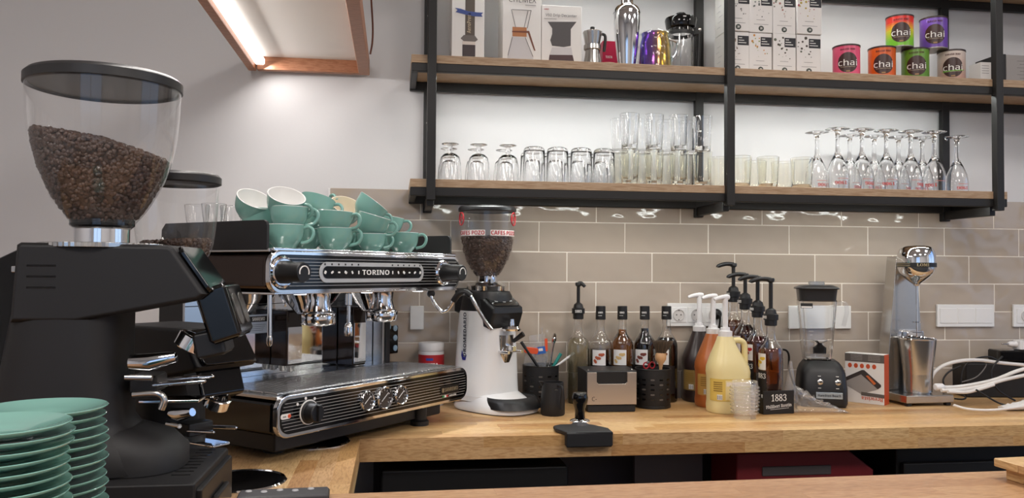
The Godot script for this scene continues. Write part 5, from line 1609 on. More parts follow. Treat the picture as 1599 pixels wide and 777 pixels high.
# ---------------------------------------------------------------- on the near bar and the side worktop
func bar_things() -> void:
	# two stacks of saucers
	var sp := [Vector2(0, 0.002), Vector2(0.03, 0.0), Vector2(0.034, 0.002), Vector2(0.05, 0.0055), Vector2(0.068, 0.011), Vector2(0.0745, 0.0145), Vector2(0.0752, 0.0158), Vector2(0.0742, 0.0165), Vector2(0.066, 0.0135), Vector2(0.048, 0.008), Vector2(0.032, 0.0058), Vector2(0.029, 0.0045), Vector2(0, 0.0045)]
	var shape := mb().lathe(sp, 64, 0, TAU, 0.6).mesh()
	for st in [[67, 1.055, 622.0, "taller"], [-8, 0.895, 647.0, "front"]]:
		# distance along the view from the saucer's known 15 cm width
		var d := ray(st[0], 650)
		var c: Vector3 = cp + d * float(st[1])
		var top: float = hgt(c, 634 if st[3] == "taller" else 660)
		var pitch := 0.0113
		var n := int(round((top - 0.0165 - BAR) / pitch))
		pitch = (top - 0.0165 - BAR) / n
		for i in n + 1:
			var where := "on top of" if i == n else "inside"
			var lb := "teal saucer %s the %s stack on the bar" % [where, "stack nearer the black grinder," if st[3] == "taller" else "stack nearer the bar's edge,"]
			lb = ("topmost teal saucer of the stack beside the black grinder" if st[3] == "taller" else "topmost teal saucer of the stack in front of the other stack") if i == n else ("teal saucer within the stack beside the black grinder" if st[3] == "taller" else "teal saucer within the stack in front of the other stack")
			var o := solo("saucer", lb, "saucer", shape, mats.teal, Vector3(c.x + rng.randf_range(-0.0025, 0.0025), BAR + 0.0003 + i * pitch, c.z + rng.randf_range(-0.0025, 0.0025)), 0.0, "teal saucers in the stack by the grinder" if st[3] == "taller" else "teal saucers in the front stack")
			if i == n: o.remove_meta("group")
	# dark remote lying on the bar
	var a := on_y(446, 776, BAR)
	var t := thing("remote_control", "dark flat remote control with small buttons lying on the bar", "remote control", Vector3(a.x, BAR, a.z + 0.022), deg_to_rad(3))
	part(t, "body", bx(Vector3(0, 0.007, 0), Vector3(0.13, 0.014, 0.046), 0.004), mat("remote_grey", "#3a393c", 0.45))
	for i in 5:
		part(t, "button", mb(Vector3(-0.05 + i * 0.022, 0.0145, -0.008 + 0.006 * (i % 2))).lathe([Vector2(0.005, 0), Vector2(0.004, 0.0015), Vector2(0, 0.0018)], 12), mat("button_light", "#a7a6a8", 0.4))
	# oak serving board on feet at the right end
	var b0 := on_y(1562, 746, BAR)
	t = thing("serving_board", "small oak board on low feet standing on the bar top", "board", Vector3(b0.x + 0.12, BAR, b0.z + 0.09), deg_to_rad(4))
	var hh := hgt(b0, 714) - BAR
	for i in 4:
		part(t, "plank", bx(Vector3(0, hh - 0.007, -0.075 + 0.05 * i), Vector3(0.25, 0.0135, 0.0496), 0.0015), mats["oak_%d" % [2, 4, 0, 2][i]])
	for x in [-0.1, 0.1]:
		part(t, "foot", bx(Vector3(x, (hh - 0.0138) / 2, 0), Vector3(0.022, hh - 0.0138, 0.18), 0.002), mats.oak_0)
	# two steel-rimmed round chutes let into the side worktop
	for e in [[374, 752, 72.0, "round black waste chute with steel rim beside the drawer base"], [490, 690, 56.0, "round black waste chute with steel rim under the espresso machine"]]:
		var c := on_y(e[0], e[1], CT)
		var r: float = e[2] * mpp(c)
		t = thing("waste_chute", e[3], "waste chute", Vector3(c.x, CT, c.z))
		part(t, "rim", mb().lathe([Vector2(r, 0), Vector2(r, 0.002), Vector2(r - 0.003, 0.005), Vector2(r - 0.007, 0.003)], 56), mats.chrome)
		part(t, "cover", mb().lathe([Vector2(r - 0.006, 0.0), Vector2(r - 0.006, 0.0025), Vector2(r - 0.012, 0.0015), Vector2(0, 0.0015)], 48), mats.black_gloss)

# ---------------------------------------------------------------- on the back worktop
func pump(t: Node, y: float, stem: float, nozzle: float, aim: float, m: Material, k := 1.0, logo := true) -> void:
	# a dosing pump: collar on the bottle neck at height y, stem, head with a spout reaching sideways (aim in radians about y, 0 = +x)
	var c := part(t, "pump_collar", mb(Vector3(0, y, 0)).lathe([Vector2(0.013 * k, 0), Vector2(0.0155 * k, 0.002), Vector2(0.0155 * k, 0.018), Vector2(0.019 * k, 0.019), Vector2(0.019 * k, 0.036), Vector2(0.015 * k, 0.038), Vector2(0.0125 * k, 0.05), Vector2(0.006 * k, 0.056), Vector2(0, 0.056)], 8 if logo else 20, 0, TAU, 0.97 if logo else 0.7), m)
	if logo: letters(c, "1883", 0.009, mats.ink_white, Vector3(0, y + 0.0275, 0.0186 * k), Basis.IDENTITY, 0, 0.85, "Droid Serif")
	part(t, "pump_stem", mb().tube([Vector3(0, y + 0.05, 0), Vector3(0, y + stem, 0)], 0.005 * k, 12), m)
	var h := Vector3(0, y + stem, 0)
	var dir := Vector3(cos(aim), 0, -sin(aim))
	part(t, "pump_head", mb(h).lathe([Vector2(0.005 * k, -0.006), Vector2(0.009 * k, -0.002), Vector2(0.0095 * k, 0.006), Vector2(0.008 * k, 0.009), Vector2(0, 0.0095)], 18), m)
	part(t, "pump_spout", mb().tube(smooth3([h + Vector3(0, 0.004, 0), h + dir * nozzle * 0.5 + Vector3(0, 0.006, 0), h + dir * nozzle + Vector3(0, -0.001, 0), h + dir * (nozzle + 0.005) + Vector3(0, -0.006, 0)], 4), [0.0062 * k, 0.006 * k, 0.006 * k, 0.006 * k, 0.0058 * k, 0.0058 * k, 0.0056 * k, 0.0056 * k, 0.0054 * k, 0.0052 * k, 0.005 * k, 0.0048 * k, 0.0045 * k], 10), m)

func patch(r: float, y0: float, y1: float, a0: float, a1: float, seg := 14) -> MB:
	return mb().lathe([Vector2(r, y0), Vector2(r, y1)], seg, a0, a1)

func syrup_bottle(at: Vector3, label: String, liquid: String, level: float, alpha: float, art: String, capped: bool, look := 0.0, k := 1.08) -> Node3D:
	var t := thing("syrup_bottle", label, "bottle", at)
	t.rotation.y = atan2(cp.x - at.x, cp.z - at.z) + look
	var R := 0.0365
	var o := [Vector2(0, 0), Vector2(0.032, 0), Vector2(0.0355, 0.003), Vector2(R, 0.008), Vector2(R, 0.174), Vector2(0.0357, 0.183), Vector2(0.031, 0.194), Vector2(0.022, 0.206), Vector2(0.0155, 0.217), Vector2(0.0138, 0.23), Vector2(0.0135, 0.262), Vector2(0.0148, 0.264), Vector2(0.0148, 0.272), Vector2(0.012, 0.273)]
	for i in o.size(): o[i] = Vector2(o[i].x * minf(k, 1.02), o[i].y * k)
	R *= minf(k, 1.02)
	level *= k
	var gp := o.duplicate()
	for i in range(o.size() - 1, 0, -1): gp.append(Vector2(maxf(o[i].x - 0.002, 0.001), maxf(o[i].y, 0.003)))
	gp.append(Vector2(0, 0.003))
	part(t, "glass", mb().lathe(gp, 40), mats.glass)
	var liq := [Vector2(0, 0.0034)]
	for a in o.slice(1):
		if a.y < level: liq.append(Vector2(maxf(a.x - 0.0024, 0.001), maxf(a.y, 0.0034)))
	var rl := 0.0
	for i in o.size() - 1:
		if o[i].y <= level and o[i + 1].y > level: rl = lerpf(o[i].x, o[i + 1].x, (level - o[i].y) / (o[i + 1].y - o[i].y)) - 0.0024
	liq.append(Vector2(rl, level))
	liq.append(Vector2(0, level))
	var lm := solid_glass("liquid_" + liquid, liquid)
	lm.albedo_color.a = alpha
	lm.refraction_scale = 0.033
	part(t, "syrup", mb().lathe(liq, 36), lm)
	if art:
		var lr := R + 0.0004
		var half := 1.25 if capped else 0.62
		var pic := 0.62 if capped else 0.56
		part(t, "label", patch(lr, 0.03, 0.124, -half, half, 20), mat("label_black", "#1a1617", 0.5))
		part(t, "picture_ground", patch(lr + 0.0001, 0.127, 0.178, -pic, pic), mats.paper_white)
		for n in 5:
			var a := -0.32 + 0.16 * n
			var yy := 0.14 + 0.0055 * n + (0.006 if n % 2 else 0.0)
			part(t, "printed_nut", mb(Vector3(sin(a) * (lr + 0.0003), yy, cos(a) * (lr + 0.0003)), Basis(Vector3.UP, a) * rot(Vector3.BACK, 35.0 + 20 * n)).prism(rrect(0.009, 0.015, 0.0044, 4), 0, 0.0005), mat("art_" + art, art, 0.5))
		letters(t, "1883", 0.0155, mats.ink_white, Vector3(0, 0.108, 0), Basis.IDENTITY, lr + 0.0003, 0.9, "Droid Serif", false)
		part(t, "lower_label", patch(lr + 0.0001, 0.012, 0.05, 0.1, 0.62), mats.paper_white)
	if capped:
		var c := part(t, "cap", mb(Vector3(0, 0.277, 0)).lathe([Vector2(0.0158, 0), Vector2(0.017, 0.001), Vector2(0.0164, 0.044), Vector2(0.015, 0.0455), Vector2(0, 0.0455)], 24), mats.black)
		letters(c, "1883", 0.006, mats.ink_white, Vector3(0, 0.301, 0), Basis(Vector3.UP, -look * 0.6), 0.0169, 0.9, "Droid Serif")
		part(c, "cap_print", mb(Vector3(0, 0.291, 0)).lathe([Vector2(0.0171, -0.0005), Vector2(0.0171, 0.0005)], 8, -0.4, 0.4), mats.ink_white)
	return t

func perforated_cup(label: String, px: float, py: float, hw: float, py_top: float) -> Node3D:
	var r := hw * mpp(on_y(px, py, CT))
	var p := stand(px, py, r)
	var t := thing("perforated_cup", label, "utensil cup", p)
	var h := hgt(p, py_top) - CT
	part(t, "cup", mb().lathe(shell([Vector2(r * 0.97, 0), Vector2(r, 0.004), Vector2(r, h)], 0.0015, 0.003), 44), mats.black_matte)
	part(t, "rim", mb().lathe([Vector2(r, h - 0.003), Vector2(r + 0.0015, h - 0.001), Vector2(r, h + 0.001), Vector2(r - 0.0025, h)], 44), mats.black)
	part(t, "bottom_ring", mb().lathe([Vector2(r - 0.001, 0), Vector2(r + 0.0015, 0.001), Vector2(r + 0.0015, 0.008), Vector2(r, 0.009)], 44), mats.black)
	var hole := mat("punched_hole", "#5d5752", 0.5)
	var face := atan2(cp.x - p.x, cp.z - p.z)
	for row in 5:
		for i in 5:
			var a := face - 1.1 + 0.5 * i + 0.1
			var q := part(t, "hole", mb(Vector3(sin(a) * (r + 0.0002), h * (0.24 + 0.125 * row), cos(a) * (r + 0.0002)), Basis(Vector3.UP, a)).prism(rrect(0.013, 0.005, 0.0024, 3), -0.0008, 0.0003), mats.black_gloss if (row + i) % 3 else hole)
			q.visible = true
	return t

func counter_things() -> void:
	var bk: Material = mats.black
	# cleaning powder jar behind the machine
	var p := stand(671, 628, 0.038)
	var t := thing("powder_jar", "red labelled powder jar with white lid by the tiled wall", "jar", Vector3(p.x, CT, 0.07))
	var s := mpp(t.position)
	var top := hgt(t.position, 534) - CT
	part(t, "body", mb().lathe([Vector2(0, 0), Vector2(19.5 * s, 0), Vector2(20 * s, 0.003), Vector2(20 * s, top - 0.03), Vector2(18 * s, top - 0.026)], 36), mats.white_plastic)
	part(t, "label", patch(20.2 * s, 0.02, top - 0.038, -1.5, 1.5, 24), mat("label_red", "#b0232b", 0.4))
	part(t, "lid", mb().lathe([Vector2(19.5 * s, top - 0.027), Vector2(20 * s, top - 0.025), Vector2(20 * s, top - 0.003), Vector2(19 * s, top), Vector2(0, top)], 36), mats.white_plastic)
	letters(t, "CAFIZA", 0.015, mats.ink_white, Vector3(0, top - 0.072, 0), Basis(Vector3.UP, -0.15), 20.5 * s, 0.8)
	part(t, "blue_mark", patch(20.4 * s, top - 0.056, top - 0.048, -0.45, 0.1, 8), mat("mark_blue", "#2f4a9c", 0.5))
	# first perforated cup with wrappers and spoons, black milk jug before it
	t = perforated_cup("black perforated cup full of wrappers and spoons beside the white grinder", 844, 634, 29, 569)
	var c := t.position
	var h := hgt(c, 569) - CT
	spoons(c, h)
	var j := stand(863, 650, 0.034)
	t = thing("milk_jug", "small matte black milk jug in front of the perforated cup", "jug", j)
	s = mpp(j)
	var H := func(py: float) -> float: return hgt(j, py) - CT
	part(t, "body", mb().lathe(shell([Vector2(17.5 * s, 0), Vector2(19 * s, 0.004), Vector2(18.8 * s, H.call(625)), Vector2(17 * s, H.call(603)), Vector2(16.5 * s, H.call(596))], 0.0015, 0.004), 36), mats.black_matte)
	part(t, "spout", mb().loft([ring(Vector3(-15 * s, H.call(603), 0), 0.004, 0.012, 2.2, 14), ring(Vector3(-17 * s, H.call(598), 0), 0.012, 0.018, 2.2, 14), ring(Vector3(-18.5 * s, H.call(594.5), 0), 0.016, 0.02, 2.2, 14)]), mats.black_matte)
	part(t, "handle", mb(Vector3.ZERO, rot(Vector3.UP, -70)).tube(smooth3([Vector3(16 * s, H.call(600), 0), Vector3(27 * s, H.call(601), 0), Vector3(28 * s, H.call(612), 0), Vector3(25 * s, H.call(635), 0)], 5), 0.0045, 10), mats.black_matte)
	part(t, "logo", mb(Vector3(0.003, H.call(606), 17.6 * s)).prism(rrect(0.012, 0.004, 0.001, 2), 0, 0.0006), mats.steel)
	# syrups along the wall
	var bz := 0.075
	var rows := [[902.5, "#f3eed2", 0.2, 0.02, "", false, 0.0, "pale yellow syrup bottle with tall black pump"],
		[937.5, "#2a1410", 0.166, 0.6, "#a8502f", true, -0.15, "half empty dark syrup bottle with pecans on its label"],
		[971.5, "#d68f4a", 0.226, 0.02, "#cfae74", true, -0.25, "amber syrup bottle with pale nuts on its label"],
		[1006.5, "#1f0f10", 0.229, 0.6, "#74382c", true, -0.35, "nearly black syrup bottle with dark chocolates on its label"],
		[1040.5, "#1a0e0f", 0.2, 0.6, "#8a5a3c", true, -0.4, "very dark syrup bottle behind the pastry brush"]]
	for e in rows:
		var q := on_z(e[0], 600, bz)
		var b := syrup_bottle(Vector3(q.x, CT, bz), e[7], e[1], e[2], e[3], e[4], e[5], e[6])
		if not e[5]: pump(b, 0.278, 0.115, 0.018, -0.3, bk, 1.15)
	# stainless fronted knock box
	var f0 := on_y(917, 644, CT)
	var f1 := on_y(994, 643, CT)
	var w := f0.distance_to(f1)
	var ctr := (f0 + f1) / 2
	t = thing("knock_box", "black box with brushed steel front and cut-out beside the tamper", "knock box", Vector3(ctr.x, CT, ctr.z), -atan2(f1.z - f0.z, f1.x - f0.x))
	var hh := hgt(ctr, 579) - CT
	var dp := 0.14
	part(t, "shell", mb().prism(PackedVector2Array([Vector2(-w / 2 - 0.004, 0.02), Vector2(w / 2 + 0.002, 0.02), Vector2(w / 2 + 0.002, hh), Vector2(-w / 2 - 0.004, hh)]), -dp, -0.006, 0.004), bk)
	part(t, "base", bx(Vector3(0, 0.011, -dp / 2), Vector3(w - 0.004, 0.022, dp - 0.01), 0.003), mats.black_matte)
	var nw := w * 0.31
	var steel_front := PackedVector2Array([Vector2(-w / 2, 0.024), Vector2(w / 2, 0.024), Vector2(w / 2, hh - 0.004), Vector2(nw, hh - 0.004), Vector2(nw, hh - 0.034), Vector2(nw - 0.006, hh - 0.04), Vector2(-nw + 0.006, hh - 0.04), Vector2(-nw, hh - 0.034), Vector2(-nw, hh - 0.004), Vector2(-w / 2, hh - 0.004)])
	part(t, "steel_front", mb().prism(steel_front, -0.006, 0.0, 0.001), mat("steel_warm", "#c9bdb2", 0.34, 0.9))
	part(t, "knock_bar", mb().tube([Vector3(-w / 2, hh - 0.02, -dp * 0.45), Vector3(w / 2, hh - 0.02, -dp * 0.45)], 0.011, 14), mats.black_matte)
	letters(t, "C-", 0.013, mats.ink_black, Vector3(-w * 0.36, 0.042, 0.0003), Basis.IDENTITY, 0, 1.0, "Droid Sans", false)
	for x in [-w / 2 - 0.003, w / 2 - 0.02]:
		part(t, "rivet", mb().ball(Vector3(x + 0.01, hh + 0.001, -0.02), Vector3.ONE * 0.003, 8, 6), mats.steel)
	# second cup with scissors and brush
	t = perforated_cup("black perforated cup holding scissors and a brush beside the steel box", 1019, 639, 28, 574)
	c = t.position
	h = hgt(c, 574) - CT
	scissors_and_brush(c, h)
	tamping()
	sauces()
	syrup_rack()
	# tumbled clear plastic cups
	var q2 := stand(1163, 655, 0.036)
	t = thing("plastic_cup_stack", "stack of clear ribbed plastic cups before the vanilla sauce", "plastic cups", q2)
	s = mpp(q2)
	H = func(py: float) -> float: return hgt(q2, py) - CT
	var pr := [Vector2(0, 0.001), Vector2(17 * s, 0.0), Vector2(17.6 * s, H.call(645))]
	for i in 8:
		var y := 643.0 - i * 5.6
		var rr := 18.6 + 0.45 * i if i < 5 else 20.8 - 0.4 * (i - 5)
		pr.append(Vector2((rr + 2.2) * s, H.call(y)))
		pr.append(Vector2((rr + 2.4) * s, H.call(y - 1.4)))
		pr.append(Vector2(rr * s, H.call(y - 2.2)))
		pr.append(Vector2(rr * s, H.call(y - 4.6)))
	pr.append(Vector2(19 * s, H.call(596)))
	part(t, "cups", mb().lathe(pr, 44, 0, TAU, 0.9), clear("plastic_clear", "#f5f3f2", 0.09, 0.06))
	for i in 3:
		part(t, "inner_cup", mb(Vector3(0, 0.004 + 0.012 * i, 0)).lathe([Vector2(15 * s, 0), Vector2(17 * s, H.call(606) * 0.8)], 36), mats.plastic_clear)
	for i in 8:
		var y: float = H.call(643.0 - i * 5.6)
		var rr := (20.9 + 0.45 * i if i < 5 else 23.1 - 0.4 * (i - 5)) * s
		var tor := []
		for n in 37: tor.append(Vector3(cos(TAU * n / 36) * rr, y, sin(TAU * n / 36) * rr))
		part(t, "cup_rim", mb().tube(tor, 0.0016, 8, false), mats.glass)
	part(t, "lip", mb().lathe([Vector2(18 * s, H.call(597)), Vector2(20 * s, H.call(595)), Vector2(18.6 * s, H.call(594)), Vector2(17.4 * s, H.call(596))], 40), mats.plastic_clear)

func spoons(c: Vector3, h: float) -> void:
	var cam_right := Vector3(cr.x, 0, cr.z).normalized()
	var away := Vector3(cf.x, 0, cf.z).normalized()
	var s := mpp(c)
	var X := func(px: float, deep := 0.0) -> Vector3: return cam_right * ((px - 844) * s) + away * deep
	var H := func(py: float) -> float: return hgt(c, py) - CT
	# wrappers: crinkled clear sachets with a printed card
	var face := Basis(cam_right, Vector3.UP, -away)
	for e in [[845, 548, 27.0, 52.0, 8.0, 0.012, "clear sachet with a blue and orange card standing in the cup", "#2d66b8", "#e4572a"], [826, 556, 19.0, 34.0, -6.0, -0.005, "clear sachet with an orange header in the cup by the grinder", "#e0602a", "#e0602a"]]:
		var t := thing("sachet", e[6], "sachet", c + X.call(e[0], e[5]) + Vector3(0, H.call(e[1] + e[3] / 2), 0))
		var g := face * rot(Vector3.BACK, e[4])
		var rings := []
		for i in 10:
			var rg := []
			var thick := 0.006 * sin(PI * (i + 0.5) / 10) + 0.0008
			for j in 16:
				var a := TAU * j / 16
				rg.append(g * Vector3(cos(a) * e[2] * 0.5 * s + 0.0012 * sin(i * 2.1 + j), lerpf(0, e[3] * s, i / 9.0), sin(a) * thick + 0.0012 * sin(i * 1.7 + j * 2.0)))
			rings.append(rg)
		part(t, "film", mb().loft(rings), clear("sachet_film", "#d7d4d2", 0.16, 0.15))
		if e[0] > 840:
			part(t, "card", mb(g * Vector3(0.001, e[3] * s * 0.52, 0.0075), g).prism(rrect(e[2] * s * 0.72, 0.024, 0.002), 0, 0.0006), mat("card_blue", e[7], 0.4))
			part(t, "card_print", mb(g * Vector3(0.006, e[3] * s * 0.54, 0.0084), g).box(Vector3.ZERO, Vector3(0.014, 0.009, 0.0005)), mats.ink_white)
			part(t, "orange_edge", mb(g * Vector3(e[2] * s * 0.46, e[3] * s * 0.66, 0.002), g * rot(Vector3.BACK, -6)).prism(rrect(0.009, 0.042, 0.003), 0, 0.006), mat("card_orange", e[8], 0.4))
		else:
			part(t, "orange_header", mb(g * Vector3(0, e[3] * s * 0.78, 0.004), g).prism(rrect(e[2] * s * 1.15, 0.02, 0.006), -0.004, 0.004, 0.001), mat("card_orange", e[8], 0.4))
	# spoons and a dark handle
	for e in [[864, 520 + 14, 858, 575, "steel spoon with its bowl up leaning in the cup", 0.006, 0.0042, true], [899 - 2, 550, 866, 573, "pale plastic stirrer leaning far out of the cup", 0.003, 0.004, false], [813, 533, 842, 575, "black handle leaning out of the cup over the grinder tray", -0.01, 0.0055, false], [876, 552, 862, 576, "teal plastic handle among the spoons in the cup", 0.018, 0.006, false], [853, 556, 851, 578, "steel spoon handle among the sachets in the cup", 0.022, 0.0035, false], [846, 512, 848, 570, "thin steel thermometer rod standing in the cup", 0.03, 0.0012, false]]:
		var o := thing("spoon" if e[4].contains("spoon") else "stirrer" if e[4].contains("stirrer") else "utensil", e[4], "utensil", c)
		var a: Vector3 = X.call(e[0], e[5]) + Vector3(0, H.call(e[1]), 0)
		var b: Vector3 = X.call(e[2], e[5]) + Vector3(0, H.call(e[3]), 0)
		var low: Vector3 = b + (b - a).normalized() * 0.03
		var m: Material = mats.chrome
		if e[4].contains("pale"): m = mats.white_plastic
		if e[4].begins_with("black"): m = mats.black
		if e[4].begins_with("teal"): m = mat("plastic_teal", "#2f8f86", 0.35)
		part(o, "stem", mb().tube([low, b, a], [e[6] * 0.8, e[6] * 0.9, e[6]], 10), m)
		if e[7]:
			var dd := (a - b).normalized()
			part(o, "bowl", mb(a, Basis(dd.cross(-away).normalized(), dd, -away)).ball(Vector3(0, 0.012, 0), Vector3(0.0085, 0.02, 0.004)), m)

func scissors_and_brush(c: Vector3, h: float) -> void:
	var cam_right := Vector3(cr.x, 0, cr.z).normalized()
	var away := Vector3(cf.x, 0, cf.z).normalized()
	var s := mpp(c)
	var X := func(px: float, deep := 0.0) -> Vector3: return cam_right * ((px - 1019) * s) + away * deep
	var H := func(py: float) -> float: return hgt(c, py) - CT
	var t := thing("scissors", "scissors with red and grey loops standing in the cup", "scissors", c)
	for e in [[1009, 570.5], [1018.5, 570]]:
		var loop := []
		for i in 19:
			var a := TAU * i / 18
			loop.append(X.call(e[0], 0.004) + cam_right * cos(a) * 4.0 * s + Vector3(0, H.call(e[1]) + sin(a) * 4.8 * s, 0))
		part(t, "loop", mb().tube(loop, 0.0022, 8), mat("scissor_red", "#b5222c", 0.35))
	part(t, "blade", mb().tube([X.call(1013, 0.004) + Vector3(0, H.call(577), 0), X.call(1014, 0.004) + Vector3(0, 0.03, 0)], 0.003, 8), mats.steel)
	part(t, "pivot", mb().ball(X.call(1012, 0.006) + Vector3(0, H.call(566), 0), Vector3(0.007, 0.005, 0.005), 12, 8), mat("scissor_grey", "#6a6a6c", 0.3))
	t = thing("brush", "round wooden brush with dark fanned bristles up in the cup", "brush", c)
	part(t, "handle", mb(X.call(1029, -0.03)).lathe([Vector2(0, H.call(600)), Vector2(0.0045, H.call(598)), Vector2(0.005, H.call(572)), Vector2(0.008, H.call(566)), Vector2(0.0175, H.call(559)), Vector2(0.018, H.call(553)), Vector2(0.014, H.call(549)), Vector2(0, H.call(549))], 24), mat("brush_wood", "#c79b70", 0.5))
	var br := mb()
	for i in 150:
		var a := rng.randf() * TAU
		var f := sqrt(rng.randf())
		var d := Vector3(cos(a), 0, sin(a)) * f
		var p0: Vector3 = X.call(1029, -0.03) + d * 0.012 + Vector3(0, H.call(551), 0)
		var p1: Vector3 = X.call(1032, -0.03) + d * 0.035 + Vector3(0, H.call(529) - 0.004 * f, 0)
		br.tube([p0, p1], [0.0011, 0.0008], 4)
	var o := part(t, "bristles", br, mat("bristle", "#5b4c3e", 0.7))
	o.set_meta("kind", "stuff")

func tamping() -> void:
	# rubber corner mat hanging on the worktop's edge, tamper on it
	var a := on_z(907, 668, 0.606)
	var t := thing("tamping_mat", "black rubber tamping mat hooked over the worktop edge", "tamping mat", Vector3(a.x, CT, 0.606), deg_to_rad(0))
	var s := mpp(t.position)
	var x0 := -36 * s
	var x1 := 47 * s
	var pl := PackedVector2Array([Vector2(-26 * s, -0.025), Vector2(47 * s, -0.03), Vector2(48 * s, 0.02), Vector2(30 * s, 0.075), Vector2(20 * s, 0.088), Vector2(-24 * s, 0.088), Vector2(-36 * s, 0.07), Vector2(-37 * s, 0.03), Vector2(-30 * s, 0.0)])
	var m := mb(Vector3.ZERO, rot(Vector3.RIGHT, -90))
	part(t, "pad", m.prism(pl, 0.0005, 0.012, 0.003), mats.black_matte)
	var drop := CT - hgt(Vector3(a.x, 0, 0.63), 699)
	part(t, "hanging_lip", bx(Vector3(10.5 * s, 0.006 - drop / 2, 0.016), Vector3(74 * s, drop + 0.008, 0.026), 0.004), mats.black_matte)
	var q := on_y(907, 662, CT + 0.012)
	t = thing("tamper", "black handled coffee tamper with polished steel foot on the mat", "tamper", Vector3(q.x, CT + 0.012, q.z - 0.012))
	s = mpp(t.position)
	var H := func(py: float) -> float: return hgt(t.position, py) - CT - 0.012
	part(t, "steel_foot", mb().lathe([Vector2(0, 0), Vector2(16 * s, 0), Vector2(16 * s, 0.008), Vector2(14 * s, 0.011), Vector2(8.5 * s, H.call(653)), Vector2(6 * s, H.call(651)), Vector2(0, H.call(651))], 36), mats.chrome)
	part(t, "handle", mb().lathe(smooth3([Vector2(8 * s, H.call(652)), Vector2(7.6 * s, H.call(644)), Vector2(8.6 * s, H.call(636)), Vector2(11.8 * s, H.call(627)), Vector2(12.4 * s, H.call(620)), Vector2(11 * s, H.call(614)), Vector2(8.5 * s, H.call(612)), Vector2(0.01 * s, H.call(611.5))], 4), 36), mats.black_gloss)

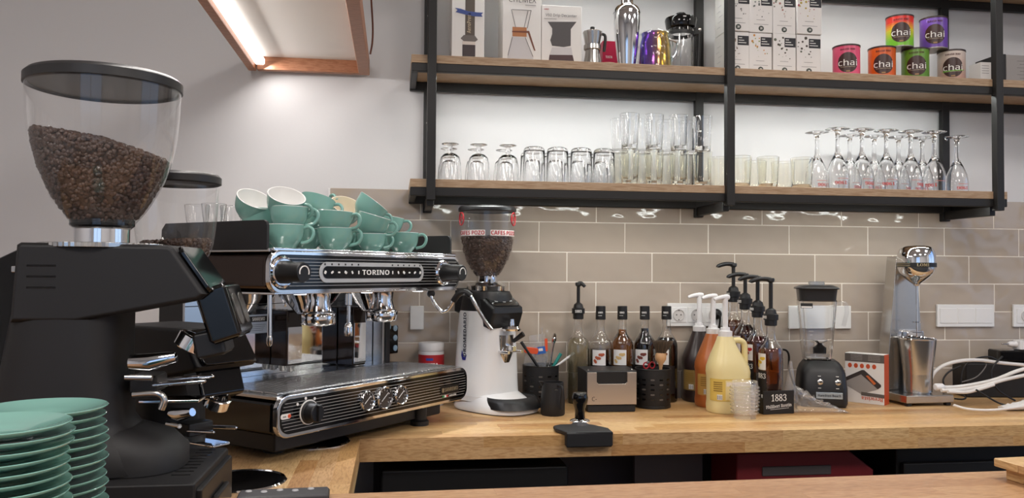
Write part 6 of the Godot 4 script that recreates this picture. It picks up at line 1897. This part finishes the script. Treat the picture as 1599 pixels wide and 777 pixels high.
func sauces() -> void:
	for e in [[1137, 646, 37.0, "#e8d69c", "cream coloured vanilla sauce jug with white pump", 1136, 0], [1113, 637, 34.0, "#b0622f", "caramel brown sauce jug with white pump between two jugs", 1112, 1], [1092, 628, 32.5, "#2c201f", "dark chocolate sauce jug with white pump behind the others", 1088, 2]]:
		var p := stand(e[0], e[1], 0.05)
		if e[6] > 0:
			var front := stand(1137, 646, 0.05)
			p = front + Vector3(0, 0, -0.114 * e[6])
			p.x = on_z([0, 1113.5, 1092][e[6]], 560, p.z).x + 0.01
		var t := thing("sauce_jug", e[4], "sauce jug", p)
		var yaw: float = 0.1 - 0.08 * e[6]
		t.rotation.y = yaw
		var m := mat("sauce_%d" % e[6], e[3], 0.3)
		var K := 1.065
		var rows := [[0.0, 0.126, 0.1], [0.004, 0.134, 0.106], [0.02, 0.136, 0.108], [0.036, 0.132, 0.106], [0.104, 0.132, 0.106], [0.118, 0.136, 0.108], [0.134, 0.13, 0.106], [0.152, 0.112, 0.096], [0.175, 0.086, 0.08], [0.195, 0.066, 0.064], [0.212, 0.052, 0.051], [0.222, 0.046, 0.046]]
		var rg := []
		for a in rows: rg.append(ring(Vector3(-0.01 * smoothstep(0.1, 0.2, a[0]), a[0] * K, 0), a[1], a[2], 2.7, 36))
		part(t, "body", mb().loft(rg), m)
		part(t, "handle", mb().tube(smooth3([Vector3(0.012, 0.2215, 0), Vector3(0.036, 0.2236, 0), Vector3(0.055, 0.2130, 0), Vector3(0.058, 0.1811, 0), Vector3(0.058, 0.1278, 0), Vector3(0.05, 0.1065, 0)], 5), 0.0095, 12), m)
		part(t, "neck", mb(Vector3(-0.01, 0.229, 0)).lathe([Vector2(0.0185, 0), Vector2(0.0185, 0.012)], 24), m)
		var cap := part(t, "cap", mb(Vector3(-0.01, 0.235, 0)).lathe([Vector2(0.0215, 0), Vector2(0.022, 0.002), Vector2(0.022, 0.018), Vector2(0.015, 0.02), Vector2(0.014, 0.03), Vector2(0, 0.03)], 28), mats.white_plastic)
		var nz := Vector3(-0.01, 0, 0)
		part(t, "pump_stem", mb().tube([nz + Vector3(0, 0.26, 0), nz + Vector3(0, 0.357, 0)], 0.0085, 14), mats.white_plastic)
		part(t, "pump_head", mb().tube(smooth3([nz + Vector3(0.014, 0.3589, 0), nz + Vector3(0, 0.36, 0), nz + Vector3(-0.02, 0.358, 0.002), nz + Vector3(-0.04, 0.352, 0.004)], 4), [0.006, 0.008, 0.009, 0.009, 0.009, 0.008, 0.008, 0.0075, 0.007, 0.007, 0.0065, 0.006, 0.005], 10), mats.white_plastic)
		# wrap-round label
		var band := func(y0: float, y1: float, a0: float, a1: float, grow: float) -> MB:
			var g := mb()
			var n := 16
			var pts := []
			for i in n + 1:
				var a := lerpf(a0, a1, float(i) / n)
				var sx := sin(a)
				var cz := cos(a)
				pts.append(Vector3(signf(sx) * pow(absf(sx), 2.0 / 2.7) * (0.066 + grow), 0, signf(cz) * pow(absf(cz), 2.0 / 2.7) * (0.054 + grow)))
			for i in n:
				var n0: Vector3 = (pts[i] * Vector3(1, 0, 1.4)).normalized()
				var n1: Vector3 = (pts[i + 1] * Vector3(1, 0, 1.4)).normalized()
				g.quad(pts[i] + Vector3.UP * y0, pts[i + 1] + Vector3.UP * y0, pts[i + 1] + Vector3.UP * y1, pts[i] + Vector3.UP * y1, n0, n1, n1, n0)
			return g
		var gold: String = ["#d9b95c", "#b98f4a", "#8f7440"][e[6]]
		part(t, "label", band.call(0.04, 0.108, -1.5, 1.35, 0.0008), mat("sauce_label_%d" % e[6], gold, 0.4))
		part(t, "label_front", band.call(0.044, 0.104, -0.45, 1.25, 0.0012), mat("sauce_label2_%d" % e[6], ["#e3cf94", "#c9a46a", "#a58a58"][e[6]], 0.4))
		part(t, "label_stripe", band.call(0.086, 0.099, -0.4, 1.2, 0.0016), mat("sauce_stripe", "#e8d9c4", 0.4))
		part(t, "barcode", band.call(0.044, 0.06, -0.95, -0.62, 0.0016), mats.ink_white)
		for i in 5:
			part(t, "barcode_bar", band.call(0.045, 0.058, -0.93 + i * 0.065, -0.905 + i * 0.065, 0.002), mats.ink_black)
		for i in 5:
			part(t, "small_print", band.call(0.07 + i * 0.0065, 0.0728 + i * 0.0065, -1.2, -0.62, 0.0016), mat("print_ochre", "#8a6a2c", 0.5))

func syrup_rack() -> void:
	# a stepped black holder with four pump bottles, running from the wall to the front
	var f := on_y(1216, 646, CT)
	var back := on_z(1153, 560, 0.12)
	var d := Vector3(back.x - f.x, 0, 0.1 - f.z)
	var go := d.normalized()
	var side := Vector3.UP.cross(go) * -1.0
	var turn := atan2(-go.x, -go.z)
	var t := thing("syrup_rack", "stepped black syrup holder with a white printed front", "bottle rack", Vector3(f.x, CT, f.z), turn)
	var w := 0.104
	var pitch := 0.077
	for k in 4:
		part(t, "step", bx(Vector3(0, 0.003 + 0.011 * k, -0.005 - pitch * (k + 0.5)), Vector3(w, 0.006 + 0.022 * k, pitch - 0.001), 0.001), mats.black)
		part(t, "side_wall", bx(Vector3(w / 2, 0.025 + 0.022 * k, -0.005 - pitch * (k + 0.5)), Vector3(0.004, 0.05 + 0.014 * k, pitch), 0.001), mats.black)
		part(t, "side_wall", bx(Vector3(-w / 2, 0.025 + 0.022 * k, -0.005 - pitch * (k + 0.5)), Vector3(0.004, 0.05 + 0.014 * k, pitch), 0.001), mats.black)
	var fr := part(t, "front", bx(Vector3(0, 0.036, -0.002), Vector3(w + 0.004, 0.072, 0.005), 0.001), mats.black)
	letters(fr, "1883", 0.021, mats.ink_white, Vector3(0, 0.05, 0.0008), Basis.IDENTITY, 0, 0.85, "Droid Serif", false)
	letters(fr, "Philibert Routin", 0.0095, mats.ink_white, Vector3(0, 0.025, 0.0008), rot(Vector3.BACK, 4), 0, 0.9, "Droid Serif", false)
	part(fr, "flourish", mb().tube(smooth3([Vector3(-0.03, 0.0145, 0.001), Vector3(0.0, 0.016, 0.001), Vector3(0.035, 0.0185, 0.001)], 4), 0.0005, 4), mats.ink_white)
	var specs := [["#a4501c", 0.19, "#d8b23a", "amber syrup bottle with a yellow picture in the rack's front"], ["#6e2018", 0.2, "#b02a2a", "dark red syrup bottle second in the stepped rack"], ["#5c2a1c", 0.21, "#6a3a2c", "dark brown syrup bottle third in the stepped rack"], ["#8a4a20", 0.2, "#7a4a2c", "brown syrup bottle at the wall end of the rack"]]
	for k in 4:
		var at: Vector3 = Vector3(f.x, 0, f.z) + go * (0.005 + pitch * (k + 0.5))
		at.y = CT + 0.0065 + 0.022 * k
		var b := syrup_bottle(at, specs[k][3], specs[k][0], specs[k][1], 0.1, specs[k][2], false, -0.98, 1.02)
		pump(b, 0.264, [0.142, 0.126, 0.112, 0.125][k], 0.06, deg_to_rad(180.0) - b.rotation.y + deg_to_rad([-8, 4, 8, 14][k]), mats.black, 1.25)

func right_end_things() -> void:
	var bk: Material = mats.black
	# blender
	var q := on_y(1290, 637, CT)
	var p := Vector3(q.x + 0.028, CT, q.z - 0.085)
	var t := thing("blender", "black bar blender with clear square jug before the blank plate", "blender", p)
	t.rotation.y = atan2(cp.x - p.x, cp.z - p.z) + 0.12
	var s := mpp(p)
	var H := func(py: float) -> float: return hgt(p, py) - CT
	part(t, "base", mb().loft([ring(Vector3(0, 0.003, 0), 0.15, 0.16, 5), ring(Vector3(0, 0.012, 0), 0.158, 0.17, 5), ring(Vector3(0, 0.06, 0), 0.156, 0.168, 5), ring(Vector3(0, 0.11, -0.004), 0.146, 0.152, 5), ring(Vector3(0, 0.128, -0.008), 0.132, 0.134, 5), ring(Vector3(0, 0.142, -0.01), 0.112, 0.112, 4.5), ring(Vector3(0, 0.148, -0.01), 0.094, 0.094, 4.5)]), bk)
	for x in [-0.058, 0.058]:
		for z in [-0.06, 0.06]:
			part(t, "foot", mb(Vector3(x, 0, z)).lathe([Vector2(0, 0), Vector2(0.012, 0), Vector2(0.012, 0.006), Vector2(0, 0.006)], 14), mats.black_matte)
	for x in [-0.012, 0.043]:
		var kn := part(t, "switch", mb(Vector3(x, 0.083, 0.08), rot(Vector3.RIGHT, 84)).lathe([Vector2(0.0095, 0), Vector2(0.0095, 0.003), Vector2(0.006, 0.005), Vector2(0, 0.005)], 18), mats.steel)
		part(kn, "toggle", mb().tube([Vector3(x, 0.0835, 0.084), Vector3(x + 0.005, 0.088, 0.096)], [0.003, 0.0022], 8), mats.chrome)
		for y in [0.102, 0.064]:
			part(t, "switch_print", bx(Vector3(x - 0.002, y, 0.0835 - 0.16 * (y - 0.083)), Vector3(0.009, 0.0018, 0.0012)), mats.ink_white)
	var np := part(t, "name_plate", bx(Vector3(0.016, 0.04, 0.0842), Vector3(0.082, 0.021, 0.003), 0.001), mat("plate_blue", "#aebbc4", 0.25, 0.5))
	letters(np, "Hamilton Beach", 0.0078, mats.ink_black, Vector3(0.016, 0.04, 0.0862), Basis.IDENTITY, 0, 0.86, "Droid Sans")
	var y0: float = 0.148
	var yt: float = H.call(468)
	var gl: Material = mats.glass
	var jr := [[y0, 0.088], [y0 + 0.05, 0.1], [yt, 0.124]]
	var jg := mb()
	var outer := []
	var inner := []
	for e in jr:
		outer.append(ring(Vector3(-0.012, e[0], -0.01), e[1], e[1], 5))
		inner.append(ring(Vector3(-0.012, e[0] + (0.004 if e[0] < yt else 0.0), -0.01), e[1] - 0.006, e[1] - 0.006, 5))
	jg.loft(outer, false)
	jg.inside = true
	jg.loft(inner, false)
	jg.inside = false
	for i in 28:
		var i1 := (i + 1) % 28
		jg.flat(outer[2][i], outer[2][i1], inner[2][i1], inner[2][i], Vector3.UP)
		jg.flat(outer[0][i], outer[0][i1], inner[0][i1], inner[0][i], Vector3.DOWN)
	part(t, "jug", jg, gl)
	for x in [-0.062, 0.038]:
		part(t, "jug_rib", mb().tube([Vector3(x * 0.82 - 0.0, y0 + 0.05, 0.036), Vector3(x, yt, 0.046)], 0.002, 8), gl)
	part(t, "jug_bottom", mb().loft([ring(Vector3(-0.012, y0 + 0.001, -0.01), 0.08, 0.08, 5), ring(Vector3(-0.012, y0 + 0.022, -0.01), 0.084, 0.084, 5)]), clear("jug_thick", "#9a9da2", 0.2, 0.08))
	part(t, "blade_hub", mb(Vector3(-0.002, y0 + 0.022, -0.01)).lathe([Vector2(0.022, 0), Vector2(0.022, 0.018), Vector2(0.01, 0.026), Vector2(0.006, 0.034), Vector2(0, 0.034)], 20), mats.black_gloss)
	for a in [0.4, 2.4, 4.2, 5.6]:
		part(t, "blade", mb(Vector3(-0.002, y0 + 0.052, -0.01), Basis(Vector3.UP, a) * rot(Vector3.BACK, 24)).box(Vector3(0.016, 0, 0), Vector3(0.03, 0.0016, 0.009), 0.0006), mats.steel)
	part(t, "jug_handle", mb().tube(smooth3([Vector3(0.05, yt - 0.012, 0.012), Vector3(0.075, yt - 0.01, 0.014), Vector3(0.08, yt - 0.04, 0.015), Vector3(0.07, yt - 0.085, 0.014)], 5), 0.007, 10), clear("jug_handle", "#b9bbbf", 0.15, 0.06))
	for i in 6:
		part(t, "scale_mark", bx(Vector3(-0.035, y0 + 0.085 + i * 0.0125, 0.0475), Vector3(0.014 if i % 2 else 0.009, 0.001, 0.0006)), mats.ink_white)
	var lb := part(t, "jug_label", bx(Vector3(-0.05, yt - 0.018, 0.053), Vector3(0.038, 0.016, 0.0008)), mats.ink_black)
	part(lb, "label_strip", bx(Vector3(-0.05, yt - 0.0225, 0.0538), Vector3(0.034, 0.005, 0.0006)), mats.ink_white)
	part(t, "lid", mb().loft([ring(Vector3(-0.012, yt - 0.004, -0.01), 0.118, 0.116, 5), ring(Vector3(-0.012, yt + 0.036, -0.01), 0.126, 0.124, 5), ring(Vector3(-0.012, yt + 0.037, -0.01), 0.142, 0.138, 4.5), ring(Vector3(-0.012, yt + 0.042, -0.01), 0.138, 0.134, 4.5), ring(Vector3(-0.012, yt + 0.05, -0.01), 0.1, 0.096, 4)]), mat("lid_dark", "#2c2b2c", 0.35))
	part(t, "lid_plug", mb().loft([ring(Vector3(-0.012, yt + 0.05, -0.01), 0.052, 0.05, 4), ring(Vector3(-0.012, yt + 0.062, -0.01), 0.05, 0.048, 4)]), clear("plug_clear", "#8d8f92", 0.5, 0.1))
	part(t, "power_cord", mb().tube(smooth3([Vector3(-0.07, 0.03, -0.07), Vector3(-0.095, 0.1, -0.06), Vector3(-0.1, 0.16, -0.03), Vector3(-0.12, 0.178, 0.0), Vector3(-0.15, 0.16, 0.0), Vector3(-0.165, 0.11, -0.01)], 5), 0.0035, 8), bk)
	# crumpled clear bag
	var b0 := on_y(1276, 646, CT)
	t = thing("plastic_bag", "crumpled clear plastic bag lying before the blender", "plastic bag", b0)
	var nz := FastNoiseLite.new()
	nz.seed = 5
	nz.frequency = 9.0
	var film := clear("bag_film", "#e9e6e4", 0.1, 0.12)
	var rings := []
	for i in 15:
		var f := i / 14.0
		var c := Vector3(lerpf(-0.06, 0.1, f), 0, lerpf(-0.03, -0.012, f))
		var hh := 0.075 * pow(1 - f, 1.1) + 0.004
		var wd := lerpf(0.05, 0.034, f)
		var rg := []
		for j in 20:
			var a := TAU * j / 20
			var k := 1.0 + 0.35 * nz.get_noise_3d(f * 3.0, cos(a), sin(a))
			rg.append(c + Vector3(0.01 * sin(j * 2.0 + i), maxf(0.001, (sin(a) * 0.5 + 0.5) * hh * k + 0.001), cos(a) * wd * k * 0.6))
		rings.append(rg)
	part(t, "film", mb().loft(rings), film)
	rings = []
	for i in 9:
		var f := i / 8.0
		var rg := []
		for j in 16:
			var a := TAU * j / 16
			var k := 1.0 + 0.4 * nz.get_noise_3d(7 + f * 2.0, cos(a), sin(a))
			rg.append(Vector3(-0.065 + cos(a) * lerpf(0.026, 0.004, f) * k, 0.03 + f * 0.13, -0.045 + sin(a) * lerpf(0.022, 0.003, f) * k))
		rings.append(rg)
	part(t, "twisted_neck", mb().loft(rings), film)
	# kitchen scale carton, printed upside down
	var s0 := on_y(1326, 627, CT)
	var s1 := on_y(1381, 633, CT)
	var w := s0.distance_to(s1) * 1.12
	var dir := Vector3(s1.x - s0.x, 0, s1.z - s0.z).normalized()
	var mid := s1 - dir * (w / 2)
	t = thing("scale_carton", "white and grey scale carton with orange side leaning upside down", "box", Vector3(mid.x, CT, mid.z), -atan2(dir.z, dir.x))
	var hh2 := hgt(s1, 554) - CT
	var dp := 0.045
	part(t, "carton", bx(Vector3(0, hh2 / 2, -dp / 2), Vector3(w, hh2, dp), 0.0012), mats.paper_white)
	part(t, "orange_side", bx(Vector3(w / 2 + 0.0002, hh2 / 2, -dp / 2), Vector3(0.001, hh2 - 0.001, dp - 0.001)), mat("carton_orange", "#c4502a", 0.5))
	ink(t, "grey_band", [[0, 0.01], [1, 0.01], [1, 0.17], [0, 0.17]], w, hh2, 0.0, mat("band_grey", "#5e5753", 0.6))
	for i in 4:
		for k in 2:
			part(t, "band_print", bx(Vector3(-w * 0.2 + k * w * 0.45, hh2 * (0.96 - 0.03 * i), 0.0007), Vector3(w * 0.3, 0.001, 0.0005)), mat("print_pale2", "#b0a9a4", 0.6))
	for i in 5:
		ink(t, "round_icon", disc(0.13 + i * 0.155, 0.25, 0.052, 0.048, 16), w, hh2, 0.0, mat("carton_orange", "#c4502a", 0.5))
	ink(t, "printed_scale", [[0.02, 0.52], [0.43, 0.35], [0.92, 0.62], [0.82, 0.7], [0.42, 0.82], [0.02, 0.66]], w, hh2, 0.0, mat("print_scale", "#9d9793", 0.6))
	ink(t, "printed_body", [[0.02, 0.5], [0.44, 0.33], [0.5, 0.33], [0.92, 0.6], [0.92, 0.64], [0.84, 0.69], [0.42, 0.42], [0.02, 0.58]], w, hh2, 0.0, mat("print_scale_dark", "#3a3230", 0.6), 0.0008)
	ink(t, "printed_display", [[0.54, 0.44], [0.6, 0.43], [0.8, 0.58], [0.74, 0.61]], w, hh2, 0.0, mat("print_amber", "#cf6a35", 0.6), 0.0011)
	ink(t, "name_band", [[0.42, 0.77], [1.0, 0.79], [1.0, 0.86], [0.42, 0.84]], w, hh2, 0.0, mat("band_grey", "#5e5753", 0.6), 0.0009)
	letters(t, "Brewista", 0.0125, mat("carton_orange", "#c4502a", 0.5), Vector3(w * 0.2, hh2 * 0.105, 0.0004), rot(Vector3.BACK, 180), 0, 0.92, "Droid Serif")
	mixer()
	cables()

func mixer() -> void:
	# milkshake mixer: tapered steel column on a base plate, chrome motor head, steel cup
	var f0 := on_y(1416, 635, CT)
	var f1 := on_y(1490, 633, CT)
	var w := f0.distance_to(f1)
	var dir := Vector3(f1.x - f0.x, 0, f1.z - f0.z).normalized()
	var mid := (f0 + f1) / 2
	var t := thing("drink_mixer", "steel milkshake mixer with polished rounded head and steel cup", "drink mixer", Vector3(mid.x, CT, mid.z), -atan2(dir.z, dir.x) + 0.0)
	var st: Material = mats.steel
	var s := mpp(t.position)
	var base := Vector3(t.position.x, CT, t.position.z)
	var inv := t.transform.affine_inverse()
	var at := func(px: float, py: float, z: float) -> Vector3: return inv * on_plane(px, py, t.transform * Vector3(0, 0, z), t.transform.basis.z)
	var D := 0.2
	part(t, "base_plate", bx(Vector3(0, 0.023, -D / 2), Vector3(w, 0.026, D), 0.003), st)
	for x in [-w / 2 + 0.015, w / 2 - 0.015]:
		for z in [-0.015, -D + 0.015]:
			part(t, "foot", bx(Vector3(x, 0.005, z), Vector3(0.018, 0.01, 0.018), 0.002), mats.black)
	# column, tapering upwards; its front face sits behind the cup
	var zc := -0.13
	var a0: Vector3 = at.call(1383, 600, zc)
	var a1: Vector3 = at.call(1442, 600, zc)
	var b0: Vector3 = at.call(1400, 400, zc)
	var b1: Vector3 = at.call(1432, 400, zc)
	var top: float = b0.y
	var low := 0.036
	var col := PackedVector2Array([Vector2(a0.x, low), Vector2(a1.x + 0.004, low), Vector2(b1.x, top), Vector2(b0.x, top)])
	part(t, "column", mb().prism(col, zc - 0.055, zc, 0.002), st)
	# head
	var hc: Vector3 = at.call(1431, 415, -0.075)
	var Hh := func(py: float) -> float: return at.call(1431, py, -0.075).y
	var hp := [[0.0, 446.5], [3.5, 446], [5.5, 443], [14, 437], [24, 428], [28.5, 418], [29, 408], [28, 397], [23.5, 387], [14, 383.5], [0.01, 383]]
	var pr := []
	for e in hp: pr.append(Vector2(e[0] * s, Hh.call(e[1])))
	part(t, "motor_head", mb(Vector3(hc.x, 0, hc.z)).lathe(smooth3(pr, 4), 48), mats.chrome)
	var yb: float = Hh.call(413.5)
	var bd := part(t, "name_band", mb(Vector3(hc.x, yb, hc.z)).lathe([Vector2(29.1 * s, -0.0075), Vector2(29.5 * s, -0.007), Vector2(29.5 * s, 0.007), Vector2(29.1 * s, 0.0075)], 48), mats.black)
	var fa := atan2(cp.x - base.x, cp.z - base.z) - t.rotation.y
	letters(bd, "LOMI", 0.0095, mat("letters_gold", "#cbb78e", 0.35, 0.6), Vector3(hc.x, yb, hc.z), Basis(Vector3.UP, fa + 0.35), 29.7 * s, 1.1, "Droid Serif")
	for y in [-0.003, 0.003]:
		part(bd, "gold_line", mb(Vector3(hc.x, yb + y, hc.z)).lathe([Vector2(29.8 * s, -0.0006), Vector2(29.8 * s, 0.0006)], 14, fa - 1.3, fa - 0.3), mat("letters_gold", "#cbb78e", 0.35, 0.6))
	part(t, "head_bracket", mb().tube([Vector3(b0.x * 0.5 + b1.x * 0.5, yb, zc), Vector3(hc.x, yb, hc.z)], 0.014, 14), mats.chrome)
	part(t, "side_button", mb().ball(Vector3(hc.x - 26 * s, Hh.call(397), hc.z + 0.012), Vector3.ONE * 0.008, 14, 8), mats.black_gloss)
	var sp0: float = Hh.call(445)
	part(t, "spindle", mb().tube([Vector3(hc.x + 0.001, sp0, hc.z), Vector3(hc.x + 0.001, 0.16, hc.z)], 0.0035, 10), mats.chrome)
	for y in [Hh.call(502), Hh.call(518)]:
		part(t, "whisk_disc", mb(Vector3(hc.x + 0.001, y, hc.z)).lathe([Vector2(0, -0.001), Vector2(0.014, -0.002), Vector2(0.015, 0.0), Vector2(0, 0.001)], 20), mats.chrome)
	# cup rest and cup
	var br: Vector3 = at.call(1415, 523, zc)
	part(t, "cup_rest", mb(Vector3(br.x + 0.018, br.y, zc + 0.016)).prism(rrect(0.066, 0.036, 0.009), -0.016, 0.012, 0.004), mats.chrome)
	var c := on_y(1442, 614, CT + 0.036)
	var cu0 := solo("mixing_cup", "tall tapered steel mixing cup standing on the mixer base", "cup", mb().lathe(shell(prof(Vector3(c.x, CT + 0.036, c.z - 0.03), [[18, 615], [18.5, 612], [22, 575], [26, 540], [27, 530]]).map(func(v: Vector2) -> Vector2: return Vector2(v.x, maxf(v.y, 0.0))), 0.0012, 0.003), 44), mats.steel, Vector3(c.x, CT + 0.0365, c.z - 0.03))
	part(cu0, "rolled_rim", mb().lathe([Vector2(27.2 * s, hgt(cu0.position, 530) - cu0.position.y), Vector2(28.2 * s, hgt(cu0.position, 528.5) - cu0.position.y), Vector2(27.2 * s, hgt(cu0.position, 527) - cu0.position.y), Vector2(26.2 * s, hgt(cu0.position, 528.5) - cu0.position.y)], 44), mats.chrome)

func cables() -> void:
	# black power unit with adapters, white extension leads and black cords by the wall
	var bk: Material = mats.black
	var a := on_z(1503, 600, 0.1)
	var t := thing("power_unit", "long black power unit against the tiles at the worktop's end", "power unit", Vector3(a.x + 0.28, CT, 0.085), deg_to_rad(-8))
	var h := hgt(Vector3(a.x, 0, 0.12), 568) - CT
	part(t, "body", bx(Vector3(0, h / 2, 0), Vector3(0.52, h, 0.1), 0.005), bk)
	part(t, "ridge", bx(Vector3(0, h + 0.002, 0.02), Vector3(0.5, 0.004, 0.03), 0.001), mats.black_matte)
	var b := on_z(1562, 575, 0.12)
	t = thing("black_box", "smaller glossy black adapter box on top of the power unit", "adapter", Vector3(b.x + 0.15, CT + h + 0.006, 0.09), deg_to_rad(-6))
	part(t, "body", bx(Vector3(0, 0.02, 0), Vector3(0.28, 0.04, 0.08), 0.005), mats.black_gloss)
	var c := on_z(1592, 552, 0.12)
	t = thing("white_adapter", "white plug adapter on top of the black boxes", "adapter", Vector3(c.x + 0.02, CT + h + 0.0465, 0.1))
	part(t, "body", bx(Vector3(0.01, 0.018, 0), Vector3(0.055, 0.036, 0.04), 0.005), mats.white_plastic)
	part(t, "plug_body", mb().tube([Vector3(-0.018, 0.02, 0), Vector3(-0.04, 0.021, 0), Vector3(-0.05, 0.021, 0)], [0.011, 0.01, 0.006], 14), mats.white_plastic)
	for z in [-0.005, 0.005]:
		part(t, "pin", mb().tube([Vector3(-0.05, 0.021, z), Vector3(-0.07, 0.021, z)], 0.0022, 8), mats.steel)
	var wl := mat("cable_white", "#e2deda", 0.4)
	var cable := func(called: String, label: String, pts: Array, r: float, m: Material) -> void:
		var pp := []
		for e in pts: pp.append(on_z(e[0], e[1], e[2]))
		var o := pp[0] as Vector3
		var loc := []
		for e in pp: loc.append(e - o)
		solo(called, label, "cable", mb().tube(smooth3(loc, 6), r, 10), m, o)
	cable.call("white_cable", "thick white lead arching up behind the mixer cup", [[1452, 598, 0.2], [1458, 582, 0.2], [1474, 570, 0.2], [1500, 563, 0.2], [1530, 562, 0.19], [1562, 566, 0.18], [1605, 570, 0.18]], 0.0062, wl)
	cable.call("white_cable", "upper white lead rising from the mixer base to the right", [[1466, 604, 0.27], [1490, 604, 0.27], [1520, 600, 0.27], [1555, 592, 0.27], [1585, 580, 0.28], [1612, 572, 0.28]], 0.0062, wl)
	cable.call("white_cable", "lower white lead running beside the upper one", [[1470, 609, 0.29], [1500, 608, 0.29], [1535, 602, 0.29], [1570, 592, 0.29], [1612, 583, 0.29]], 0.006, wl)
	cable.call("white_cable", "short white lead dipping towards the black cord", [[1480, 611, 0.3], [1508, 612, 0.3], [1530, 607, 0.3], [1552, 600, 0.3]], 0.0055, wl)
	cable.call("white_cable", "single white lead lying on the oak along the edge", [[1489, 632, 0.42], [1510, 638, 0.43], [1540, 640, 0.43], [1570, 638, 0.42], [1610, 632, 0.4]], 0.004, wl)
	cable.call("black_cable", "black cord looping up over the power unit", [[1500, 600, 0.17], [1504, 575, 0.17], [1520, 561, 0.17], [1545, 557, 0.17], [1562, 566, 0.17]], 0.0032, bk)
	cable.call("black_cable", "black cord curving down across the power unit's face", [[1565, 556, 0.19], [1551, 572, 0.19], [1548, 590, 0.19], [1560, 610, 0.2], [1585, 625, 0.2]], 0.0032, bk)
	cable.call("black_cable", "thin grey cord making a loop on the power unit", [[1502, 596, 0.18], [1525, 588, 0.18], [1540, 570, 0.18], [1534, 560, 0.18]], 0.002, mat("cord_grey", "#6f6c6a", 0.5))
	cable.call("black_cable", "black cord dropping under the white leads to the oak", [[1524, 608, 0.31], [1540, 618, 0.32], [1560, 629, 0.33], [1576, 633, 0.34]], 0.003, bk)
	cable.call("black_cable", "small black cord loop behind the mixer base", [[1490, 622, 0.25], [1503, 623, 0.26], [1508, 620, 0.24], [1500, 614, 0.2]], 0.003, bk)
	cable.call("black_cable", "black cord hanging behind the mixer cup on the tiles", [[1500, 571, 0.1], [1482, 580, 0.1], [1473, 592, 0.1], [1475, 604, 0.12]], 0.0032, bk)
	var k := on_z(1466, 604, 0.27)
	solo("white_plug", "white plug lying where the leads begin at the mixer base", "plug", mb().tube([Vector3(-0.014, 0, 0), Vector3(-0.012, 0, 0), Vector3(0.012, 0.001, 0), Vector3(0.02, 0, 0)], [0.008, 0.012, 0.011, 0.006], 14), mats.white_plastic, k)
	# crumpled white paper by the right edge
	var pz := on_y(1585, 640, CT)
	var nz := FastNoiseLite.new()
	nz.seed = 9
	nz.frequency = 11.0
	var rings := []
	for i in 10:
		var f := i / 9.0
		var rg := []
		for j in 18:
			var an := TAU * j / 18
			var g := 1.0 + 0.5 * nz.get_noise_3d(f * 2, cos(an), sin(an))
			rg.append(Vector3(lerpf(-0.045, 0.06, f), maxf(0.0006, (sin(an) * 0.5 + 0.5) * (0.012 + 0.02 * f) * g + 0.0006), cos(an) * 0.022 * g))
		rings.append(rg)
	solo("paper_scrap", "crumpled white paper lying on the oak under the cords", "paper", mb().loft(rings), mats.paper_white, Vector3(pz.x, CT, pz.z))
